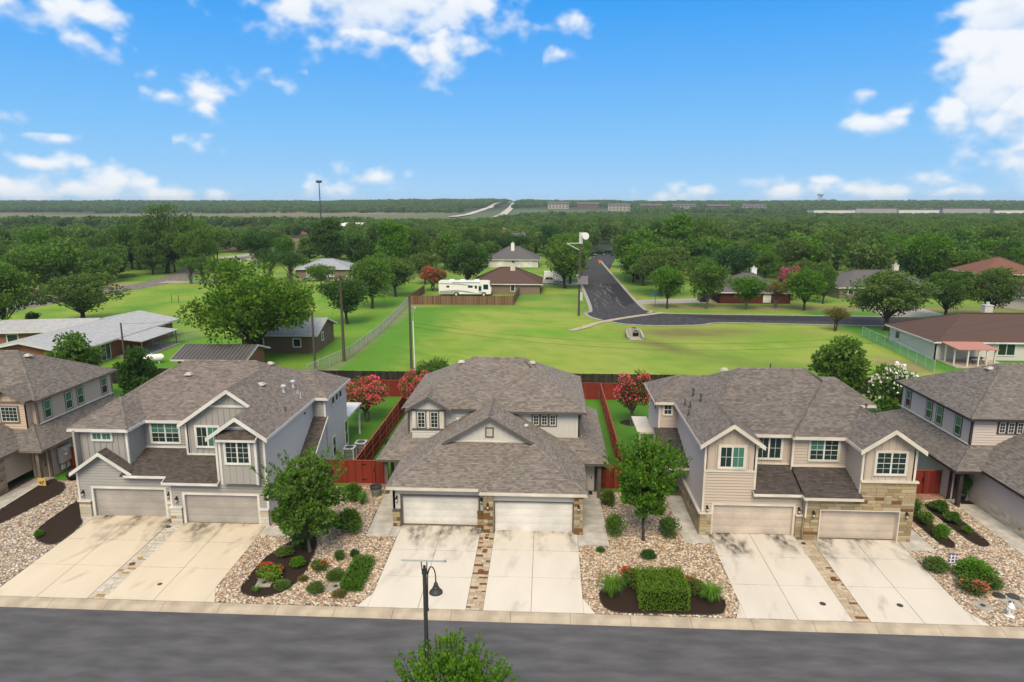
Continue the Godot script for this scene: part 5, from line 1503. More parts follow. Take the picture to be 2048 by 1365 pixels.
func tree(kind: String, m: Material, x: float, z: float, w: float, h: float, label: String, cat := "tree", group := "", bark: Material = null, flower: Material = null, called := "tree", y := 0.0) -> Node3D:
	var t := thing(called, label, cat, Vector3(x, y, z), group, R(0, TAU))
	var k: Dictionary = kinds[kind]
	t.scale = Vector3(w, h, w)
	put("foliage" if cat in ["shrub", "bush"] else "crown", k.crown, m, t)
	if k.trunk and cat != "shrub": put("trunk", k.trunk, bark if bark else M.bark, t)
	if flower and k.flower: put("blossom", k.flower, flower, t, "stuff")
	return t

func shrub(x: float, z: float, w: float, h: float, m: Material, label: String, kind := "shrub", flower: Material = null) -> void:
	tree(kind, m, x, z, w, h, label, "shrub", "", null, flower, "shrub", gy(z) + 0.02)

func grass_clump(x: float, z: float, r: float, h: float, n: int, m: Material, label: String) -> void:
	var at := Vector3(x, gy(z) + 0.04, z)
	var b := MB.new()
	for i in n:
		var a := R(0, TAU)
		var d := Vector3(cos(a), 0, sin(a))
		var s := Vector3(-d.z, 0, d.x) * R(0.008, 0.014)
		var l := R(0.55, 1.0)
		var out := r * l * R(0.35, 1.0)
		var p0 := d * R(0, 0.12) * r
		var p1 := p0 + d * out * 0.35 + UP * h * l * 0.75
		var p2 := p0 + d * out * 0.75 + UP * h * l
		var p3 := p0 + d * out * 1.1 + UP * h * l * R(0.45, 0.9)
		var g := R(0.65, 1.35)
		var c := Color(g * R(0.9, 1.2), g, g * 0.9)
		b.quad(p0 - s, p0 + s, p1 + s, p1 - s, c); b.quad(p1 - s, p1 + s, p2 + s * 0.8, p2 - s * 0.8, c); b.tri(p2 - s * 0.8, p2 + s * 0.8, p3, c)
	var o := thing("grass_clump", label, "grass clump", at)
	put("blade", b.mesh(), m, o, "stuff")

func hedge_box(x0: float, x1: float, z0: float, z1: float, h: float, m: Material, label: String, round_ := 0.12) -> void:
	var c := Vector3((x0 + x1) / 2, gy((z0 + z1) / 2) + 0.03, (z0 + z1) / 2)
	var b := MB.new()
	var hx := (x1 - x0) / 2
	var hz := absf(z1 - z0) / 2
	var area := 4 * hx * hz + 4 * (hx + hz) * h
	for i in int(area * 520):
		var q := Vector3(R(-hx, hx), R(0.02, h), R(-hz, hz))
		var f := rng.randi() % 10
		var nn := UP
		if f < 5: q.y = h
		elif f < 7: q.z = hz; nn = FW
		elif f < 8: q.x = hx; nn = RX
		elif f < 9: q.x = -hx; nn = -RX
		else: q.z = -hz; nn = BK
		var e := Vector3(maxf(absf(q.x) - hx + round_, 0), maxf(q.y - h + round_, 0), maxf(absf(q.z) - hz + round_, 0))
		var pull := maxf(e.length() - round_, 0.0)
		q -= Vector3(signf(q.x) * e.x, e.y, signf(q.z) * e.z).normalized() * pull if pull > 0 else Vector3.ZERO
		q += nn * R(-0.07, 0.04) + ball(0) * 0.02
		var g := R(0.55, 1.35)
		leaf(b, q, (nn + ball(0) * 1.0).normalized(), R(0.05, 0.09), R(0.016, 0.028), Color(g * R(0.85, 1.2), g, g * 0.8))
	var o := thing("hedge", label, "hedge", c)
	put("foliage", b.mesh(), m, o)
	var k := MB.new()
	k.box(Vector3(-hx + 0.12, 0, -hz + 0.12), Vector3(hx - 0.12, h - 0.14, hz - 0.12), Color(0.25, 0.25, 0.25))  # solid block coloured near black, standing in for the hedge's shaded inside
	put("dark_core", k.mesh(), M.leaf_dark, o)

func front_garden() -> void:
	tree("redoak", M.leaf_mid, -14.05, -37.0, 5.3, 6.2, "dark green leafy oak in the gravel bed by the grey house", "tree", "", M.greybark, null, "oak_tree", gy(-37.0))
	tree("elm", M.leaf_bright, 6.1, -39.25, 4.5, 6.6, "bright green tree in the gravel bed between the whitish and the beige house", "tree", "", M.bark, null, "elm_tree")
	tree("young", M.leaf_bright, -3.1, -20.0, 3.9, 6.25, "treetop with pale upright shoots on the near side of the street", "tree", "", M.bark, null, "young_tree", -0.25)
	# bed left of the whitish house
	shrub(-15.35, -36.45, 1.15, 0.55, M.leaf_olive, "yellow-green low shrub in the mulch, half way along the oak's bed")
	shrub(-14.75, -37.6, 1.25, 0.7, M.leaf_olive, "spreading green shrub under the oak, at the house end of the mulch bed")
	shrub(-14.15, -35.3, 0.95, 0.6, M.leaf_bright, "bright green round shrub at the mulch edge below the oak's trunk")
	shrub(-15.3, -34.15, 1.75, 0.75, M.leaf_hedge, "broad lime shrub with one red flower cluster in the oak's mulch bed", "bushbloom", M.red)
	shrub(-14.3, -33.15, 1.0, 0.5, M.leaf_olive, "small pale shrub by the kerb end of the oak's mulch bed")
	grass_clump(-15.55, -32.75, 0.3, 0.35, 90, M.blade, "tuft of grass at the kerb tip of the oak's mulch bed")
	shrub(-13.4, -33.95, 0.6, 0.3, M.leaf_dry, "small brownish plant among the stones beside the oak's mulch bed")
	shrub(-12.85, -35.0, 1.05, 0.7, M.leaf_mid, "round shrub with reddish blooms on the stones between oak bed and square hedge", "bushbloom", M.coral)
	shrub(-12.3, -32.85, 1.0, 0.62, M.leaf_olive, "olive shrub on the stones in front of the concrete valve box")
	shrub(-12.0, -36.2, 0.75, 0.62, M.leaf_oak, "dark reddish shrub on the stones behind the square hedge", "shrub2")
	shrub(-11.65, -34.2, 1.15, 0.6, M.leaf_olive, "low olive shrub touching the left side of the square hedge")
	shrub(-10.95, -32.6, 0.85, 0.35, M.leaf_dry, "flat brownish shrub at the foot of the square hedge near the kerb")
	shrub(-11.2, -36.5, 0.6, 0.5, M.leaf_blue, "small blue-green plant at the far end of the square hedge")
	hedge_box(-11.05, -9.85, -36.0, -33.0, 0.55, M.leaf_bright, "long low clipped hedge on the stones beside the whitish house's driveway", 0.2)
	shrub(-12.35, -39.2, 1.9, 1.6, M.leaf_mid, "large loose shrub half hidden by the oak's crown")
	shrub(-13.5, -44.0, 1.5, 1.3, M.leaf_mid, "green shrub by the brick pavers behind the oak")
	grass_clump(-12.6, -43.4, 0.7, 0.9, 240, M.blade, "upright grassy plant behind the oak, beside the whitish house's walk")
	# bed between the whitish and the beige house
	hedge_box(5.0, 7.5, -34.5, -32.1, 1.15, M.leaf_hedge, "big square clipped hedge in the mulch bed by the kerb")
	grass_clump(3.6, -33.3, 1.0, 1.15, 420, M.blade, "fountain of long green blades left of the big square hedge")
	grass_clump(8.8, -33.1, 1.0, 0.95, 420, M.blade, "fountain of long green blades right of the big square hedge")
	shrub(4.9, -34.2, 1.5, 1.2, M.leaf_mid, "rose bush with red blooms behind the big square hedge's left corner", "bushbloom", M.red)
	shrub(8.0, -33.9, 1.5, 0.95, M.leaf_olive, "rose bush with red blooms between the square hedge and the blades", "bushbloom", M.red)
	shrub(5.7, -34.9, 1.0, 0.6, M.leaf_olive, "low pale shrub peeping over the back of the big square hedge")
	shrub(7.0, -34.9, 1.1, 0.75, M.leaf_mid, "low green shrub behind the big square hedge's right corner")
	shrub(4.4, -39.9, 1.4, 1.4, M.leaf_mid, "dark round shrub under the bright tree, beside the whitish house's walk", "shrub2")
	shrub(7.75, -39.9, 1.45, 1.3, M.leaf_oak, "dense round shrub under the bright tree, beside the beige house's walk", "shrub2")
	shrub(3.35, -37.85, 0.6, 0.3, M.leaf_oak, "tiny dark plant on the stones near the whitish house's walk")
	shrub(6.15, -37.2, 1.0, 0.5, M.leaf_dark, "small dark green plant on the stones in front of the bright tree")
	shrub(4.3, -44.0, 1.1, 1.2, M.leaf_olive, "pale shrub beside the whitish house's porch")
	# beds at the right
	shrub(24.7, -43.6, 1.0, 1.25, M.leaf_mid, "upright shrub at the corner of the beige house's stone wall", "shrub2")
	shrub(24.65, -42.3, 1.05, 1.0, M.leaf_mid, "round green shrub in the middle of the mulch strip by the beige house", "shrub2")
	shrub(24.65, -40.5, 1.15, 0.95, M.leaf_bright, "round green shrub at the street end of the mulch strip by the beige house", "shrub2")
	shrub(26.5, -44.2, 1.2, 0.9, M.leaf_oak, "loose grey-green shrub at the house end of the far mulch strip")
	shrub(26.5, -42.6, 1.1, 0.8, M.leaf_oak, "loose grey-green shrub in the middle of the far mulch strip")
	shrub(26.6, -41.2, 0.6, 0.55, M.leaf_bright, "small bright shrub at the street end of the far mulch strip")
	shrub(22.35, -36.7, 1.5, 0.75, M.leaf_olive, "low shrub on the stones left of the garden flag")
	shrub(23.9, -36.0, 2.2, 1.15, M.leaf_bright, "largest green shrub of the cluster beside the garden flag")
	shrub(23.1, -34.8, 1.8, 0.85, M.leaf_olive, "reddish green shrub at the street side of the garden flag's cluster", "bushbloom", M.coral)
	shrub(24.2, -35.1, 1.3, 0.8, M.leaf_olive, "green shrub at the right end of the garden flag's cluster")
	shrub(-31.65, -37.9, 0.6, 0.45, M.leaf_bright, "small bright tuft at the tip of the mulch bed by the grey house")
	shrub(-34.0, -34.0, 0.6, 0.4, M.leaf_bright, "little green tuft at the far left on the stones by the kerb")
	# backyards
	tree("bloom", M.leaf_oak, -17.0, -61.5, 5.0, 4.6, "crape myrtle full of pink-red flowers behind the grey house", "tree", "", M.greybark, M.pink, "crape_myrtle")
	tree("bloom", M.leaf_oak, -12.6, -63.2, 3.2, 5.0, "crape myrtle with pink flowers against the whitish house's side fence", "tree", "", M.greybark, M.pink, "crape_myrtle")
	tree("bloom", M.leaf_dark, 8.0, -61.5, 3.9, 5.7, "crape myrtle with crimson flowers on a ring of mulch in the middle yard", "tree", "", M.greybark, M.pink, "crape_myrtle")
	tree("tall", M.leaf_mid, 29.2, -67.0, 6.6, 8.1, "dark green tree with a pale top behind the beige house", "tree", "", M.bark, null, "yard_tree")
	tree("whitebloom", M.leaf_mid, 32.8, -64.0, 5.4, 5.9, "wide bush with white flowers beside the dark tree behind the beige house", "bush", "", null, M.petal, "flowering_bush")
	tree("tall", M.leaf_mid, -48.4, -66.0, 6.4, 8.0, "tree with rust-tinged leaves in front of the ranch house", "tree", "", M.bark, null, "yard_tree")
	tree("tall", M.leaf_dark, -40.8, -64.0, 4.6, 7.0, "dark pointed tree behind the grey house's left end", "tree", "", M.bark, null, "yard_tree")
	tree("round", M.leaf_oak, -11.6, -67.0, 4.6, 5.3, "dark green tree behind the left side of the whitish house's roof", "tree", "", M.bark, null, "yard_tree")
	shrub(-12.4, -57.3, 1.6, 1.5, M.leaf_bright, "bright leafy plant between the red side fence and the whitish house")
	shrub(-13.2, -54.2, 0.9, 1.0, M.leaf_dark, "dark creeper clump on the whitish house's side of the red fence", "shrub2")
	var ring := smooth_loop([[7.0, -62.4], [8.0, -61.5], [9.0, -62.4], [8.0, -63.3]])
	var rm := MB.new()
	var f := PackedVector2Array()
	for q in ring: f.append(Vector2(q.x, -q.y))
	rm.slab(Vector3.ZERO, RX, BK, f, 0.0, 0.06)
	struct("mulch_ring", rm.mesh(), M.mulch)

# ---------- fences
func picket_fence(called: String, a: Vector3, b: Vector3, h: float, mats: Array, label: String, w := 0.14, railed := 1.0, rail: Material = null, cap_ := true, individual := true, lo := 0.0) -> Node3D:
	var d := (b - a)
	var l := d.length()
	d /= l
	var nn := d.cross(UP)
	O = (a + b) / 2
	var t := thing(called, label, "fence", O)
	var n := int(l / w)
	var pm := MB.new()
	pm.slab(Vector3.ZERO, RX, UP, PackedVector2Array([Vector2(-w / 2 + 0.003, 0), Vector2(w / 2 - 0.003, 0), Vector2(w / 2 - 0.003, h - 0.03), Vector2(w / 2 - 0.02, h), Vector2(-w / 2 + 0.02, h), Vector2(-w / 2 + 0.003, h - 0.03)]), -0.009, 0.009)
	var pmesh := pm.mesh()
	var rest := MB.new(O)
	for i in n:
		var at := a + d * (i + 0.5) * w
		if individual and i < 300:
			var o := MeshInstance3D.new()
			o.name = numbered(t, "picket")
			o.mesh = pmesh
			o.material_override = mats[rng.randi() % mats.size()]
			o.transform = Transform3D(Basis(d, UP, -nn) if false else Basis(d, UP * R(0.985, 1.012), d.cross(UP)), at - O + UP * lo + nn * R(-0.003, 0.003))
			t.add_child(o, true)
		else:
			rest.slab(at + UP * lo, d, UP, rect(-w / 2 + 0.003, 0, w / 2 - 0.003, h * R(0.985, 1.01)), -0.009, 0.009)
	if rest.v.size(): part("picket", rest, mats[0], t, "stuff")
	var rm: Material = rail if rail else mats[0]
	for y in [0.3, h * 0.5, h - 0.3]: trim(t, "rail", a + UP * (lo + y) - nn * 0.04 * railed, b + UP * (lo + y) - nn * 0.04 * railed, 0.05, 0.09, rm)
	if cap_: trim(t, "top_rail", a + UP * (lo + h + 0.015), b + UP * (lo + h + 0.015), 0.11, 0.04, rm)
	var k := 0.0
	while k <= l + 0.1:
		var p := a + d * minf(k, l)
		post(t, p.x - nn.x * 0.06 * railed, p.z - nn.z * 0.06 * railed, 0, lo + h - 0.02, rm, 0.09, "post")
		k += 2.4
	return t

func fences() -> void:
	picket_fence("red_fence", Vector3(-14.05, 0, -47.1), Vector3(-14.05, 0, -70.0), 1.8, M.redwood, "red side fence between the grey house's and the whitish house's yards", 0.14, -1.0, M.redrail)
	picket_fence("red_fence", Vector3(5.75, 0, -70.1), Vector3(5.75, 0, -47.1), 1.8, M.redwood, "red side fence between the whitish house's and the beige house's yards", 0.14, -1.0, M.redrail)
	picket_fence("red_fence", Vector3(-33.0, 0, -70.1), Vector3(-14.1, 0, -70.1), 1.8, M.redwood, "red back fence behind the grey house's crape myrtle", 0.14, 1.0, M.redrail)
	picket_fence("red_fence", Vector3(-14.0, 0, -70.1), Vector3(5.7, 0, -70.1), 1.8, M.redwood, "red back fence behind the whitish house", 0.14, 1.0, M.redrail)
	picket_fence("red_fence", Vector3(5.8, 0, -70.1), Vector3(26.0, 0, -70.1), 1.8, M.redwood, "red back fence behind the crimson crape myrtle", 0.14, 1.0, M.redrail)
	var g := picket_fence("red_fence", Vector3(-16.8, 0, -47.05), Vector3(-11.75, 0, -47.05), 1.8, M.redwood, "red front fence with a gate, behind the oak, left of the whitish house", 0.14, 1.0, M.redrail)
	gate_irons(g, Vector3(-12.65, 0, -47.03))
	g = picket_fence("red_fence", Vector3(4.0, 0, -47.05), Vector3(8.4, 0, -47.05), 1.8, M.redwood, "red front fence behind the bright tree, right of the whitish house", 0.14, 1.0, M.redrail)
	gate_irons(g, Vector3(4.9, 0, -47.03))
	g = picket_fence("red_fence", Vector3(23.6, 0, -47.1), Vector3(28.25, 0, -47.25), 1.8, M.redwood, "red gate and fence between the beige house and the pinkish house", 0.14, 1.0, M.redrail)
	gate_irons(g, Vector3(26.9, 0, -47.15))
	picket_fence("red_fence", Vector3(-37.3, 0, -48.7), Vector3(-31.0, 0, -48.7), 1.8, M.redwood, "red fence beside the meters, between the peach house and the grey house", 0.14, 1.0, M.redrail)
	picket_fence("old_fence", Vector3(-34.0, 0, -73.75), Vector3(-11.0, 0, -73.75), 1.9, M.oldwood, "weathered dark plank fence behind the grey house's yard", 0.15, 1.0, M.oldwood[0], false)
	picket_fence("old_fence", Vector3(-10.9, 0, -73.75), Vector3(1.0, 0, -73.75), 1.9, M.oldwood, "weathered dark plank fence hidden behind the whitish house's roof", 0.15, 1.0, M.oldwood[0], false, false)
	picket_fence("old_fence", Vector3(1.1, 0, -73.75), Vector3(22.0, 0, -73.75), 1.9, M.oldwood, "weathered dark plank fence behind the crimson crape myrtle's yard", 0.15, 1.0, M.oldwood[0], false)
	picket_fence("old_fence", Vector3(22.1, 0, -73.75), Vector3(47.0, 0, -73.75), 1.9, M.oldwood, "weathered dark plank fence behind the trees of the beige house", 0.15, 1.0, M.oldwood[0], false, false)
	picket_fence("old_fence", Vector3(-62.0, 0, -73.75), Vector3(-34.1, 0, -73.75), 1.9, M.oldwood, "weathered dark plank fence behind the dark pointed tree", 0.15, 1.0, M.oldwood[0], false)
	struct("alley", sheet(-34, 26, -73.7, -70.2, 0.01).mesh(), M.soil)
	# cedar fence round the motor home
	picket_fence("cedar_fence", Vector3(-28.3, 0, -137.2), Vector3(-6.8, 0, -137.6), 1.85, M.cedar, "cedar plank fence in front of the motor home", 0.15, 1.0, M.cedar[2], false)
	picket_fence("cedar_fence", Vector3(-28.2, 0, -155.0), Vector3(-28.35, 0, -137.25), 1.85, M.cedar, "cedar plank fence running back beside the coral crape myrtle", 0.15, 1.0, M.cedar[1], false)
	picket_fence("cedar_fence", Vector3(-6.75, 0, -137.6), Vector3(-6.2, 0, -154.0), 1.85, M.cedar, "cedar plank fence running back to the brown-roofed brick house", 0.15, 1.0, M.cedar[0], false)
	# chain link
	chain(Vector3(-28.6, 0, -78.0), Vector3(-26.5, 0, -88.5), "chain-link fence by the wooden power pole", M.mesh)
	chain(Vector3(-26.5, 0, -88.5), Vector3(-26.5, 0, -106.0), "chain-link fence along the left edge of the field", M.mesh)
	chain(Vector3(-26.5, 0, -106.0), Vector3(-28.3, 0, -137.0), "chain-link fence leading to the cedar fence's corner", M.mesh)
	chain(Vector3(-57.0, 0, -94.0), Vector3(-53.0, 0, -100.5), "short chain-link fence by the ranch house's end", M.mesh)
	chain(Vector3(49.3, 0, -107.5), Vector3(48.9, 0, -97.0), "green mesh fence with a pale top rail, beyond the tan patch", M.greenmesh)
	chain(Vector3(48.9, 0, -97.0), Vector3(47.6, 0, -84.0), "green mesh fence with a pale top rail, beside the tan patch", M.greenmesh)

func gate_irons(g: Node3D, at: Vector3) -> void:
	var b := MB.new(O)
	b.box(at + Vector3(-0.02, 0.95, 0), at + Vector3(0.02, 1.3, 0.05))
	for y in [0.3, 1.5]: b.box(at + Vector3(-0.9, y, 0), at + Vector3(-0.55, y + 0.05, 0.03))
	part("gate_latch", b, M.iron, g)
	var s := MB.new(O)
	s.box(at + Vector3(0.06, 0.05, 0.0), at + Vector3(0.10, 1.8, 0.012))  # solid black strip standing in for the dark gap beside the gate
	part("dark_gap_strip", s, M.iron, g)

func chain(a: Vector3, b: Vector3, label: String, m: Material) -> void:
	O = (a + b) / 2
	var t := thing("chain_fence", label, "fence", O)
	var d := b - a
	var n := int(d.length() / 3.0) + 1
	for i in n + 1:
		var p := MB.new(O)
		var q := a + d * i / n
		p.tube(q, q + UP * 1.5, 0.03, 0.03, 6)
		part("post", p, M.galv, t)
	var r := MB.new(O)
	r.tube(a + UP * 1.45, b + UP * 1.45, 0.025, 0.025, 6)
	part("top_rail", r, M.galv, t)
	var w := MB.new(O)
	var k := int(d.length() / 0.12)
	for s in [-1.0, 1.0]:
		for i in range(-12, k):
			var p := a + d * clampf(float(i) / k, 0, 1) 
			var u0 := maxf(float(i), 0.0)
			var u1 := minf(float(i) + 11.6, float(k))
			var y0: float = (u0 - i) * 0.12 if s > 0 else 1.4 - (u0 - i) * 0.12
			var y1: float = (u1 - i) * 0.12 if s > 0 else 1.4 - (u1 - i) * 0.12
			w.bar(a + d * u0 / k + UP * y0, a + d * u1 / k + UP * y1, 0.009, 0.009)
	part("wire_mesh", w, m, t, "stuff")

# ---------- beyond the back fence
# a single-storey house in its own axes: front faces +z before turning
func bg_house(label: String, x: float, z: float, turn: float, w: float, d: float, h: float, roof: String, pitch: float, wm: Material, rm: Material, over := 0.5, openings := [], chimney := [], called := "house") -> Node3D:
	var t := thing(called, label, "house" if called == "house" else "shed", Vector3(x, 0, z), "", turn)
	O = Vector3.ZERO
	var hw := w / 2
	var hd := d / 2
	var a := hw + over
	var b := hd + over
	var e := h - over * pitch
	var ry := e + b * pitch
	for k in 4:
		var m := MB.new()
		var dir: Vector3 = [RX, BK, -RX, FW][k]
		var at: Vector3 = [Vector3(-hw, 0, hd), Vector3(hw, 0, hd), Vector3(hw, 0, -hd), Vector3(-hw, 0, -hd)][k]
		var l := w if k % 2 == 0 else d
		var p := rect(0, 0, l, h)
		if roof == "gable" and k % 2 == 1: p = PackedVector2Array([Vector2(0, 0), Vector2(l, 0), Vector2(l, h), Vector2(l / 2, h + hd * pitch), Vector2(0, h)])
		m.slab(at, dir, UP, p, -0.15, 0.0)
		put("wall", m.mesh(), wm, t)
	var r := MB.new()
	var f := MB.new()
	if roof == "gable":
		for s in [-1.0, 1.0]:
			r.obox(Vector3(0, (e + ry) / 2 + 0.06, s * b / 2), Vector3(a, 0, 0), Vector3(0, (ry - e) / 2, -s * b / 2), Vector3(0, b, s * (ry - e)).normalized() * 0.06)
			f.bar(Vector3(-a, e, s * (b + 0.02)), Vector3(a, e, s * (b + 0.02)), 0.04, 0.2)
			for q in [-1.0, 1.0]: f.bar(Vector3(q * (a + 0.02), e, s * b), Vector3(q * (a + 0.02), ry, 0), 0.04, 0.2)
	elif roof == "hip":
		var rl := maxf(a - b, 0.05)
		var c := [Vector3(-a, e, b), Vector3(a, e, b), Vector3(a, e, -b), Vector3(-a, e, -b)]
		var t0 := Vector3(-rl, ry, 0)
		var t1 := Vector3(rl, ry, 0)
		r.quad(c[0], c[1], t1, t0); r.quad(c[2], c[3], t0, t1); r.tri(c[1], c[2], t1); r.tri(c[3], c[0], t0)
		r.quad(c[0], c[3], c[2], c[1])
		for i in 4: f.bar(c[i] - UP * 0.08, c[(i + 1) % 4] - UP * 0.08, 0.05, 0.2)
		var cp := MB.new()
		for i in 4: cp.bar(c[i] + UP * 0.05, (t0 if i in [0, 3] else t1) + UP * 0.05, 0.28, 0.07)
		cp.bar(t0 + UP * 0.05, t1 + UP * 0.05, 0.28, 0.07)
		put("ridge_cap", cp.mesh(), rm, t)
	else:
		r.obox(Vector3(0, (h + h + d * pitch) / 2 + 0.06, 0), Vector3(a, 0, 0), Vector3(0, d * pitch / 2, -b), Vector3(0, 0.05, 0))
	put("roof", r.mesh(), rm, t)
	if f.v.size(): put("fascia", f.mesh(), M.white, t)
	for o in openings:   # side 0..3, u, v, w, h, door?
		var k: int = o[0]
		var dir: Vector3 = [RX, BK, -RX, FW][k]
		var at: Vector3 = [Vector3(-hw, 0, hd), Vector3(hw, 0, hd), Vector3(hw, 0, -hd), Vector3(-hw, 0, -hd)][k]
		if o.size() > 5:
			var m := MB.new()
			m.slab(at, dir, UP, rect(o[1], o[2], o[1] + o[3], o[2] + o[4]), 0.0, 0.06)
			put("door", m.mesh(), M.white, t)
		else:
			window(t, at, dir, o[1], o[2], o[3], o[4], M.white, 2 if o[3] > 1.4 else 1, false, 0, 0, 0, 0.1)
	if chimney:
		var m := MB.new()
		m.box(Vector3(chimney[0] - 0.55, 2, chimney[1] - 0.45), Vector3(chimney[0] + 0.55, chimney[2], chimney[1] + 0.45))
		m.box(Vector3(chimney[0] - 0.62, chimney[2], chimney[1] - 0.52), Vector3(chimney[0] + 0.62, chimney[2] + 0.1, chimney[1] + 0.52))
		var c := put("chimney", m.mesh(), chimney[3], t)
		var q := MB.new()
		q.tube(Vector3(chimney[0], chimney[2] + 0.1, chimney[1]), Vector3(chimney[0], chimney[2] + 0.5, chimney[1]), 0.2, 0.25, 8)
		put("chimney_pot", q.mesh(), M.galv, c)
	return t

func wheel(t: Node3D, at: Vector3, r: float, w: float) -> void:   # axle along z
	var m := MB.new()
	m.tube(at - FW * w / 2, at + FW * w / 2, r, r, 16)
	var n := put("wheel", m.mesh(), M.rubber, t)
	var k := MB.new()
	k.tube(at - FW * (w / 2 + 0.01), at + FW * (w / 2 + 0.01), r * 0.6, r * 0.6, 12)
	put("rim", k.mesh(), M.galv, n)

# a car seen from its side: facing +x; outline points (x, y)
func vehicle(called: String, label: String, cat: String, x: float, z: float, turn: float, body: Array, glass: Array, paint: Material, wd: float, wheels: Array, wr: float, group := "") -> Node3D:
	var t := thing(called, label, cat, Vector3(x, 0, z), group, turn)
	O = Vector3.ZERO
	var f := PackedVector2Array()
	for q in body: f.append(Vector2(q[0], q[1]))
	var m := MB.new()
	m.slab(Vector3(0, 0, 0), RX, UP, f, -wd / 2, wd / 2)
	put("body", m.mesh(), paint, t)
	for g in glass:
		var p := PackedVector2Array()
		for q in g: p.append(Vector2(q[0], q[1]))
		var k := MB.new()
		k.slab(Vector3.ZERO, RX, UP, p, -wd / 2 - 0.01, wd / 2 + 0.01)
		put("side_window", k.mesh(), M.glass, t)
	for q in wheels:
		for s in [-1.0, 1.0]: wheel(t, Vector3(q, wr, s * (wd / 2 - 0.1)), wr, 0.24)
	var lo: float = body[0][0]
	var hi: float = body[0][0]
	for q in body:
		lo = minf(lo, q[0]); hi = maxf(hi, q[0])
	var bp := MB.new()
	bp.box(Vector3(lo - 0.06, 0.42, -wd / 2 + 0.05), Vector3(lo + 0.05, 0.6, wd / 2 - 0.05)); bp.box(Vector3(hi - 0.05, 0.4, -wd / 2 + 0.05), Vector3(hi + 0.08, 0.6, wd / 2 - 0.05))
	put("bumper", bp.mesh(), M.steel, t)
	for s in [-1.0, 1.0]:
		var l := MB.new()
		l.box(Vector3(hi - 0.04, 0.75, s * wd * 0.36 - 0.14), Vector3(hi + 0.02, 0.92, s * wd * 0.36 + 0.14))
		put("headlight", l.mesh(), M.lampglass, t)
		var r := MB.new()
		r.box(Vector3(lo - 0.02, 0.75, s * wd * 0.42 - 0.08), Vector3(lo + 0.03, 1.0, s * wd * 0.42 + 0.08))
		put("tail_light", r.mesh(), M.rust, t)
	return t

func pickup(label: String, x: float, z: float, turn: float, paint: Material, group := "") -> Node3D:
	var t := vehicle("pickup_truck", label, "pickup truck", x, z, turn, [[-2.8, 0.5], [-2.2, 0.5], [-2.1, 0.85], [-1.35, 0.85], [-1.25, 0.45], [1.35, 0.45], [1.45, 0.85], [2.2, 0.85], [2.3, 0.5], [2.85, 0.5], [2.85, 1.1], [2.6, 1.2], [1.35, 1.25], [0.75, 1.9], [-0.7, 1.93], [-0.95, 1.3], [-2.8, 1.28]],
		[[[1.15, 1.28], [0.7, 1.8], [0.28, 1.82], [0.28, 1.28]], [[0.18, 1.28], [0.18, 1.82], [-0.62, 1.83], [-0.8, 1.28]]], paint, 1.95, [-1.72, 1.82], 0.4, group)
	var b := MB.new()
	b.box(Vector3(-2.7, 1.0, -0.85), Vector3(-1.05, 1.285, 0.85))
	put("bed_floor", b.mesh(), M.steel, t)
	return t

func suv(label: String, x: float, z: float, turn: float, paint: Material, group := "") -> Node3D:
	return vehicle("parked_car", label, "car", x, z, turn, [[-2.3, 0.4], [-1.8, 0.4], [-1.7, 0.75], [-1.05, 0.75], [-0.95, 0.35], [0.95, 0.35], [1.05, 0.75], [1.7, 0.75], [1.8, 0.4], [2.3, 0.45], [2.3, 0.95], [1.2, 1.1], [0.6, 1.62], [-1.7, 1.65], [-2.25, 1.1]],
		[[[1.0, 1.1], [0.55, 1.55], [0.05, 1.56], [0.05, 1.1]], [[-0.05, 1.1], [-0.05, 1.56], [-1.6, 1.57], [-1.95, 1.1]]], paint, 1.85, [-1.38, 1.38], 0.36, group)

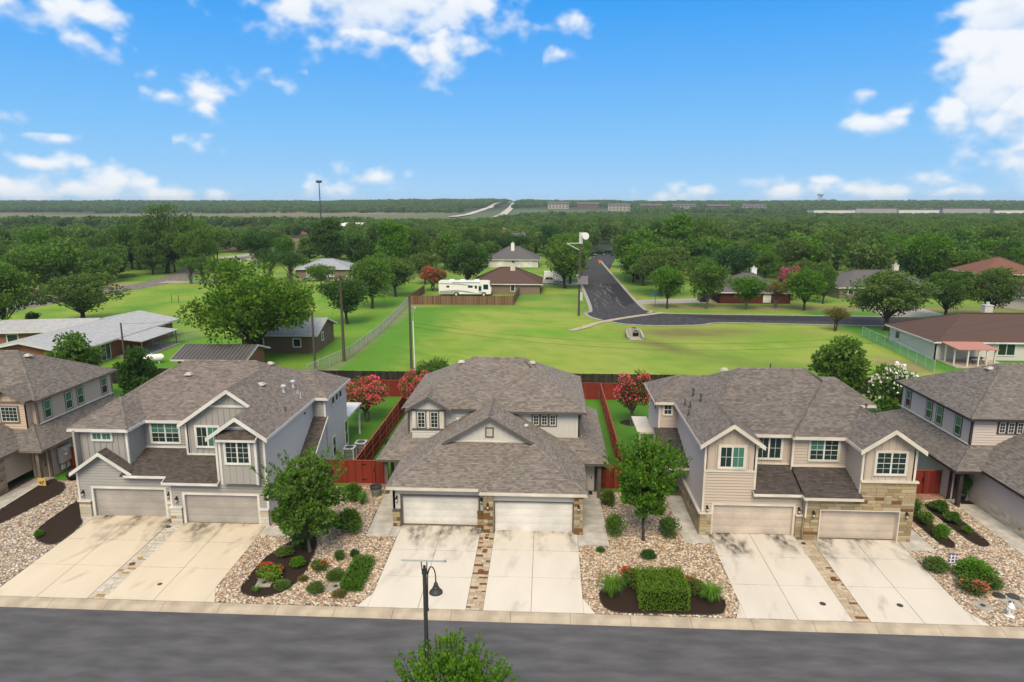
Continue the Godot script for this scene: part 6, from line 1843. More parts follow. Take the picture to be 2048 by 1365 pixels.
func motor_home() -> void:
	var t := vehicle("motor_home", "long white motor home with grey swoosh stripes behind the cedar fence", "motor home", -18.2, -151.2, 0.0,
		[[-5.8, 0.55], [-2.6, 0.55], [-2.45, 1.0], [-1.45, 1.0], [-1.3, 0.55], [3.6, 0.55], [3.75, 1.0], [4.6, 1.0], [4.75, 0.55], [5.7, 0.6], [5.85, 1.5], [5.45, 3.2], [5.2, 3.42], [-5.7, 3.42], [-5.85, 3.2]],
		[[[-4.1, 1.95], [-4.1, 2.4], [-3.45, 2.4], [-3.45, 1.95]], [[0.7, 1.95], [0.7, 2.4], [1.75, 2.4], [1.75, 1.95]], [[2.2, 1.75], [2.2, 2.45], [2.7, 2.45], [2.7, 1.75]], [[4.1, 1.6], [4.1, 2.7], [5.2, 2.7], [5.2, 1.6]]], M.paint_white, 2.5, [-1.95, 4.2], 0.48)
	var pr := MB.new()
	pr.box(Vector3(3.0, 0.7, 1.24), Vector3(3.75, 2.5, 1.27)); put("door", pr.mesh(), M.galv, t)
	var dw := MB.new()
	dw.box(Vector3(3.1, 1.3, 1.26), Vector3(3.65, 2.3, 1.285)); put("door_window", dw.mesh(), M.glass, t)
	var ws := MB.new()
	ws.slab(Vector3(5.46, 0, 1.1), BK, UP, PackedVector2Array([Vector2(0, 1.65), Vector2(2.2, 1.65), Vector2(2.2, 2.85), Vector2(0, 2.85)]), 0.0, 0.25); put("windscreen", ws.mesh(), M.glass, t)
	var st := MB.new()
	st.slab(Vector3(0, 0, 1.255), RX, UP, PackedVector2Array([Vector2(-5.75, 2.75), Vector2(-1.5, 2.62), Vector2(2.3, 2.3), Vector2(2.3, 2.4), Vector2(-1.0, 2.85), Vector2(-5.75, 2.95)]), 0.0, 0.01)
	st.slab(Vector3(0, 0, 1.255), RX, UP, PackedVector2Array([Vector2(-5.7, 0.6), Vector2(-2.7, 0.6), Vector2(-1.2, 1.05), Vector2(0.8, 0.8), Vector2(3.4, 0.58), Vector2(0.4, 1.25), Vector2(-2.0, 1.45), Vector2(-5.7, 1.2)]), 0.0, 0.01)
	put("stripe", st.mesh(), mk(Color(0.33, 0.32, 0.31), 0.4), t)
	for x in [-3.0, -0.6, 2.6]:
		var m := MB.new()
		m.slab(Vector3(x, 3.42, 0.45), RX, UP, PackedVector2Array([Vector2(-0.65, 0), Vector2(0.65, 0), Vector2(0.45, 0.3), Vector2(-0.45, 0.3)]), -0.9, 0.0)
		put("roof_unit", m.mesh(), M.paint_white, t)
	var aw := MB.new()
	aw.tube(Vector3(-2.9, 3.2, 1.32), Vector3(3.4, 3.2, 1.32), 0.09, 0.09, 8); put("awning_roll", aw.mesh(), M.galv, t)

func pole(label: String, x: float, z: float, h: float, r: float, arm := 0.0, called := "power_pole") -> Node3D:
	var t := thing(called, label, "power pole", Vector3(x, 0, z))
	O = Vector3.ZERO
	var m := MB.new()
	m.tube(Vector3.ZERO, UP * h, r, r * 0.7, 10)
	put("pole", m.mesh(), M.pole, t)
	if arm > 0.0:
		var a := MB.new()
		a.box(Vector3(-arm / 2, h - 0.35, 0.1), Vector3(arm / 2, h - 0.2, 0.24)); put("crossarm", a.mesh(), M.pole, t)
		for k in [-0.45, -0.2, 0.25, 0.45]:
			var i := MB.new()
			i.tube(Vector3(arm * k, h - 0.2, 0.17), Vector3(arm * k, h + 0.02, 0.17), 0.06, 0.04, 6); put("insulator", i.mesh(), M.galv, t)
	return t

func wire(a: Vector3, b: Vector3, sag: float, label: String, r := 0.014) -> void:
	var m := MB.new(a)
	var p := a
	for i in range(1, 15):
		var s := i / 14.0
		var q := a.lerp(b, s) - UP * sag * 4.0 * s * (1.0 - s)
		m.tube(p, q, r, r, 4, Color.WHITE, false)
		p = q
	var o := put("power_line", m.mesh(), M.steel)
	o.position = a
	tag(o, label, "power line")

func band(pts: Array, w: float, y: float) -> MB:   # a strip of pavement along a line
	var b := MB.new()
	for i in pts.size() - 1:
		var p := Vector2(pts[i][0], pts[i][1])
		var q := Vector2(pts[i + 1][0], pts[i + 1][1])
		var n0 := ((q - p) if i == 0 else (q - Vector2(pts[i - 1][0], pts[i - 1][1]))).normalized().orthogonal() * w / 2
		var n1 := ((q - p) if i == pts.size() - 2 else (Vector2(pts[i + 2][0], pts[i + 2][1]) - p)).normalized().orthogonal() * w / 2
		var c := [p + n0, p - n0, q - n1, q + n1]
		var v := []
		for k in c: v.append(Vector3(k.x, y, k.y))
		if (v[1] - v[0]).cross(v[2] - v[0]).y < 0: v.reverse()
		b.quad(v[0], v[1], v[2], v[3])
	return b

func flat(poly: Array, y: float) -> MB:
	var b := MB.new()
	var f := PackedVector2Array()
	for q in poly: f.append(Vector2(q[0], -q[1]))
	b.slab(Vector3(0, y, 0), RX, BK, f, -0.05, 0.0, Color.WHITE, false)
	return b

func bezier(p: Array, n := 8) -> Array:
	var o := []
	for i in p.size() - 1:
		var a := Vector2(p[maxi(i - 1, 0)][0], p[maxi(i - 1, 0)][1])
		var b := Vector2(p[i][0], p[i][1])
		var c := Vector2(p[i + 1][0], p[i + 1][1])
		var d := Vector2(p[mini(i + 2, p.size() - 1)][0], p[mini(i + 2, p.size() - 1)][1])
		for k in n:
			var v := b.cubic_interpolate(c, a, d, float(k) / n)
			o.append([v.x, v.y])
	o.append(p[-1])
	return o

func far_streets() -> void:
	struct("side_street", flat(bezier([[8.9, -132], [8.9, -180], [10.5, -215], [16, -255], [25, -300], [34, -340]]) + [[44, -338], [34, -300], [25, -255], [19.5, -215], [18.6, -180], [18.7, -138]] + bezier([[18.7, -138], [19.6, -131], [22.5, -127.8]]) + [[120, -125.5], [120, -115.5], [55, -117.2], [43, -118.2], [32, -118.8]] + bezier([[32, -118.8], [26, -116.2], [19, -115.3], [13.5, -116.5], [10, -119.5], [8.0, -124], [7.6, -128], [8.9, -132]]), 0.02).mesh(), M.roadb)
	var kp := [bezier([[8.7, -290], [8.7, -180], [8.6, -134], [7.4, -128.5], [7.7, -124], [9.8, -119.8]]), bezier([[19.0, -250], [18.8, -180], [18.9, -138], [20.0, -131], [23, -128], [60, -126.6], [118, -125.3]]), bezier([[10.5, -119.0], [13.6, -116.1], [19, -114.9], [26, -115.9], [32, -118.4], [55, -116.8], [118, -115.1]])]
	for k in 3: struct("street_kerb" if k == 0 else "street_kerb_%03d" % k, band(kp[k], 0.7, 0.06 + 0.004 * k).mesh(), M.conc)
	struct("valley_gutter", band(bezier([[3.8, -109.6], [6.5, -113.0], [8.6, -116.8], [11, -119.6], [16, -124.3], [22, -129]]), 1.3, 0.08).mesh(), M.kerb)
	struct("asphalt_patch", flat([[14.0, -176], [18.4, -176], [18.4, -143], [15.8, -137], [13.6, -150]], 0.03).mesh(), mk(Color(0.036, 0.036, 0.04), 0.9, "asphalt", 8.0))
	struct("asphalt_patch_001", flat([[24, -126], [110, -124], [110, -120.5], [32, -121.5]], 0.032).mesh(), mk(Color(0.045, 0.045, 0.05), 0.9, "asphalt", 8.0))
	var sl := MB.new()   # sealed cracks
	for i in 26:
		var p := Vector2(R(10, 15.5), R(-178, -140))
		for k in 5:
			var q := p + Vector2(R(-0.35, 0.5), R(0.9, 1.8))
			sl.bar(Vector3(p.x, 0.036, p.y), Vector3(q.x, 0.036, q.y), 0.12, 0.004); p = q
	put("crack_seal", sl.mesh(), mk(Color(0.17, 0.165, 0.16), 0.8), self, "structure")
	struct("concrete_drive", flat([[19.2, -139.4], [30.8, -142.8], [36, -143.5], [36, -149.5], [30, -149.3], [19.2, -146.4]], 0.016).mesh(), M.conc)
	struct("concrete_drive_001", flat([[-2, -180], [8.6, -179], [8.6, -172.4], [-2, -172.6]], 0.017).mesh(), M.conc)
	struct("concrete_drive_002", flat([[62, -128], [74, -127.6], [74, -140], [64, -140]], 0.018).mesh(), M.conc)
	struct("country_lane", band(bezier([[-112, -60], [-108.5, -100], [-106.5, -125], [-104, -152], [-101.5, -172], [-106, -198], [-118, -232], [-112, -262], [-98, -300]]), 8.5, 0.02).mesh(), mk(Color(0.27, 0.235, 0.21), 0.95, "asphalt", 12.0))
	struct("gravel_drive", band(bezier([[-101, -174], [-88, -174.5], [-70, -178], [-56, -181]]), 4.6, 0.026).mesh(), mk(Color(0.42, 0.36, 0.29), 0.95, "conc", 6.0))
	struct("paved_yard", flat([[-128, -236], [-104, -240], [-96, -285], [-118, -290]], 0.012).mesh(), M.conc)
	# culvert
	O = Vector3(13.5, 0, -104.5)
	var t := thing("culvert", "small concrete culvert headwall with a round dark pipe in the grass", "culvert", O)
	var b := MB.new(O)
	var ring := PackedVector2Array([Vector2(-1.0, 0), Vector2(-0.95, 1.25), Vector2(1.0, 1.25), Vector2(1.15, 0)])
	for q in Geometry2D.clip_polygons(ring, pv([[-0.05, -0.2], [0.75, -0.2], [0.85, 0.5], [0.7, 0.95], [0.35, 1.15], [0.0, 0.95], [-0.15, 0.5]])): b.slab(Vector3(13.5, -0.02, -105), RX, UP, q, -0.5, 0.0)
	b.box(Vector3(12.7, -0.1, -105), Vector3(14.6, 0.05, -102.6)); b.bar(Vector3(12.35, 0.9, -105.2), Vector3(12.5, 0.1, -102.9), 0.25, 0.5); b.bar(Vector3(14.55, 0.9, -105.2), Vector3(14.75, 0.1, -102.9), 0.25, 0.5)
	b.obox(Vector3(13.5, 0.75, -106.3), Vector3(1.1, 0, 0), Vector3(0, 0.3, 0), Vector3(0, -0.15, -1.0))
	part("headwall", b, M.conc, t)
	var h := MB.new(O)
	h.tube(Vector3(13.85, 0.5, -105.5), Vector3(13.85, 0.5, -107.5), 0.6, 0.6, 16)
	part("pipe", h, M.iron, t)

func neighbours() -> void:
	# ranch house with a pale metal roof
	var r := bg_house("long brick ranch house with a pale grey metal roof at the left", -63.8, -90.2, PI / 2, 23.5, 11.0, 2.7, "gable", 0.2, M.brick, M.metalroof, 0.8, [[0, 6.0, 0.1, 1.9, 2.1], [0, 14.5, 1.2, 1.6, 0.8], [0, 19.5, 1.5, 1.6, 0.7], [1, 2.5, 1.0, 1.4, 1.1], [3, 3.0, 1.0, 1.4, 1.1]])
	var pr := MB.new()
	pr.obox(Vector3(1.5, 2.35, 7.6), Vector3(4.6, 0, 0), Vector3(0, 0.05, 0), Vector3(0, -0.2, 2.0)); put("porch_roof", pr.mesh(), M.metalroof, r)
	for x in [-2.8, 1.5, 5.8]:
		var m := MB.new()
		m.tube(Vector3(x, 0, 9.3), Vector3(x, 2.2, 9.3), 0.07, 0.07, 8); put("porch_post", m.mesh(), M.tan_trim, r)
	var ps := MB.new()
	ps.box(Vector3(-3.2, 0, 5.6), Vector3(6.2, 0.12, 9.8)); put("porch_slab", ps.mesh(), M.conc, r)
	bg_house("low wing of the ranch house under a grey metal roof", -73.5, -96.5, 0.2, 12.0, 9.0, 2.6, "gable", 0.18, M.brick, M.metalroof, 0.7, [[0, 2.0, 1.0, 1.4, 1.1]])
	# propane tank
	var t := thing("propane_tank", "white propane tank lying on the lawn in front of the ranch house", "tank", Vector3(-50.9, 0, -83.8), "", 0.5)
	t.scale = Vector3.ONE * 0.78
	var m := MB.new()
	m.tube(Vector3(-1.1, 0.95, 0), Vector3(1.1, 0.95, 0), 0.62, 0.62, 16, Color.WHITE, false)
	for s in [-1.0, 1.0]:
		for k in 4:
			var a0 := k * PI / 8
			var a1 := (k + 1) * PI / 8
			m.tube(Vector3(s * (1.1 + 0.5 * sin(a0)), 0.95, 0), Vector3(s * (1.1 + 0.5 * sin(a1)), 0.95, 0), 0.62 * cos(a0), 0.62 * cos(a1), 16, Color.WHITE, false)
	put("tank_shell", m.mesh(), M.paint_white, t)
	var l := MB.new()
	for x in [-0.8, 0.8]: l.box(Vector3(x - 0.1, 0, -0.4), Vector3(x + 0.1, 0.45, 0.4))
	l.tube(Vector3(-0.2, 1.5, 0), Vector3(-0.2, 1.75, 0), 0.16, 0.16, 8)
	put("cradle", l.mesh(), M.galv, t)
	# the dark ribbed shed and the brick cottage
	var sh := bg_house("shed with a dark ribbed metal roof behind the grey house", -40.1, -80.6, 0.02, 8.0, 6.2, 2.3, "gable", 0.3, M.brick, M.darkroof, 0.6, [], [], "shed")
	for i in 20:
		var b := MB.new()
		for s in [-1.0, 1.0]: b.bar(Vector3(-4.5 + i * 0.47, 2.25, s * 3.7), Vector3(-4.5 + i * 0.47, 3.33, 0), 0.06, 0.06)
		put("roof_rib", b.mesh(), M.ribroof, sh)
	bg_house("tan brick cottage with a grey metal gable roof under the pecan", -37.2, -95.4, 0.02, 10.2, 9.0, 2.7, "gable", 0.32, M.tanbrick, M.metalroof, 0.55, [[0, 7.2, 0.9, 1.0, 1.1], [1, 3.0, 1.2, 0.8, 1.1], [0, 2.0, 0.9, 1.0, 1.1]])
	# brown roofed house with the patio, right
	var p := bg_house("sprawling house with a brown shingle roof and pink patio roof at the right", 65.5, -97.5, 0.0, 28.0, 12.5, 2.7, "hip", 0.42, M.paleside, M.brownroof, 0.5, [[0, 8.0, 0.7, 2.2, 1.6], [0, 14.5, 1.2, 1.0, 1.1], [3, 2.0, 0.9, 1.2, 1.1]], [12.0 - 15.2, -1.5, 6.2, M.paleside])
	for q in [[-13.8, -12.0], [-11.5, -9.2]]: pass
	var pr2 := MB.new()
	pr2.obox(Vector3(-11.1, 2.45, 7.6), Vector3(2.5, 0, 0), Vector3(0, 0.05, 0), Vector3(0, -0.16, 3.0)); put("patio_roof", pr2.mesh(), mk(Color(0.42, 0.19, 0.15), 0.6), p)
	for q in [[-13.4, 9.6], [-12.2, 10.4], [-10.9, 10.4], [-9.9, 10.4], [-8.8, 10.2], [-13.4, 7.6]]:
		var b := MB.new()
		b.box(Vector3(q[0] - 0.08, 0, q[1] - 0.08), Vector3(q[0] + 0.08, 2.35, q[1] + 0.08)); put("patio_post", b.mesh(), M.cream, p)
	var sl := MB.new()
	sl.box(Vector3(-13.8, 0, 6.2), Vector3(-6.5, 0.08, 11.0)); put("patio_slab", sl.mesh(), M.kerb, p)
	var tb := thing("picnic_table", "dark picnic table under the pink patio roof", "table", Vector3(55.6, 0.08, -89.2))
	var tm := MB.new()
	tm.box(Vector3(-0.9, 0.7, -0.4), Vector3(0.9, 0.76, 0.4)); put("table_top", tm.mesh(), M.steel, tb)
	for s in [-1.0, 1.0]:
		var k := MB.new()
		k.box(Vector3(-0.9, 0.42, s * 0.75 - 0.14), Vector3(0.9, 0.46, s * 0.75 + 0.14)); put("bench", k.mesh(), M.steel, tb)
		var g := MB.new()
		g.bar(Vector3(s * 0.7, 0, -0.8), Vector3(s * 0.7, 0.72, 0.3), 0.06, 0.06); g.bar(Vector3(s * 0.7, 0, 0.8), Vector3(s * 0.7, 0.72, -0.3), 0.06, 0.06); put("leg", g.mesh(), M.steel, tb)
	# others
	bg_house("brick house with a brown hipped roof behind the motor home", -9.2, -160.5, 0.0, 15.5, 12.0, 2.6, "hip", 0.5, M.pinkbrick, M.brownroof, 0.5, [[0, 8.7, 0.7, 0.9, 1.5], [1, 4, 1, 1, 1.2]], [1.2, 1.0, 6.2, M.cream])
	bg_house("pale house with a grey hipped roof beyond the brown-roofed brick house", -11.0, -226.0, 0.0, 16.5, 13.0, 2.8, "hip", 0.55, M.paleside, M.greyroof, 0.5, [[0, 3.0, 0.2, 2.6, 2.2, 1], [0, 10.0, 0.1, 4.5, 2.2, 1], [0, 7.8, 1.0, 1.0, 1.2]], [-0.3, 2.0, 7.4, M.paint_white])
	bg_house("red brick house with a tall chimney beyond the grey-roofed house", -15.5, -280.0, 0.3, 12.0, 11.0, 5.0, "gable", 0.6, M.brick, M.greyroof, 0.4, [[0, 3, 3.4, 1, 1.3]], [-3.0, 3.0, 10.0, M.brick])
	bg_house("brick house with a grey roof and white chimney behind the street trees", 42.8, -148.5, 0.0, 14.5, 12.5, 2.6, "hip", 0.5, M.brickred, M.greyroof, 0.5, [[0, 9.0, 0.2, 1.6, 2.0, 1]], [1.6, -1.0, 6.6, M.paint_white])
	bg_house("house with a light grey metal roof behind the white trucks", -62.5, -192.0, 0.1, 15.0, 12.0, 2.7, "hip", 0.36, M.pinkbrick, M.blueroof, 0.6, [[0, 3, 0.9, 1.6, 1.1], [0, 9, 0.9, 1.2, 1.1]], [])
	bg_house("house with a grey roof behind the broad dark tree on the right", 73.5, -158.0, 0.1, 22.0, 13.0, 2.7, "hip", 0.45, M.pinkbrick, M.greyroof, 0.5, [[0, 2.0, 0.9, 1.2, 1.2], [3, 3, 0.9, 1.2, 1.2]], [5.0, 0.0, 6.6, M.cream])
	bg_house("two-storey house with a rusty brown roof at the far right", 101.5, -160.0, 0.0, 13.0, 12.0, 5.4, "hip", 0.5, M.tanbrick, M.orangeroof, 0.5, [[0, 3, 3.4, 1.2, 1.2]], [])
	bg_house("house with a speckled grey roof at the right edge of the woods", 99.5, -140.0, 0.5, 16.0, 13.0, 2.7, "hip", 0.42, M.pinkside, M.greyroof, 0.5, [[0, 3, 0.9, 1.2, 1.2]], [])
	bg_house("grey-roofed house with a white chimney beyond the two big street trees", 47.5, -222.0, 0.1, 17.0, 13.0, 2.8, "hip", 0.4, M.paleside, M.blueroof, 0.5, [[0, 3, 0.9, 1.2, 1.2]], [3.5, 3.5, 5.4, M.paint_white])
	bg_house("house with a wide tan roof among the trees behind the utility poles", 76.5, -268.0, 0.1, 19.0, 16.0, 2.8, "hip", 0.42, M.tanbrick, M.tanroof, 0.5, [], [])
	bg_house("house with an orange-brown roof deep in the woods", 121.0, -330.0, 0.2, 12.0, 11.0, 4.0, "hip", 0.5, M.cream, M.orangeroof, 0.5, [[0, 4, 2, 1.5, 1.5]], [])
	bg_house("little house with a tan hipped roof left of the vine-covered tree", -51.0, -238.0, 0.2, 9.0, 8.0, 2.8, "hip", 0.45, M.tanbrick, M.tanroof, 0.5, [[0, 2, 0.9, 1.2, 1.2]], [])
	bg_house("small white house with dark windows left of the round dark tree", -42.0, -262.0, 0.0, 10.0, 8.0, 2.8, "gable", 0.4, M.paint_white, M.tanroof, 0.5, [[0, 2, 0.9, 1.6, 1.3], [0, 6, 0.9, 1.6, 1.3]], [])
	# cars
	pickup("white crew-cab work truck parked by the small house on the left", -61.8, -178.6, PI, M.paint_white)
	pickup("second white truck, half behind the crew-cab work truck", -60.8, -182.2, PI, M.paint_white)
	pickup("silver pickup parked beside the brown-roofed brick house", 0.4, -174.4, 0.0, M.silver)
	t = thing("box_trailer", "white enclosed box trailer behind the silver pickup", "trailer", Vector3(1.8, 0, -178.3))
	O = Vector3.ZERO
	m = MB.new()
	m.box(Vector3(-2.6, 0.5, -1.2), Vector3(2.6, 2.9, 1.2)); put("trailer_box", m.mesh(), M.paint_white, t)
	for x in [-0.5, 0.5]:
		for s in [-1.0, 1.0]: wheel(t, Vector3(x, 0.35, s * 1.15), 0.35, 0.22)
	m = MB.new()
	m.box(Vector3(-3.6, 0.45, -0.06), Vector3(-2.6, 0.55, 0.06)); m.box(Vector3(-0.1, 0.6, 1.2), Vector3(0.0, 2.8, 1.22)); put("hitch", m.mesh(), M.steel, t)
	suv("dark blue car parked at the far end of the side street, nearest the pole", 16.2, -262.0, 0.1, M.darkblue)
	pickup("black pickup parked across the far end of the side street", 20.5, -274.0, 0.05, M.blackpaint)
	suv("black car behind the black pickup at the street's far end", 25.0, -279.0, 0.1, M.blackpaint)
	suv("black car in the drive behind the brown-roofed patio house", 76.5, -110.0, 0.6, M.blackpaint)
	suv("black car parked by the red brick house's drive behind a street tree", 33.2, -146.0, 1.5, M.blackpaint)
	motor_home()
	var sg := thing("street_sign", "orange and white road-work sign at the far end of the side street", "sign", Vector3(17.6, 0, -232))
	m = MB.new()
	m.box(Vector3(-0.45, 0.6, 0), Vector3(0.45, 1.5, 0.05)); put("sign_plate", m.mesh(), mk(Color(0.6, 0.16, 0.05), 0.5), sg)
	m = MB.new()
	m.box(Vector3(-0.04, 0, -0.06), Vector3(0.04, 1.4, -0.005)); put("post", m.mesh(), M.galv, sg)
	# basketball backboard by the drive, dish pole
	t = thing("street_sign", "small blue sign on a thin post by the concrete drive", "sign", Vector3(21.6, 0, -136.6))
	m = MB.new()
	m.tube(Vector3.ZERO, UP * 2.4, 0.05, 0.05, 8); put("post", m.mesh(), M.pole, t)
	m = MB.new()
	m.box(Vector3(-0.85, 2.35, -0.06), Vector3(0.85, 2.75, 0.06)); put("sign_plate", m.mesh(), mk(Color(0.05, 0.16, 0.42), 0.5), t)
	t = pole("tall pale pole with a white dish drum on top at the street corner", 5.9, -124.8, 14.2, 0.22, 0.0, "antenna_pole")
	O = Vector3.ZERO
	m = MB.new()
	m.tube(Vector3(0.75, 14.6, 0.25), Vector3(0.95, 14.6, 0.9), 0.62, 0.62, 20); put("dish_drum", m.mesh(), M.paint_white, t)
	m = MB.new()
	m.box(Vector3(-0.2, 13.2, -0.2), Vector3(0.45, 15.2, 0.3)); m.bar(Vector3(0, 12.0, 0), Vector3(-2.4, 13.2, -0.6), 0.12, 0.12); m.bar(Vector3(-2.4, 13.2, -0.6), Vector3(0, 13.3, 0), 0.14, 0.14); put("bracket", m.mesh(), M.galv, t)
	m = MB.new()
	m.obox(Vector3(0.6, 6.6, 0.35), Vector3(0.95, 0, 0.1), Vector3(0, 0.7, -0.5), Vector3(0, 0.03, 0.04)); put("solar_panel", m.mesh(), M.solar, t)
	m = MB.new()
	m.box(Vector3(0.15, 2.9, 0.1), Vector3(0.6, 4.4, 0.5)); put("equipment_box", m.mesh(), M.galv, t)
	# power poles and their lines
	pole("wooden power pole with a crossarm beside the chain-link fence", -26.6, -86.4, 11.3, 0.2, 3.6)
	var p2 := pole("wooden power pole with a white conduit left of the whitish house's roof", -16.6, -81.1, 9.5, 0.17, 0.0)
	m = MB.new()
	m.tube(Vector3(0.45, 0, 0.1), Vector3(0.38, 6.4, 0.1), 0.06, 0.06, 8); put("conduit", m.mesh(), M.paint_white, p2)
	m = MB.new()
	m.tube(Vector3(0.38, 6.4, 0.1), Vector3(0.6, 8.2, 0.3), 0.03, 0.03, 6); m.tube(Vector3(0.6, 8.2, 0.3), Vector3(0.75, 7.9, 0.3), 0.12, 0.05, 8); put("lamp_arm", m.mesh(), M.galv, p2)
	pole("short wooden pole beside the tan brick cottage", -29.0, -82.0, 7.3, 0.17)
	pole("short wooden pole in front of the ranch house", -55.2, -84.5, 5.2, 0.14)
	pole("utility pole in the woods left of the tan roof, nearest of three", 68.4, -262.0, 13.5, 0.17, 2.0)
	pole("utility pole before the tan roof, middle of three", 81.0, -272.0, 12.5, 0.17, 2.0)
	pole("utility pole before the tan roof, last of three", 86.0, -276.0, 10.5, 0.17)
	pole("grey utility pole among the trees by the coral crape myrtle", -33.5, -206.0, 11.5, 0.16, 2.0)
	pole("wooden pole above the trees on the far left by the tan field", -205.0, -370.0, 13.0, 0.18, 2.0)
	var a := Vector3(-26.6, 11.1, -86.3)
	wire(a + Vector3(1.6, 0, 0), Vector3(-16.6, 9.3, -81.1), 0.4, "wire between the crossarm pole and the conduit pole")
	wire(a + Vector3(-1.6, 0, 0), Vector3(-55.2, 5.1, -84.5), 1.6, "wire sagging from the crossarm pole to the ranch house's pole")
	wire(a + Vector3(-1.2, -3.4, 0), Vector3(-29.0, 7.1, -82.0), 0.15, "short wire from the crossarm pole down to the short pole")
	wire(Vector3(-26.6, 6.6, -86.3), Vector3(-28.3, 7.5, -150), 1.2, "upper wire running from the crossarm pole over the mid trees")
	wire(Vector3(-26.6, 4.4, -86.3), Vector3(-28.5, 6.2, -150), 1.0, "lower wire running from the crossarm pole over the mid trees")
	wire(Vector3(-16.6, 6.2, -81.1), Vector3(60, 7.5, -84.0), 3.2, "upper of two long wires crossing above the field")
	wire(Vector3(-16.6, 5.7, -81.1), Vector3(60, 6.6, -84.0), 3.3, "lower of two long wires crossing above the field")
	wire(Vector3(-26.6, 10.2, -86.3), Vector3(-27.6, 0.1, -78.5), 0.0, "guy wire from the crossarm pole down to the fence", 0.02)
	wire(Vector3(-29.0, 7.0, -82.0), Vector3(-33.0, 2.9, -91.0), 0.3, "service wire from the short pole to the brick cottage")
	for q in [[-64.5, -158.0, 0], [-62.5, -157.0, 1]]: pole("thin brown stake standing in the left lawn, %s" % ["nearer the lane", "nearer the pecan"][q[2]], q[0] - 14.0, q[1] + 20.0, 1.6, 0.07, 0.0, "stake")

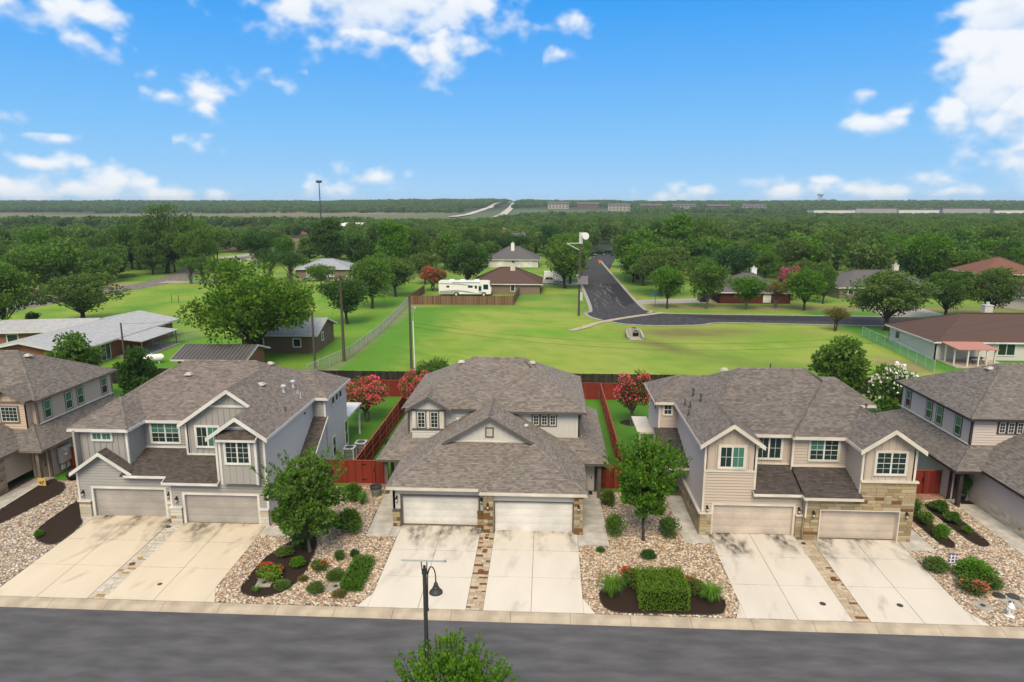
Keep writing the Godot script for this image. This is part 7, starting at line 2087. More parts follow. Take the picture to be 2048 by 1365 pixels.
func named_trees() -> void:
	var d: Material = M.leaf_dark
	tree("oak", M.leaf_mid, -85.4, -101.6, 12.5, 11.6, "broad tree with a thick trunk at the left edge of the lawn", "tree", "", null, null, "oak_tree")
	tree("oak", M.leaf_olive, -80.5, -113.0, 15.5, 8.6, "spreading low tree just behind the ranch house's roof", "tree", "", null, null, "oak_tree")
	tree("round", M.leaf_mid, -115.0, -149.0, 13.5, 12.0, "leafy tree with a forked trunk across the country lane", "tree", "", null, null, "oak_tree")
	tree("round2", M.leaf_dark, -84.0, -106.0, 2.6, 3.2, "little sapling on the lawn behind the ranch house", "tree", "", null, null, "sapling")
	tree("pecan", M.leaf_pecan, -39.0, -86.5, 18.5, 13.2, "huge yellow-green pecan tree over the brick cottage", "tree", "", M.bark, null, "pecan_tree")
	tree("crape", M.leaf_oak, -91.3, -170.3, 7.4, 7.4, "vase-shaped multi-stemmed tree by the lane, leftmost of the row", "tree", "", M.greybark, null, "crape_myrtle")
	tree("crape", M.leaf_oak, -88.2, -170.4, 6.6, 7.7, "vase-shaped multi-stemmed tree, second from the lane in the row", "tree", "", M.greybark, null, "crape_myrtle")
	tree("crape", M.leaf_oak, -84.8, -170.5, 7.2, 7.3, "vase-shaped multi-stemmed tree, third from the lane in the row", "tree", "", M.greybark, null, "crape_myrtle")
	tree("crape", M.leaf_oak, -80.5, -169.5, 7.4, 6.6, "vase-shaped multi-stemmed tree, nearest the pecan in the row", "tree", "", M.greybark, null, "crape_myrtle")
	tree("round", M.leaf_dark, -34.3, -114.2, 9.2, 8.7, "round dark tree on the lawn right behind the crossarm pole", "tree", "", null, null, "shade_tree")
	tree("round2", M.leaf_mid, -34.4, -131.8, 10.4, 10.8, "second round tree in the row up from the crossarm pole", "tree", "", null, null, "shade_tree")
	tree("round", M.leaf_olive, -33.6, -149.0, 11.0, 9.6, "third, paler tree of the row up from the crossarm pole", "tree", "", null, null, "shade_tree")
	tree("round2", M.leaf_mid, -39.0, -158.0, 11.0, 9.5, "wide tree behind the row, left of the coral crape myrtle", "tree", "", null, null, "shade_tree")
	tree("round", M.leaf_olive, -31.0, -172.0, 9.0, 9.0, "bushy green tree behind the coral crape myrtle", "tree", "", null, null, "shade_tree")
	tree("tall", M.leaf_bright, -42.0, -183.0, 11.5, 17.3, "tall pale vine-covered tree above the row", "tree", "", null, null, "tall_tree")
	tree("tall", d, -65.5, -203.0, 13.0, 17.2, "tall dark tree with bare lower limbs beneath the floodlight mast", "tree", "", null, null, "tall_tree")
	tree("round", d, -57.0, -232.0, 11.0, 15.0, "dark tree between the bare-limbed one and the vine-covered one", "tree", "", null, null, "tall_tree")
	tree("oak", d, -19.0, -163.5, 12.2, 11.0, "dense round dark oak behind the motor home", "tree", "", null, null, "oak_tree")
	tree("bloom", M.leaf_oak, -27.0, -159.2, 7.4, 6.4, "coral-flowered crape myrtle beside the motor home", "tree", "", M.greybark, M.coral, "crape_myrtle")
	tree("round2", M.leaf_mid, 4.4, -166.0, 13.8, 12.0, "big tree on the lawn in front of the box trailer", "tree", "", null, null, "shade_tree")
	tree("round2", M.leaf_oak, 24.6, -187.0, 18.5, 13.8, "very large dense tree on the right side of the street", "tree", "", null, null, "shade_tree")
	tree("oak", M.leaf_olive, 25.4, -154.0, 16.0, 11.0, "broad drooping tree at the kerb, in front of the very large one", "tree", "", null, null, "shade_tree")
	tree("round", M.leaf_bright, 23.7, -134.6, 7.4, 9.2, "bright green tree by the concrete drive and blue sign", "tree", "", null, null, "street_tree")
	tree("round2", M.leaf_mid, 31.5, -135.0, 8.2, 10.2, "street tree with a thick pale trunk before the red brick wall", "tree", "", M.greybark, null, "street_tree")
	tree("round", M.leaf_bright, 38.9, -134.3, 8.0, 7.2, "open-crowned street tree before the white chimney", "tree", "", M.greybark, null, "street_tree")
	tree("crape", M.leaf_dry, 45.2, -136.0, 6.0, 5.6, "small brownish crape myrtle at the end of the red brick house", "tree", "", M.greybark, null, "street_tree")
	tree("round2", M.leaf_bright, 49.8, -133.6, 8.2, 8.8, "light green street tree right of the magenta crape myrtle", "tree", "", null, null, "street_tree")
	tree("tall", M.leaf_mid, 57.0, -143.0, 6.4, 9.2, "narrow green tree behind the light green street tree", "tree", "", null, null, "street_tree")
	tree("bloom", M.leaf_oak, 52.0, -147.0, 6.4, 7.8, "magenta-flowered crape myrtle behind the street trees", "tree", "", M.greybark, M.magenta, "crape_myrtle")
	tree("oak", M.leaf_olive, 55.6, -112.8, 14.6, 9.8, "wide spreading oak by the street, left of the brown-roofed patio house", "tree", "", null, null, "oak_tree")
	tree("oak", M.leaf_oak, 71.0, -124.0, 10.8, 9.0, "oak standing behind the patio house's roof, left of two", "tree", "", null, null, "oak_tree")
	tree("oak", M.leaf_olive, 79.0, -124.5, 11.4, 9.4, "oak standing behind the patio house's roof, right of two", "tree", "", null, null, "oak_tree")
	tree("crape", M.leaf_dry, 46.8, -111.5, 4.4, 4.2, "small purple-brown bush tree at the mesh fence's end", "tree", "", null, null, "street_tree")
	tree("round", M.leaf_mid, -55.5, -165.0, 7.5, 6.2, "small tree in front of the white trucks", "tree", "", null, null, "shade_tree")
	tree("crape", d, -66.0, -172.0, 11.0, 9.0, "dark umbrella-shaped trees left of the white trucks", "tree", "", M.greybark, null, "crape_myrtle")
	tree("crape", d, -72.5, -176.0, 10.0, 9.4, "dark umbrella-shaped tree nearer the lane than the white trucks", "tree", "", M.greybark, null, "crape_myrtle")
	tree("round2", d, -56.5, -212.0, 16.0, 9.5, "wide dark tree behind the light grey metal roof", "tree", "", null, null, "shade_tree")
	tree("pecan", M.leaf_oak, -112.0, -196.0, 20.0, 19.6, "tallest tree of the left grove, standing above all others", "tree", "", null, null, "tall_tree")
	tree("pecan", M.leaf_mid, -100.5, -193.0, 13.0, 15.6, "big tree at the right end of the left grove by the lane", "tree", "", null, null, "tall_tree")
	tree("pecan", M.leaf_oak, -126.0, -205.0, 16.0, 16.0, "big tree left of the tallest one in the left grove", "tree", "", null, null, "tall_tree")
	tree("round", M.leaf_dark, -92.0, -214.0, 12.0, 13.0, "dark round tree by the bend of the lane", "tree", "", null, null, "tall_tree")
	tree("round2", M.leaf_bright, -88.0, -226.0, 9.0, 10.5, "pale weeping tree right of the bend of the lane", "tree", "", null, null, "shade_tree")
	tree("tall", M.leaf_bright, 40.5, -215.0, 13.0, 18.6, "tall bright cottonwood rising behind the very large street tree", "tree", "", null, null, "tall_tree")
	tree("tall", d, 34.5, -222.0, 9.0, 15.5, "tall dark tree left of the bright cottonwood", "tree", "", null, null, "tall_tree")
	tree("round2", M.leaf_mid, 51.0, -228.0, 12.0, 16.8, "rounded tree right of the bright cottonwood", "tree", "", null, null, "tall_tree")

func pocket(x: float, z: float) -> bool:   # where no tree of the woods stands
	for q in [[-63, -190, 13], [-11, -224, 14], [-15, -278, 10], [43, -148, 14], [73, -156, 17], [101, -158, 13], [99, -140, 13], [47.5, -218, 13], [77, -260, 15], [121, -322, 9], [-51, -234, 6], [-42, -256, 8], [-9, -162, 13], [-117, -262, 18], [-45, -200, 8]]:
		if Vector2(x - q[0], z - q[1]).length() < q[2]: return true
	return false

func woods_here(x: float, z: float) -> bool:
	var d := -z
	var b := x / d
	if absf(b) > 0.93 or pocket(x, z): return false
	if d < 345.0 and absf(x - (13.8 if d < 190 else 13.8 + (d - 190) * 0.14)) < 7.0 + (8.0 if d > 225 and d < 290 else 0.0): return false
	if b < -0.40: return d > 146.0 and d < 425.0 and x < -110.0 - 0.12 * maxf(d - 200.0, 0.0) and blot.get_noise_2d(x * 0.25, z * 0.25) > -0.4
	if b < -0.29: return (d > 232.0 and d < 286.0 and b > -0.36) or (d > 400.0 and d < 500.0 and blot.get_noise_2d(x * 0.3, z * 0.3) > -0.05)
	if b < -0.10: return d > 205.0 and d < 600.0
	if b < 0.03: return (d > 238.0 and d < 700.0) or (b < 0.0 and d > 182.0 and d < 212.0 and x > 0.0)
	if b > 0.55 and d < 150.0: return d > 142.0
	return d > (162.0 if x > 60.0 else 172.0) and d < 980.0

var landmarks := [[-63, -190, "the light grey metal roof"], [-11, -226, "the pale grey-roofed house"], [-15, -280, "the red brick gable"], [43, -148, "the red brick house"], [73, -158, "the house behind the wide oak"], [101, -160, "the rusty-roofed house"], [47, -222, "the grey roof with white chimney"], [77, -268, "the wide tan roof"], [121, -330, "the orange-brown roof"], [-51, -238, "the little tan roof"], [-112, -196, "the left grove's tallest tree"], [-42, -183, "the vine-covered tree"], [40, -215, "the bright cottonwood"], [-65, -203, "the bare-limbed dark tree"], [24, -187, "the very large street tree"], [-9, -160, "the brown-roofed brick house"], [-158, -476, "the floodlight mast"], [-117, -262, "the paved yard"]]
var used := {}
func place_words(look: String, at: Vector3) -> String:   # where a tree of the woods stands, as seen from the street
	var near := []
	for q in landmarks: near.append([Vector2(at.x - q[0], at.z - q[1]).length(), q])
	near.sort_custom(func(a: Array, b: Array) -> bool: return a[0] < b[0])
	for far in ["", ", farther off", ", well beyond", ", deep in the woods"]:
		for i in 3:
			var q: Array = near[i][1]
			var side: float = at.x / -at.z - q[0] / -q[1]
			var deep: float = -at.z + q[1]
			var rel := ("behind" if deep > 0 else "before") if absf(side) < 0.03 else (("left of" if side < 0 else "right of") + ("" if absf(deep) < 10 else (" and behind" if deep > 0 else " and before")))
			var l := "%s tree %s %s%s" % [look, rel, q[2], far]
			if not used.has(l):
				used[l] = true
				return l
	return look + " tree in the woods beyond the side street"

func woods() -> void:
	var spots := []
	var d := 140.0
	while d < 990.0:
		var step := 8.2 if d < 300.0 else (9.5 if d < 500.0 else 12.0)
		var x := -0.95 * d
		while x < 0.95 * d:
			var px := x + R(-0.45, 0.45) * step
			var pz := -d + R(-0.45, 0.45) * step
			if R(0, 1) < 0.86 and woods_here(px, pz): spots.append(Vector3(px, R(0.0, 1.0), pz))
			x += step
		d += step
	spots.sort_custom(func(a: Vector3, b: Vector3) -> bool: return Vector2(a.x, a.z).length() < Vector2(b.x, b.z).length())
	var mats := [M.leaf_oak, M.leaf_mid, M.leaf_dark, M.leaf_olive, M.leaf_blue, M.leaf_mid, M.leaf_oak, M.leaf_bright]
	var hue := ["grey-green", "mid green", "dark green", "olive green", "blue-green", "mid green", "grey-green", "bright green"]
	var kn := ["far1", "far2", "far3", "round", "round2", "oak"]
	var form := ["broad", "rounded", "tall", "round", "full", "wide"]
	var rest := [[], [], []]
	var n := 0
	for s in spots:
		var d0: float = -s.z
		var b: float = s.x / d0
		var w := R(7.0, 12.0)
		var h: float = w * R(0.72, 1.05) + R(0, 2.0)
		if s.y > 0.9: h *= 1.35
		h = clampf(h, 5.5, 14.5)
		var low := 8.0 if b < -0.40 else (9.0 if b < 0.0 else 10.5)
		h = minf(h, lerpf(14.5, low, smoothstep(190.0, 330.0, d0)))
		if d0 > 400.0: h = minf(h, lerpf(low, low - 3.0, smoothstep(400.0, 800.0, d0)))
		if n < 240:
			var k := rng.randi() % 6
			var m := rng.randi() % 8
			tree(kn[k], mats[m], s.x, s.z, w, h, place_words(form[k] + " " + hue[m], s), "tree", "trees of the woods", null, null, "woodland_tree")
		else:
			rest[rng.randi() % 3].append([s, w, h])
		n += 1
	for k in 3: thicket("woods" if k == 0 else "woods_%03d" % k, rest[k], kinds[["far1", "far2", "far3"][k]].crown, "thick belt of green trees reaching back to the fields")
	# far ridges and copses
	var dots := []
	for i in 26000:
		var dd := 1000.0 + 2000.0 * pow(R(0, 1), 0.8)
		var x := R(-1.0, 1.0) * dd * 0.95
		var b := x / dd
		var z := -dd
		var v := blot.get_noise_2d(x * 0.03, z * 0.05)
		if absf(x + 133.0) < 14.0 or absf(x + 81.0 + (dd - 1050.0) * 0.021) < 14.0: continue
		var ok := false
		if b < -0.12: ok = dd > 1210.0 + 90.0 * v and (dd > 1380.0 or v > -0.05)
		elif b < 0.12: ok = dd > 1560.0 + 250.0 * v
		else: ok = dd > 1230.0
		if ok: dots.append([Vector3(x, 0, z), R(9, 17), R(6, 10)])
	for i in 1500:   # hedgerows in the fields
		var x := R(-700, -150)
		var z := -560.0 + R(-14, 14) + 0.05 * x
		if i > 700:
			x = R(-90, 330); z = -R(690, 1000)
			if blot.get_noise_2d(x * 0.1, z * 0.06) < 0.05: continue
		dots.append([Vector3(x, 0, z), R(8, 13), R(5, 9)])
	thicket("far_woods", dots, kinds.dot.crown, "hazy wooded ridge along the horizon")

func thicket(called: String, list: Array, mesh: Mesh, label: String) -> void:
	var mm := MultiMesh.new()
	mm.transform_format = MultiMesh.TRANSFORM_3D
	mm.use_colors = true
	mm.mesh = mesh
	mm.instance_count = list.size()
	for i in list.size():
		var p: Vector3 = list[i][0]
		var w: float = list[i][1]
		mm.set_instance_transform(i, Transform3D(Basis(UP, R(0, TAU)).scaled_local(Vector3(w, list[i][2], w)), Vector3(p.x, th(p.x, p.z) + (0.3 if p.z > -900 else 0.0), p.z)))
		var g := R(0.75, 1.3)
		mm.set_instance_color(i, Color(g * R(0.9, 1.25), g, g * R(0.85, 1.2)))
	var o := MultiMeshInstance3D.new()
	o.name = called
	o.multimesh = mm
	o.material_override = M.leaf_oak
	o.set_meta("kind", "stuff"); o.set_meta("label", label); o.set_meta("category", "woods")
	add_child(o)

func far_things() -> void:
	for k in 2:   # the divided highway up the ridge
		var b := MB.new()
		for i in 30:
			var z0 := -960.0 - i * 48.0
			var z1 := z0 - 48.0
			var x := func(z: float) -> float: return (-133.0 if k == 0 else -72.0 - (-z - 1050.0) * 0.021)
			var w := 7.0
			b.quad(Vector3(x.call(z0) - w, th(-110, z0) + 1.3, z0), Vector3(x.call(z0) + w, th(-110, z0) + 1.3, z0), Vector3(x.call(z1) + w, th(-110, z1) + 1.3, z1), Vector3(x.call(z1) - w, th(-110, z1) + 1.3, z1))
		struct("highway" if k == 0 else "highway_001", b.mesh(), mk(Color(0.46, 0.41, 0.35), 0.9))
	# floodlight mast
	var t := thing("light_mast", "tall lattice light mast with a ring of floodlights above the trees", "mast", Vector3(-158.0, 0, -476.0))
	var m := MB.new()
	m.tube(Vector3.ZERO, UP * 34.0, 0.45, 0.3, 8)
	put("mast", m.mesh(), M.steel, t)
	m = MB.new()
	for i in 12: m.bar(Vector3(0.4, 6 + i * 2.2, 0), Vector3(1.5, 6.6 + i * 2.2, 0), 0.15, 0.15)
	put("climbing_peg", m.mesh(), M.steel, t, "stuff")
	for i in 6:
		m = MB.new()
		m.obox(Vector3(cos(i * TAU / 6) * 1.5, 34.6, sin(i * TAU / 6) * 1.5), Vector3(0.5, 0, 0), Vector3(0, 0.7, 0), Vector3(0, 0, 0.5)); put("floodlight", m.mesh(), M.steel, t)
	m = MB.new()
	m.lathe(Vector3(0, 33.6, 0), PackedVector2Array([Vector2(0.3, 0), Vector2(1.6, 0.2), Vector2(1.6, 0.5), Vector2(0.3, 0.6)]), 10); put("platform", m.mesh(), M.steel, t)
	t = thing("water_tower", "water tower on legs on the far ridge", "water tower", Vector3(860, th(860, -2250), -2250))
	m = MB.new()
	m.lathe(Vector3(0, 22, 0), PackedVector2Array([Vector2(0.5, 0), Vector2(9, 3), Vector2(10, 8), Vector2(8, 9), Vector2(0, 11)]), 14); put("tank", m.mesh(), M.galv, t)
	for i in 4:
		m = MB.new()
		m.tube(Vector3(cos(i * PI / 2 + 0.7) * 7, -2, sin(i * PI / 2 + 0.7) * 7), Vector3(cos(i * PI / 2 + 0.7) * 5, 24, sin(i * PI / 2 + 0.7) * 5), 1.2, 1.0, 6); put("leg", m.mesh(), M.galv, t)
	# warehouses, terraces and apartment blocks
	var blocks_ := [[438.0, -1100.0, 62.0, 9.0, "white warehouse, leftmost on the far plain"], [506.0, -1110.0, 64.0, 11.5, "dark grey warehouse beside the leftmost white one"], [566.0, -1105.0, 60.0, 9.5, "white warehouse with small dark doors, in the middle of the far row"], [640.0, -1112.0, 70.0, 11.5, "dark grey warehouse right of the one with small doors"], [704.0, -1106.0, 52.0, 9.0, "white warehouse at the right end of the far row"]]
	for q in blocks_:
		O = Vector3.ZERO
		t = thing("warehouse", q[4], "warehouse", Vector3(q[0], 0, q[1]))
		m = MB.new()
		m.box(Vector3(-q[2] / 2, -1, -14), Vector3(q[2] / 2, q[3], 14)); put("wall", m.mesh(), M.greyside if q[3] > 10 else M.white, t)
		m = MB.new()
		m.box(Vector3(-q[2] / 2 - 0.5, q[3], -14.5), Vector3(q[2] / 2 + 0.5, q[3] + 0.6, 14.5)); put("roof", m.mesh(), M.greyroof, t)
		for i in 5:
			m = MB.new()
			m.box(Vector3(-q[2] * 0.4 + i * q[2] * 0.2 - 2, 1.0, 14.0), Vector3(-q[2] * 0.4 + i * q[2] * 0.2 + 2, 4.5, 14.1)); put("dock_door", m.mesh(), M.steel, t)
	for i in 26:
		t = thing("terrace_house", "pale new terrace house in the far rows beyond the warehouses", "house", Vector3(640.0 + (i % 13) * 46.0 + R(-6, 6), 0, -1200.0 - (i / 13) * 70.0 + R(-10, 10)), "pale houses on the far plain")
		var w := R(20, 34)
		var h := R(7.5, 10.5)
		m = MB.new()
		m.box(Vector3(-w / 2, -1, -6), Vector3(w / 2, h, 6)); put("wall", m.mesh(), M.cream if i % 3 else M.white, t)
		m = MB.new()
		m.box(Vector3(-w / 2 - 0.3, h, -6.3), Vector3(w / 2 + 0.3, h + 0.5, 6.3)); put("roof", m.mesh(), M.tanroof, t)
		for k in 4:
			m = MB.new()
			m.box(Vector3(-w * 0.36 + k * w * 0.24 - 1.2, h * 0.55, 6.0), Vector3(-w * 0.36 + k * w * 0.24 + 1.2, h * 0.8, 6.1)); put("window", m.mesh(), M.steel, t)
	for i in 7:
		t = thing("apartment_block", "three-storey apartment block, number %s from the highway on the far slope" % ["one", "two", "three", "four", "five", "six", "seven"][i], "apartment building", Vector3(22.0 + i * 62.0, th(22.0 + i * 62.0, -1490.0 + i * 22.0), -1490.0 + i * 22.0))
		m = MB.new()
		m.box(Vector3(-22, -2, -8), Vector3(22, 11, 8)); put("wall", m.mesh(), M.tanbrick if i % 2 else M.conc, t)
		m = MB.new()
		for s in [-1.0, 1.0]: m.obox(Vector3(0, 12.6, s * 4.3), Vector3(23, 0, 0), Vector3(0, 1.7, -s * 4.6), Vector3(0, 0.2, s * 0.1))
		put("roof", m.mesh(), M.greyroof, t)
		for k in 12:
			m = MB.new()
			m.box(Vector3(-19 + (k % 6) * 7.2, 2.0 + (k / 6) * 4.6, 8.0), Vector3(-16 + (k % 6) * 7.2, 4.6 + (k / 6) * 4.6, 8.15)); put("window", m.mesh(), M.steel, t)
	O = Vector3(-162, 0, -443)
	t = thing("brick_wall", "long reddish wall by the golden field", "wall", O)
	m = MB.new(O)
	m.box(Vector3(-186, 0, -443.3), Vector3(-150, 3.2, -443)); part("wall_panel", m, M.brick, t)
	m = MB.new(O)
	m.box(Vector3(-186, 3.2, -443.5), Vector3(-150, 3.5, -442.8)); part("coping", m, M.conc, t)
	bg_house("pale low building behind the long reddish wall", -152.0, -462.0, 0.0, 18.0, 10.0, 5.0, "hip", 0.3, M.tanbrick, M.tanroof, 0.5)
	bg_house("low building with a white roof right of the long reddish wall", -132.0, -470.0, 0.0, 26.0, 12.0, 5.0, "hip", 0.3, M.tanbrick, M.paint_white, 0.5)

# ---------- small things near the houses
func solar_lamp() -> void:
	var t := thing("street_lamp", "dark street lamp with a gooseneck bell shade and a flat solar panel on top", "street lamp", Vector3(-4.1, -0.25, -21.2))
	O = Vector3.ZERO
	var m := MB.new()
	m.tube(Vector3.ZERO, UP * 8.35, 0.085, 0.07, 14); m.tube(Vector3.ZERO, UP * 0.7, 0.15, 0.13, 14)
	put("post", m.mesh(), M.lampmetal, t)
	m = MB.new()
	m.tube(UP * 8.3, UP * 8.55, 0.05, 0.05, 8); m.tube(UP * 8.25, UP * 8.4, 0.1, 0.1, 12)
	for s in [-1.0, 1.0]: m.tube(Vector3(s * 0.08, 8.4, 0.03), Vector3(s * 0.1, 8.72, 0.03), 0.02, 0.02, 6)
	put("bracket", m.mesh(), M.lampmetal, t)
	m = MB.new()
	m.obox(Vector3(0, 8.74, 0), Vector3(0.71, 0, 0), Vector3(0, 0.022, -0.012), Vector3(0, 0.165, 0.30))
	put("solar_panel", m.mesh(), M.solar, t)
	m = MB.new()
	m.obox(Vector3(0, 8.915, 0.31), Vector3(0.72, 0, 0), Vector3(0, 0.034, 0), Vector3(0, 0, 0.015)); m.obox(Vector3(0, 8.57, -0.31), Vector3(0.72, 0, 0), Vector3(0, 0.03, 0), Vector3(0, 0, 0.015))
	put("panel_frame", m.mesh(), M.galv, t)
	m = MB.new()
	var p := Vector3(0.08, 6.9, 0)
	for i in 13:
		var a := i / 12.0 * PI
		var q := Vector3(0.24 - 0.14 * cos(a), 8.1 + 0.42 * sin(a), 0)
		m.tube(p, q, 0.022, 0.022, 8, Color.WHITE, false); p = q
	m.tube(p, Vector3(0.38, 7.95, 0), 0.022, 0.022, 8); m.tube(Vector3(0.07, 6.95, 0), Vector3(0.09, 6.85, 0), 0.04, 0.04, 8)
	put("gooseneck", m.mesh(), M.lampmetal, t)
	m = MB.new()
	m.lathe(Vector3(0.38, 7.55, 0), PackedVector2Array([Vector2(0.24, 0.0), Vector2(0.225, 0.05), Vector2(0.13, 0.15), Vector2(0.12, 0.2), Vector2(0.085, 0.24), Vector2(0.075, 0.33), Vector2(0.045, 0.37), Vector2(0.03, 0.42)]), 20)
	put("bell_shade", m.mesh(), M.lampmetal, t)
	m = MB.new()
	m.lathe(Vector3(0.38, 7.5, 0), PackedVector2Array([Vector2(0, 0.0), Vector2(0.06, 0.02), Vector2(0.08, 0.1), Vector2(0.05, 0.16)]), 12)
	put("bulb", m.mesh(), M.lampglass, t)

func utilities() -> void:
	O = Vector3.ZERO
	for q in [[-15.45, -33.6, "square concrete valve box on the mulch under the oak's bed shrubs"], [-11.4, -33.45, "square concrete valve box on the stones left of the long low hedge"], [22.9, -33.4, "square concrete valve box on the stones left of the hydrant"], [24.55, -33.75, "square concrete valve box right behind the hydrant"]]:
		var t := thing("valve_box", q[2], "valve box", Vector3(q[0], gy(q[1]) + 0.01, q[1]), "", 0.12)
		var m := MB.new()
		m.box(Vector3(-0.42, -0.05, -0.42), Vector3(0.42, 0.07, 0.42)); put("slab", m.mesh(), M.conc, t)
		m = MB.new()
		m.tube(Vector3(0, 0.05, 0), Vector3(0, 0.085, 0), 0.13, 0.13, 14); put("lid", m.mesh(), M.steel, t)
	for q in [[24.3, -34.35, 0.3, M.steel, "dark oval meter lid on the stones, left of two"], [25.0, -34.3, 0.3, M.steel, "dark oval meter lid on the stones, right of two"], [24.5, -35.2, 0.18, M.greenlid, "small green meter lid on the stones, left of two"], [25.0, -35.25, 0.18, M.greenlid, "small green meter lid on the stones, right of two"]]:
		rounds("meter_cover", q[0], q[1], q[2], q[3], q[4], "meter lid", 0.1)
	# hydrant
	var h := thing("fire_hydrant", "silver-white fire hydrant on the stones near the kerb at the right", "fire hydrant", Vector3(23.75, gy(-32.6), -32.6))
	var m := MB.new()
	m.lathe(Vector3.ZERO, PackedVector2Array([Vector2(0.2, 0), Vector2(0.2, 0.06), Vector2(0.13, 0.08), Vector2(0.125, 0.5), Vector2(0.17, 0.52), Vector2(0.17, 0.58), Vector2(0.14, 0.62), Vector2(0.1, 0.72), Vector2(0.04, 0.76), Vector2(0.04, 0.82), Vector2(0, 0.82)]), 14)
	put("barrel", m.mesh(), M.paint_white, h)
	for d in [RX, -RX, FW]:
		m = MB.new()
		m.tube(d * 0.1 + UP * 0.42, d * 0.22 + UP * 0.42, 0.07, 0.07, 10); put("nozzle_cap", m.mesh(), M.galv, h)
	# garden flag
	var f := thing("garden_flag", "small dark blue and white garden flag among the shrub cluster", "flag", Vector3(23.05, gy(-36.7), -36.6))
	m = MB.new()
	m.tube(Vector3(-0.2, 0, 0), Vector3(-0.2, 1.15, 0), 0.012, 0.012, 6); m.tube(Vector3(-0.2, 1.12, 0), Vector3(0.25, 1.12, 0), 0.012, 0.012, 6); put("stand", m.mesh(), M.iron, f)
	m = MB.new()
	for i in 6:
		for j in 8: m.obox(Vector3(-0.15 + i * 0.07, 0.62 + j * 0.065, 0.015 * sin(i * 1.3)), Vector3(0.035, 0, 0), Vector3(0, 0.0325, 0), Vector3(0, 0, 0.003), Color(0.04, 0.05, 0.22) if (i * 3 + j * 5 + (i * j) % 3) % 3 else Color(0.7, 0.7, 0.72))
	put("cloth", m.mesh(), M.vc, f)
	# pots
	for q in [[-12.0, -44.9, 0.42, 0.75, M.potgreen, "grey-green pot with a dark rim beside the whitish house's walk"], [-35.6, -46.6, 0.4, 0.5, M.iron, "black pot by the peach house's porch"], [29.2, -46.3, 0.3, 0.55, M.iron, "black pot with a tall plant on the pinkish house's porch"]]:
		var t := thing("plant_pot", q[5], "pot", Vector3(q[0], 0.03, q[1]))
		m = MB.new()
		m.lathe(Vector3.ZERO, PackedVector2Array([Vector2(0, 0), Vector2(q[2] * 0.62, 0), Vector2(q[2] * 0.95, q[3] * 0.6), Vector2(q[2], q[3] * 0.78)]), 16); put("pot_body", m.mesh(), q[4], t)
		m = MB.new()
		m.lathe(Vector3.ZERO, PackedVector2Array([Vector2(q[2], q[3] * 0.78), Vector2(q[2] * 1.05, q[3]), Vector2(q[2] * 0.88, q[3]), Vector2(q[2] * 0.8, q[3] * 0.8), Vector2(0, q[3] * 0.78)]), 16); put("rim", m.mesh(), M.steel, t)
	tree("shrub", M.leaf_dark, 29.2, -46.3, 1.0, 1.5, "tall dark plant in the black pot on the pinkish house's porch", "shrub", "", null, null, "potted_plant", 0.5)
	# air conditioners
	for q in [[-15.9, -51.9, "grey air-conditioning unit beside the grey house's side wall"], [-15.3, -53.2, "paler air-conditioning unit behind the first one by the grey house"]]:
		var t := thing("air_conditioner", q[2], "air conditioner", Vector3(q[0], 0.0, q[1]))
		m = MB.new()
		m.box(Vector3(-0.5, 0.0, -0.5), Vector3(0.5, 0.08, 0.5)); put("pad", m.mesh(), M.conc, t)
		m = MB.new()
		m.box(Vector3(-0.38, 0.1, -0.38), Vector3(0.38, 0.95, 0.38)); put("coil", m.mesh(), M.steel, t)
		m = MB.new()
		for s in [[-0.42, -0.42], [0.42, -0.42], [0.42, 0.42], [-0.42, 0.42]]: m.box(Vector3(s[0] - 0.04, 0.08, s[1] - 0.04), Vector3(s[0] + 0.04, 1.0, s[1] + 0.04))
		for i in 7:
			for s in [-1.0, 1.0]:
				m.box(Vector3(-0.38, 0.16 + i * 0.12, s * 0.41 - 0.01), Vector3(0.38, 0.18 + i * 0.12, s * 0.41 + 0.01)); m.box(Vector3(s * 0.41 - 0.01, 0.16 + i * 0.12, -0.38), Vector3(s * 0.41 + 0.01, 0.18 + i * 0.12, 0.38))
		put("cage", m.mesh(), M.galv, t)
		m = MB.new()
		m.box(Vector3(-0.46, 0.95, -0.46), Vector3(0.46, 1.02, 0.46)); put("top", m.mesh(), M.galv, t)
		m = MB.new()
		m.tube(Vector3(0, 1.02, 0), Vector3(0, 1.035, 0), 0.34, 0.34, 20); put("fan_grille", m.mesh(), M.steel, t)
	# electric meters on the peach house
	var e := thing("meter_cabinet", "grey electric meter cabinet on the peach house's side wall", "meter", Vector3(-37.3, 0, -48.2))
	m = MB.new()
	m.box(Vector3(0, 0.85, -0.55), Vector3(0.28, 2.1, 0.55)); put("cabinet", m.mesh(), M.galv, e)
	for z in [-0.25, 0.25]:
		m = MB.new()
		m.tube(Vector3(0.28, 1.65 + z * 0.7, 0.1), Vector3(0.42, 1.65 + z * 0.7, 0.1), 0.13, 0.12, 12); put("meter_dial", m.mesh(), M.lampglass, e)
		m = MB.new()
		m.box(Vector3(0.0, 0.3, z - 0.18), Vector3(0.16, 0.7, z + 0.14)); put("junction_box", m.mesh(), M.white, e)
	m = MB.new()
	m.tube(Vector3(0.1, 0, 0), Vector3(0.1, 0.9, 0), 0.05, 0.05, 8); put("conduit", m.mesh(), M.tan_trim, e)
	var y := thing("yard_plaque", "small yellow framed plaque standing by the peach house's porch post", "plaque", Vector3(-36.95, 0.02, -45.3))
	m = MB.new()
	m.box(Vector3(-0.28, 0.05, -0.03), Vector3(0.28, 0.62, 0.03)); put("board", m.mesh(), mk(Color(0.55, 0.40, 0.12), 0.7), y)
	m = MB.new()
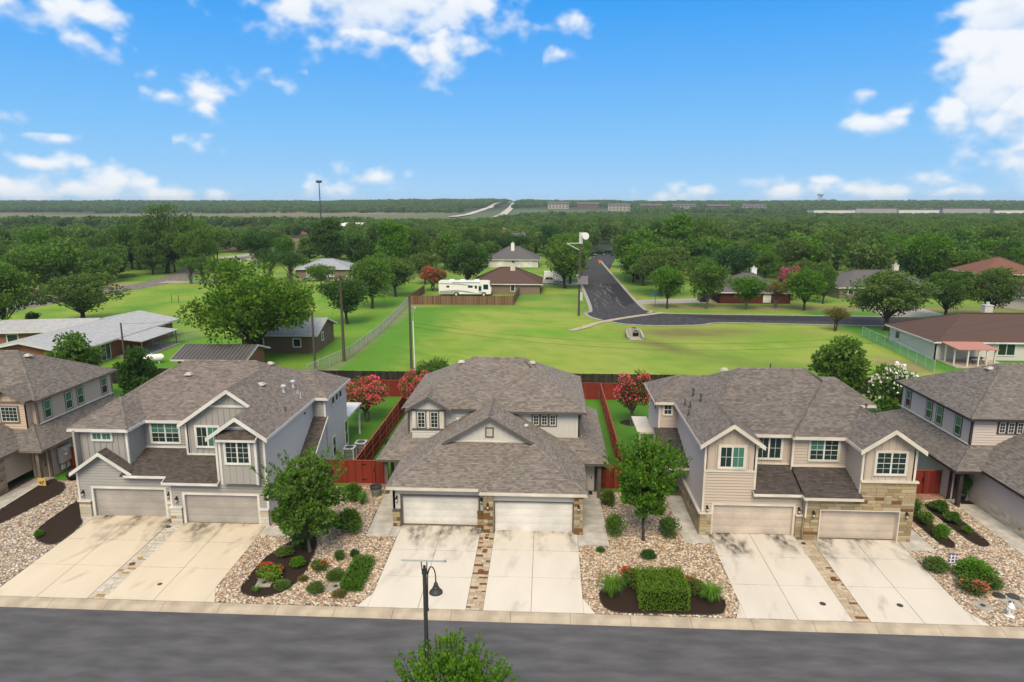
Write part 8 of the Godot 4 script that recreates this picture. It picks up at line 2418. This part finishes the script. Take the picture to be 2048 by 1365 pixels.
	for q in [[-0.12, 0.3, 0.1], [0.1, 0.36, 0.08], [0.0, 0.2, 0.07]]: m.tube(Vector3(q[0], q[1], 0.03), Vector3(q[0], q[1], 0.04), q[2], q[2], 6)
	put("printed_motif", m.mesh(), M.rust, y)
	var mats := [[24.6, 0, 0]]
	var dm := thing("door_mat", "dark door mat on the pinkish house's porch", "mat", Vector3(29.3, 0.035, -45.9))
	m = MB.new()
	m.box(Vector3(-0.5, 0, -0.3), Vector3(0.5, 0.02, 0.3)); put("mat", m.mesh(), M.rubber, dm)
	dm = thing("door_mat", "dark door mat on the whitish house's right porch", "mat", Vector3(2.95, 0.035, -46.1))
	m = MB.new()
	m.box(Vector3(-0.45, 0, -0.25), Vector3(0.45, 0.02, 0.25)); put("mat", m.mesh(), M.rubber, dm)

func _ready() -> void:
	rng.seed = 20240611
	blot.seed = 5; blot.frequency = 0.06; blot.fractal_octaves = 3
	# camera
	var cam := Camera3D.new()
	cam.name = "camera"
	add_child(cam)
	cam.fov = 53.1
	cam.position = Vector3(0, 20.5, 0)
	cam.rotation = Vector3(deg_to_rad(-11.48), deg_to_rad(2.95), 0)
	cam.far = 9000.0
	cam.current = true
	# sky, exposure, air
	var env := Environment.new()
	env.background_mode = Environment.BG_SKY
	var sm := PanoramaSkyMaterial.new()
	sm.panorama = ImageTexture.create_from_image(sky_image())
	env.sky = Sky.new()
	env.sky.sky_material = sm
	env.tonemap_mode = Environment.TONE_MAPPER_LINEAR
	env.tonemap_exposure = 2.5
	env.sdfgi_enabled = true; env.ssao_enabled = true; env.ssil_enabled = true
	env.fog_enabled = FOG > 0.0
	env.fog_light_color = Color(0.80, 0.87, 0.93)
	env.fog_density = FOG
	var we := WorldEnvironment.new()
	we.name = "world"
	we.environment = env
	add_child(we)
	# a high, veiled sun behind the camera
	var sun := DirectionalLight3D.new()
	sun.name = "sun"
	add_child(sun)
	sun.rotation = Vector3(deg_to_rad(-50), deg_to_rad(-3), 0)
	sun.light_energy = 0.5
	sun.light_color = Color(1.0, 0.93, 0.80)
	sun.light_angular_distance = 32.0
	sun.shadow_enabled = true
	textures()
	materials()
	stone_meshes()
	ground()
	drives()
	yards()
	duplex_low("whitish duplex with dark grey trim, white garage doors and a wide hipped roof", -3.75, 0.0, 1.0, M.paleside, M.taupe, M.whitedoor, M.stone, Color(0.285, 0.262, 0.246), "double", M.cream)
	duplex_low("pinkish duplex with plum trim and a column of four side windows, at the right edge", 35.85, 0.1, -1.0, M.pinkside, M.plum, M.beigedoor, M.palestone, Color(0.25, 0.235, 0.228), "triple", M.plum)
	duplex_low("peach and stone duplex with taupe trim at the left edge", -44.9, -0.4, -1.0, M.peachside, M.tan_trim, M.beigedoor, M.stone, Color(0.265, 0.245, 0.232), "gable", M.tan_trim)
	house_grey()
	house_beige()
	tree_kinds()
	front_garden()
	fences()
	far_streets()
	neighbours()
	named_trees()
	woods()
	far_things()
	solar_lamp()
	utilities()
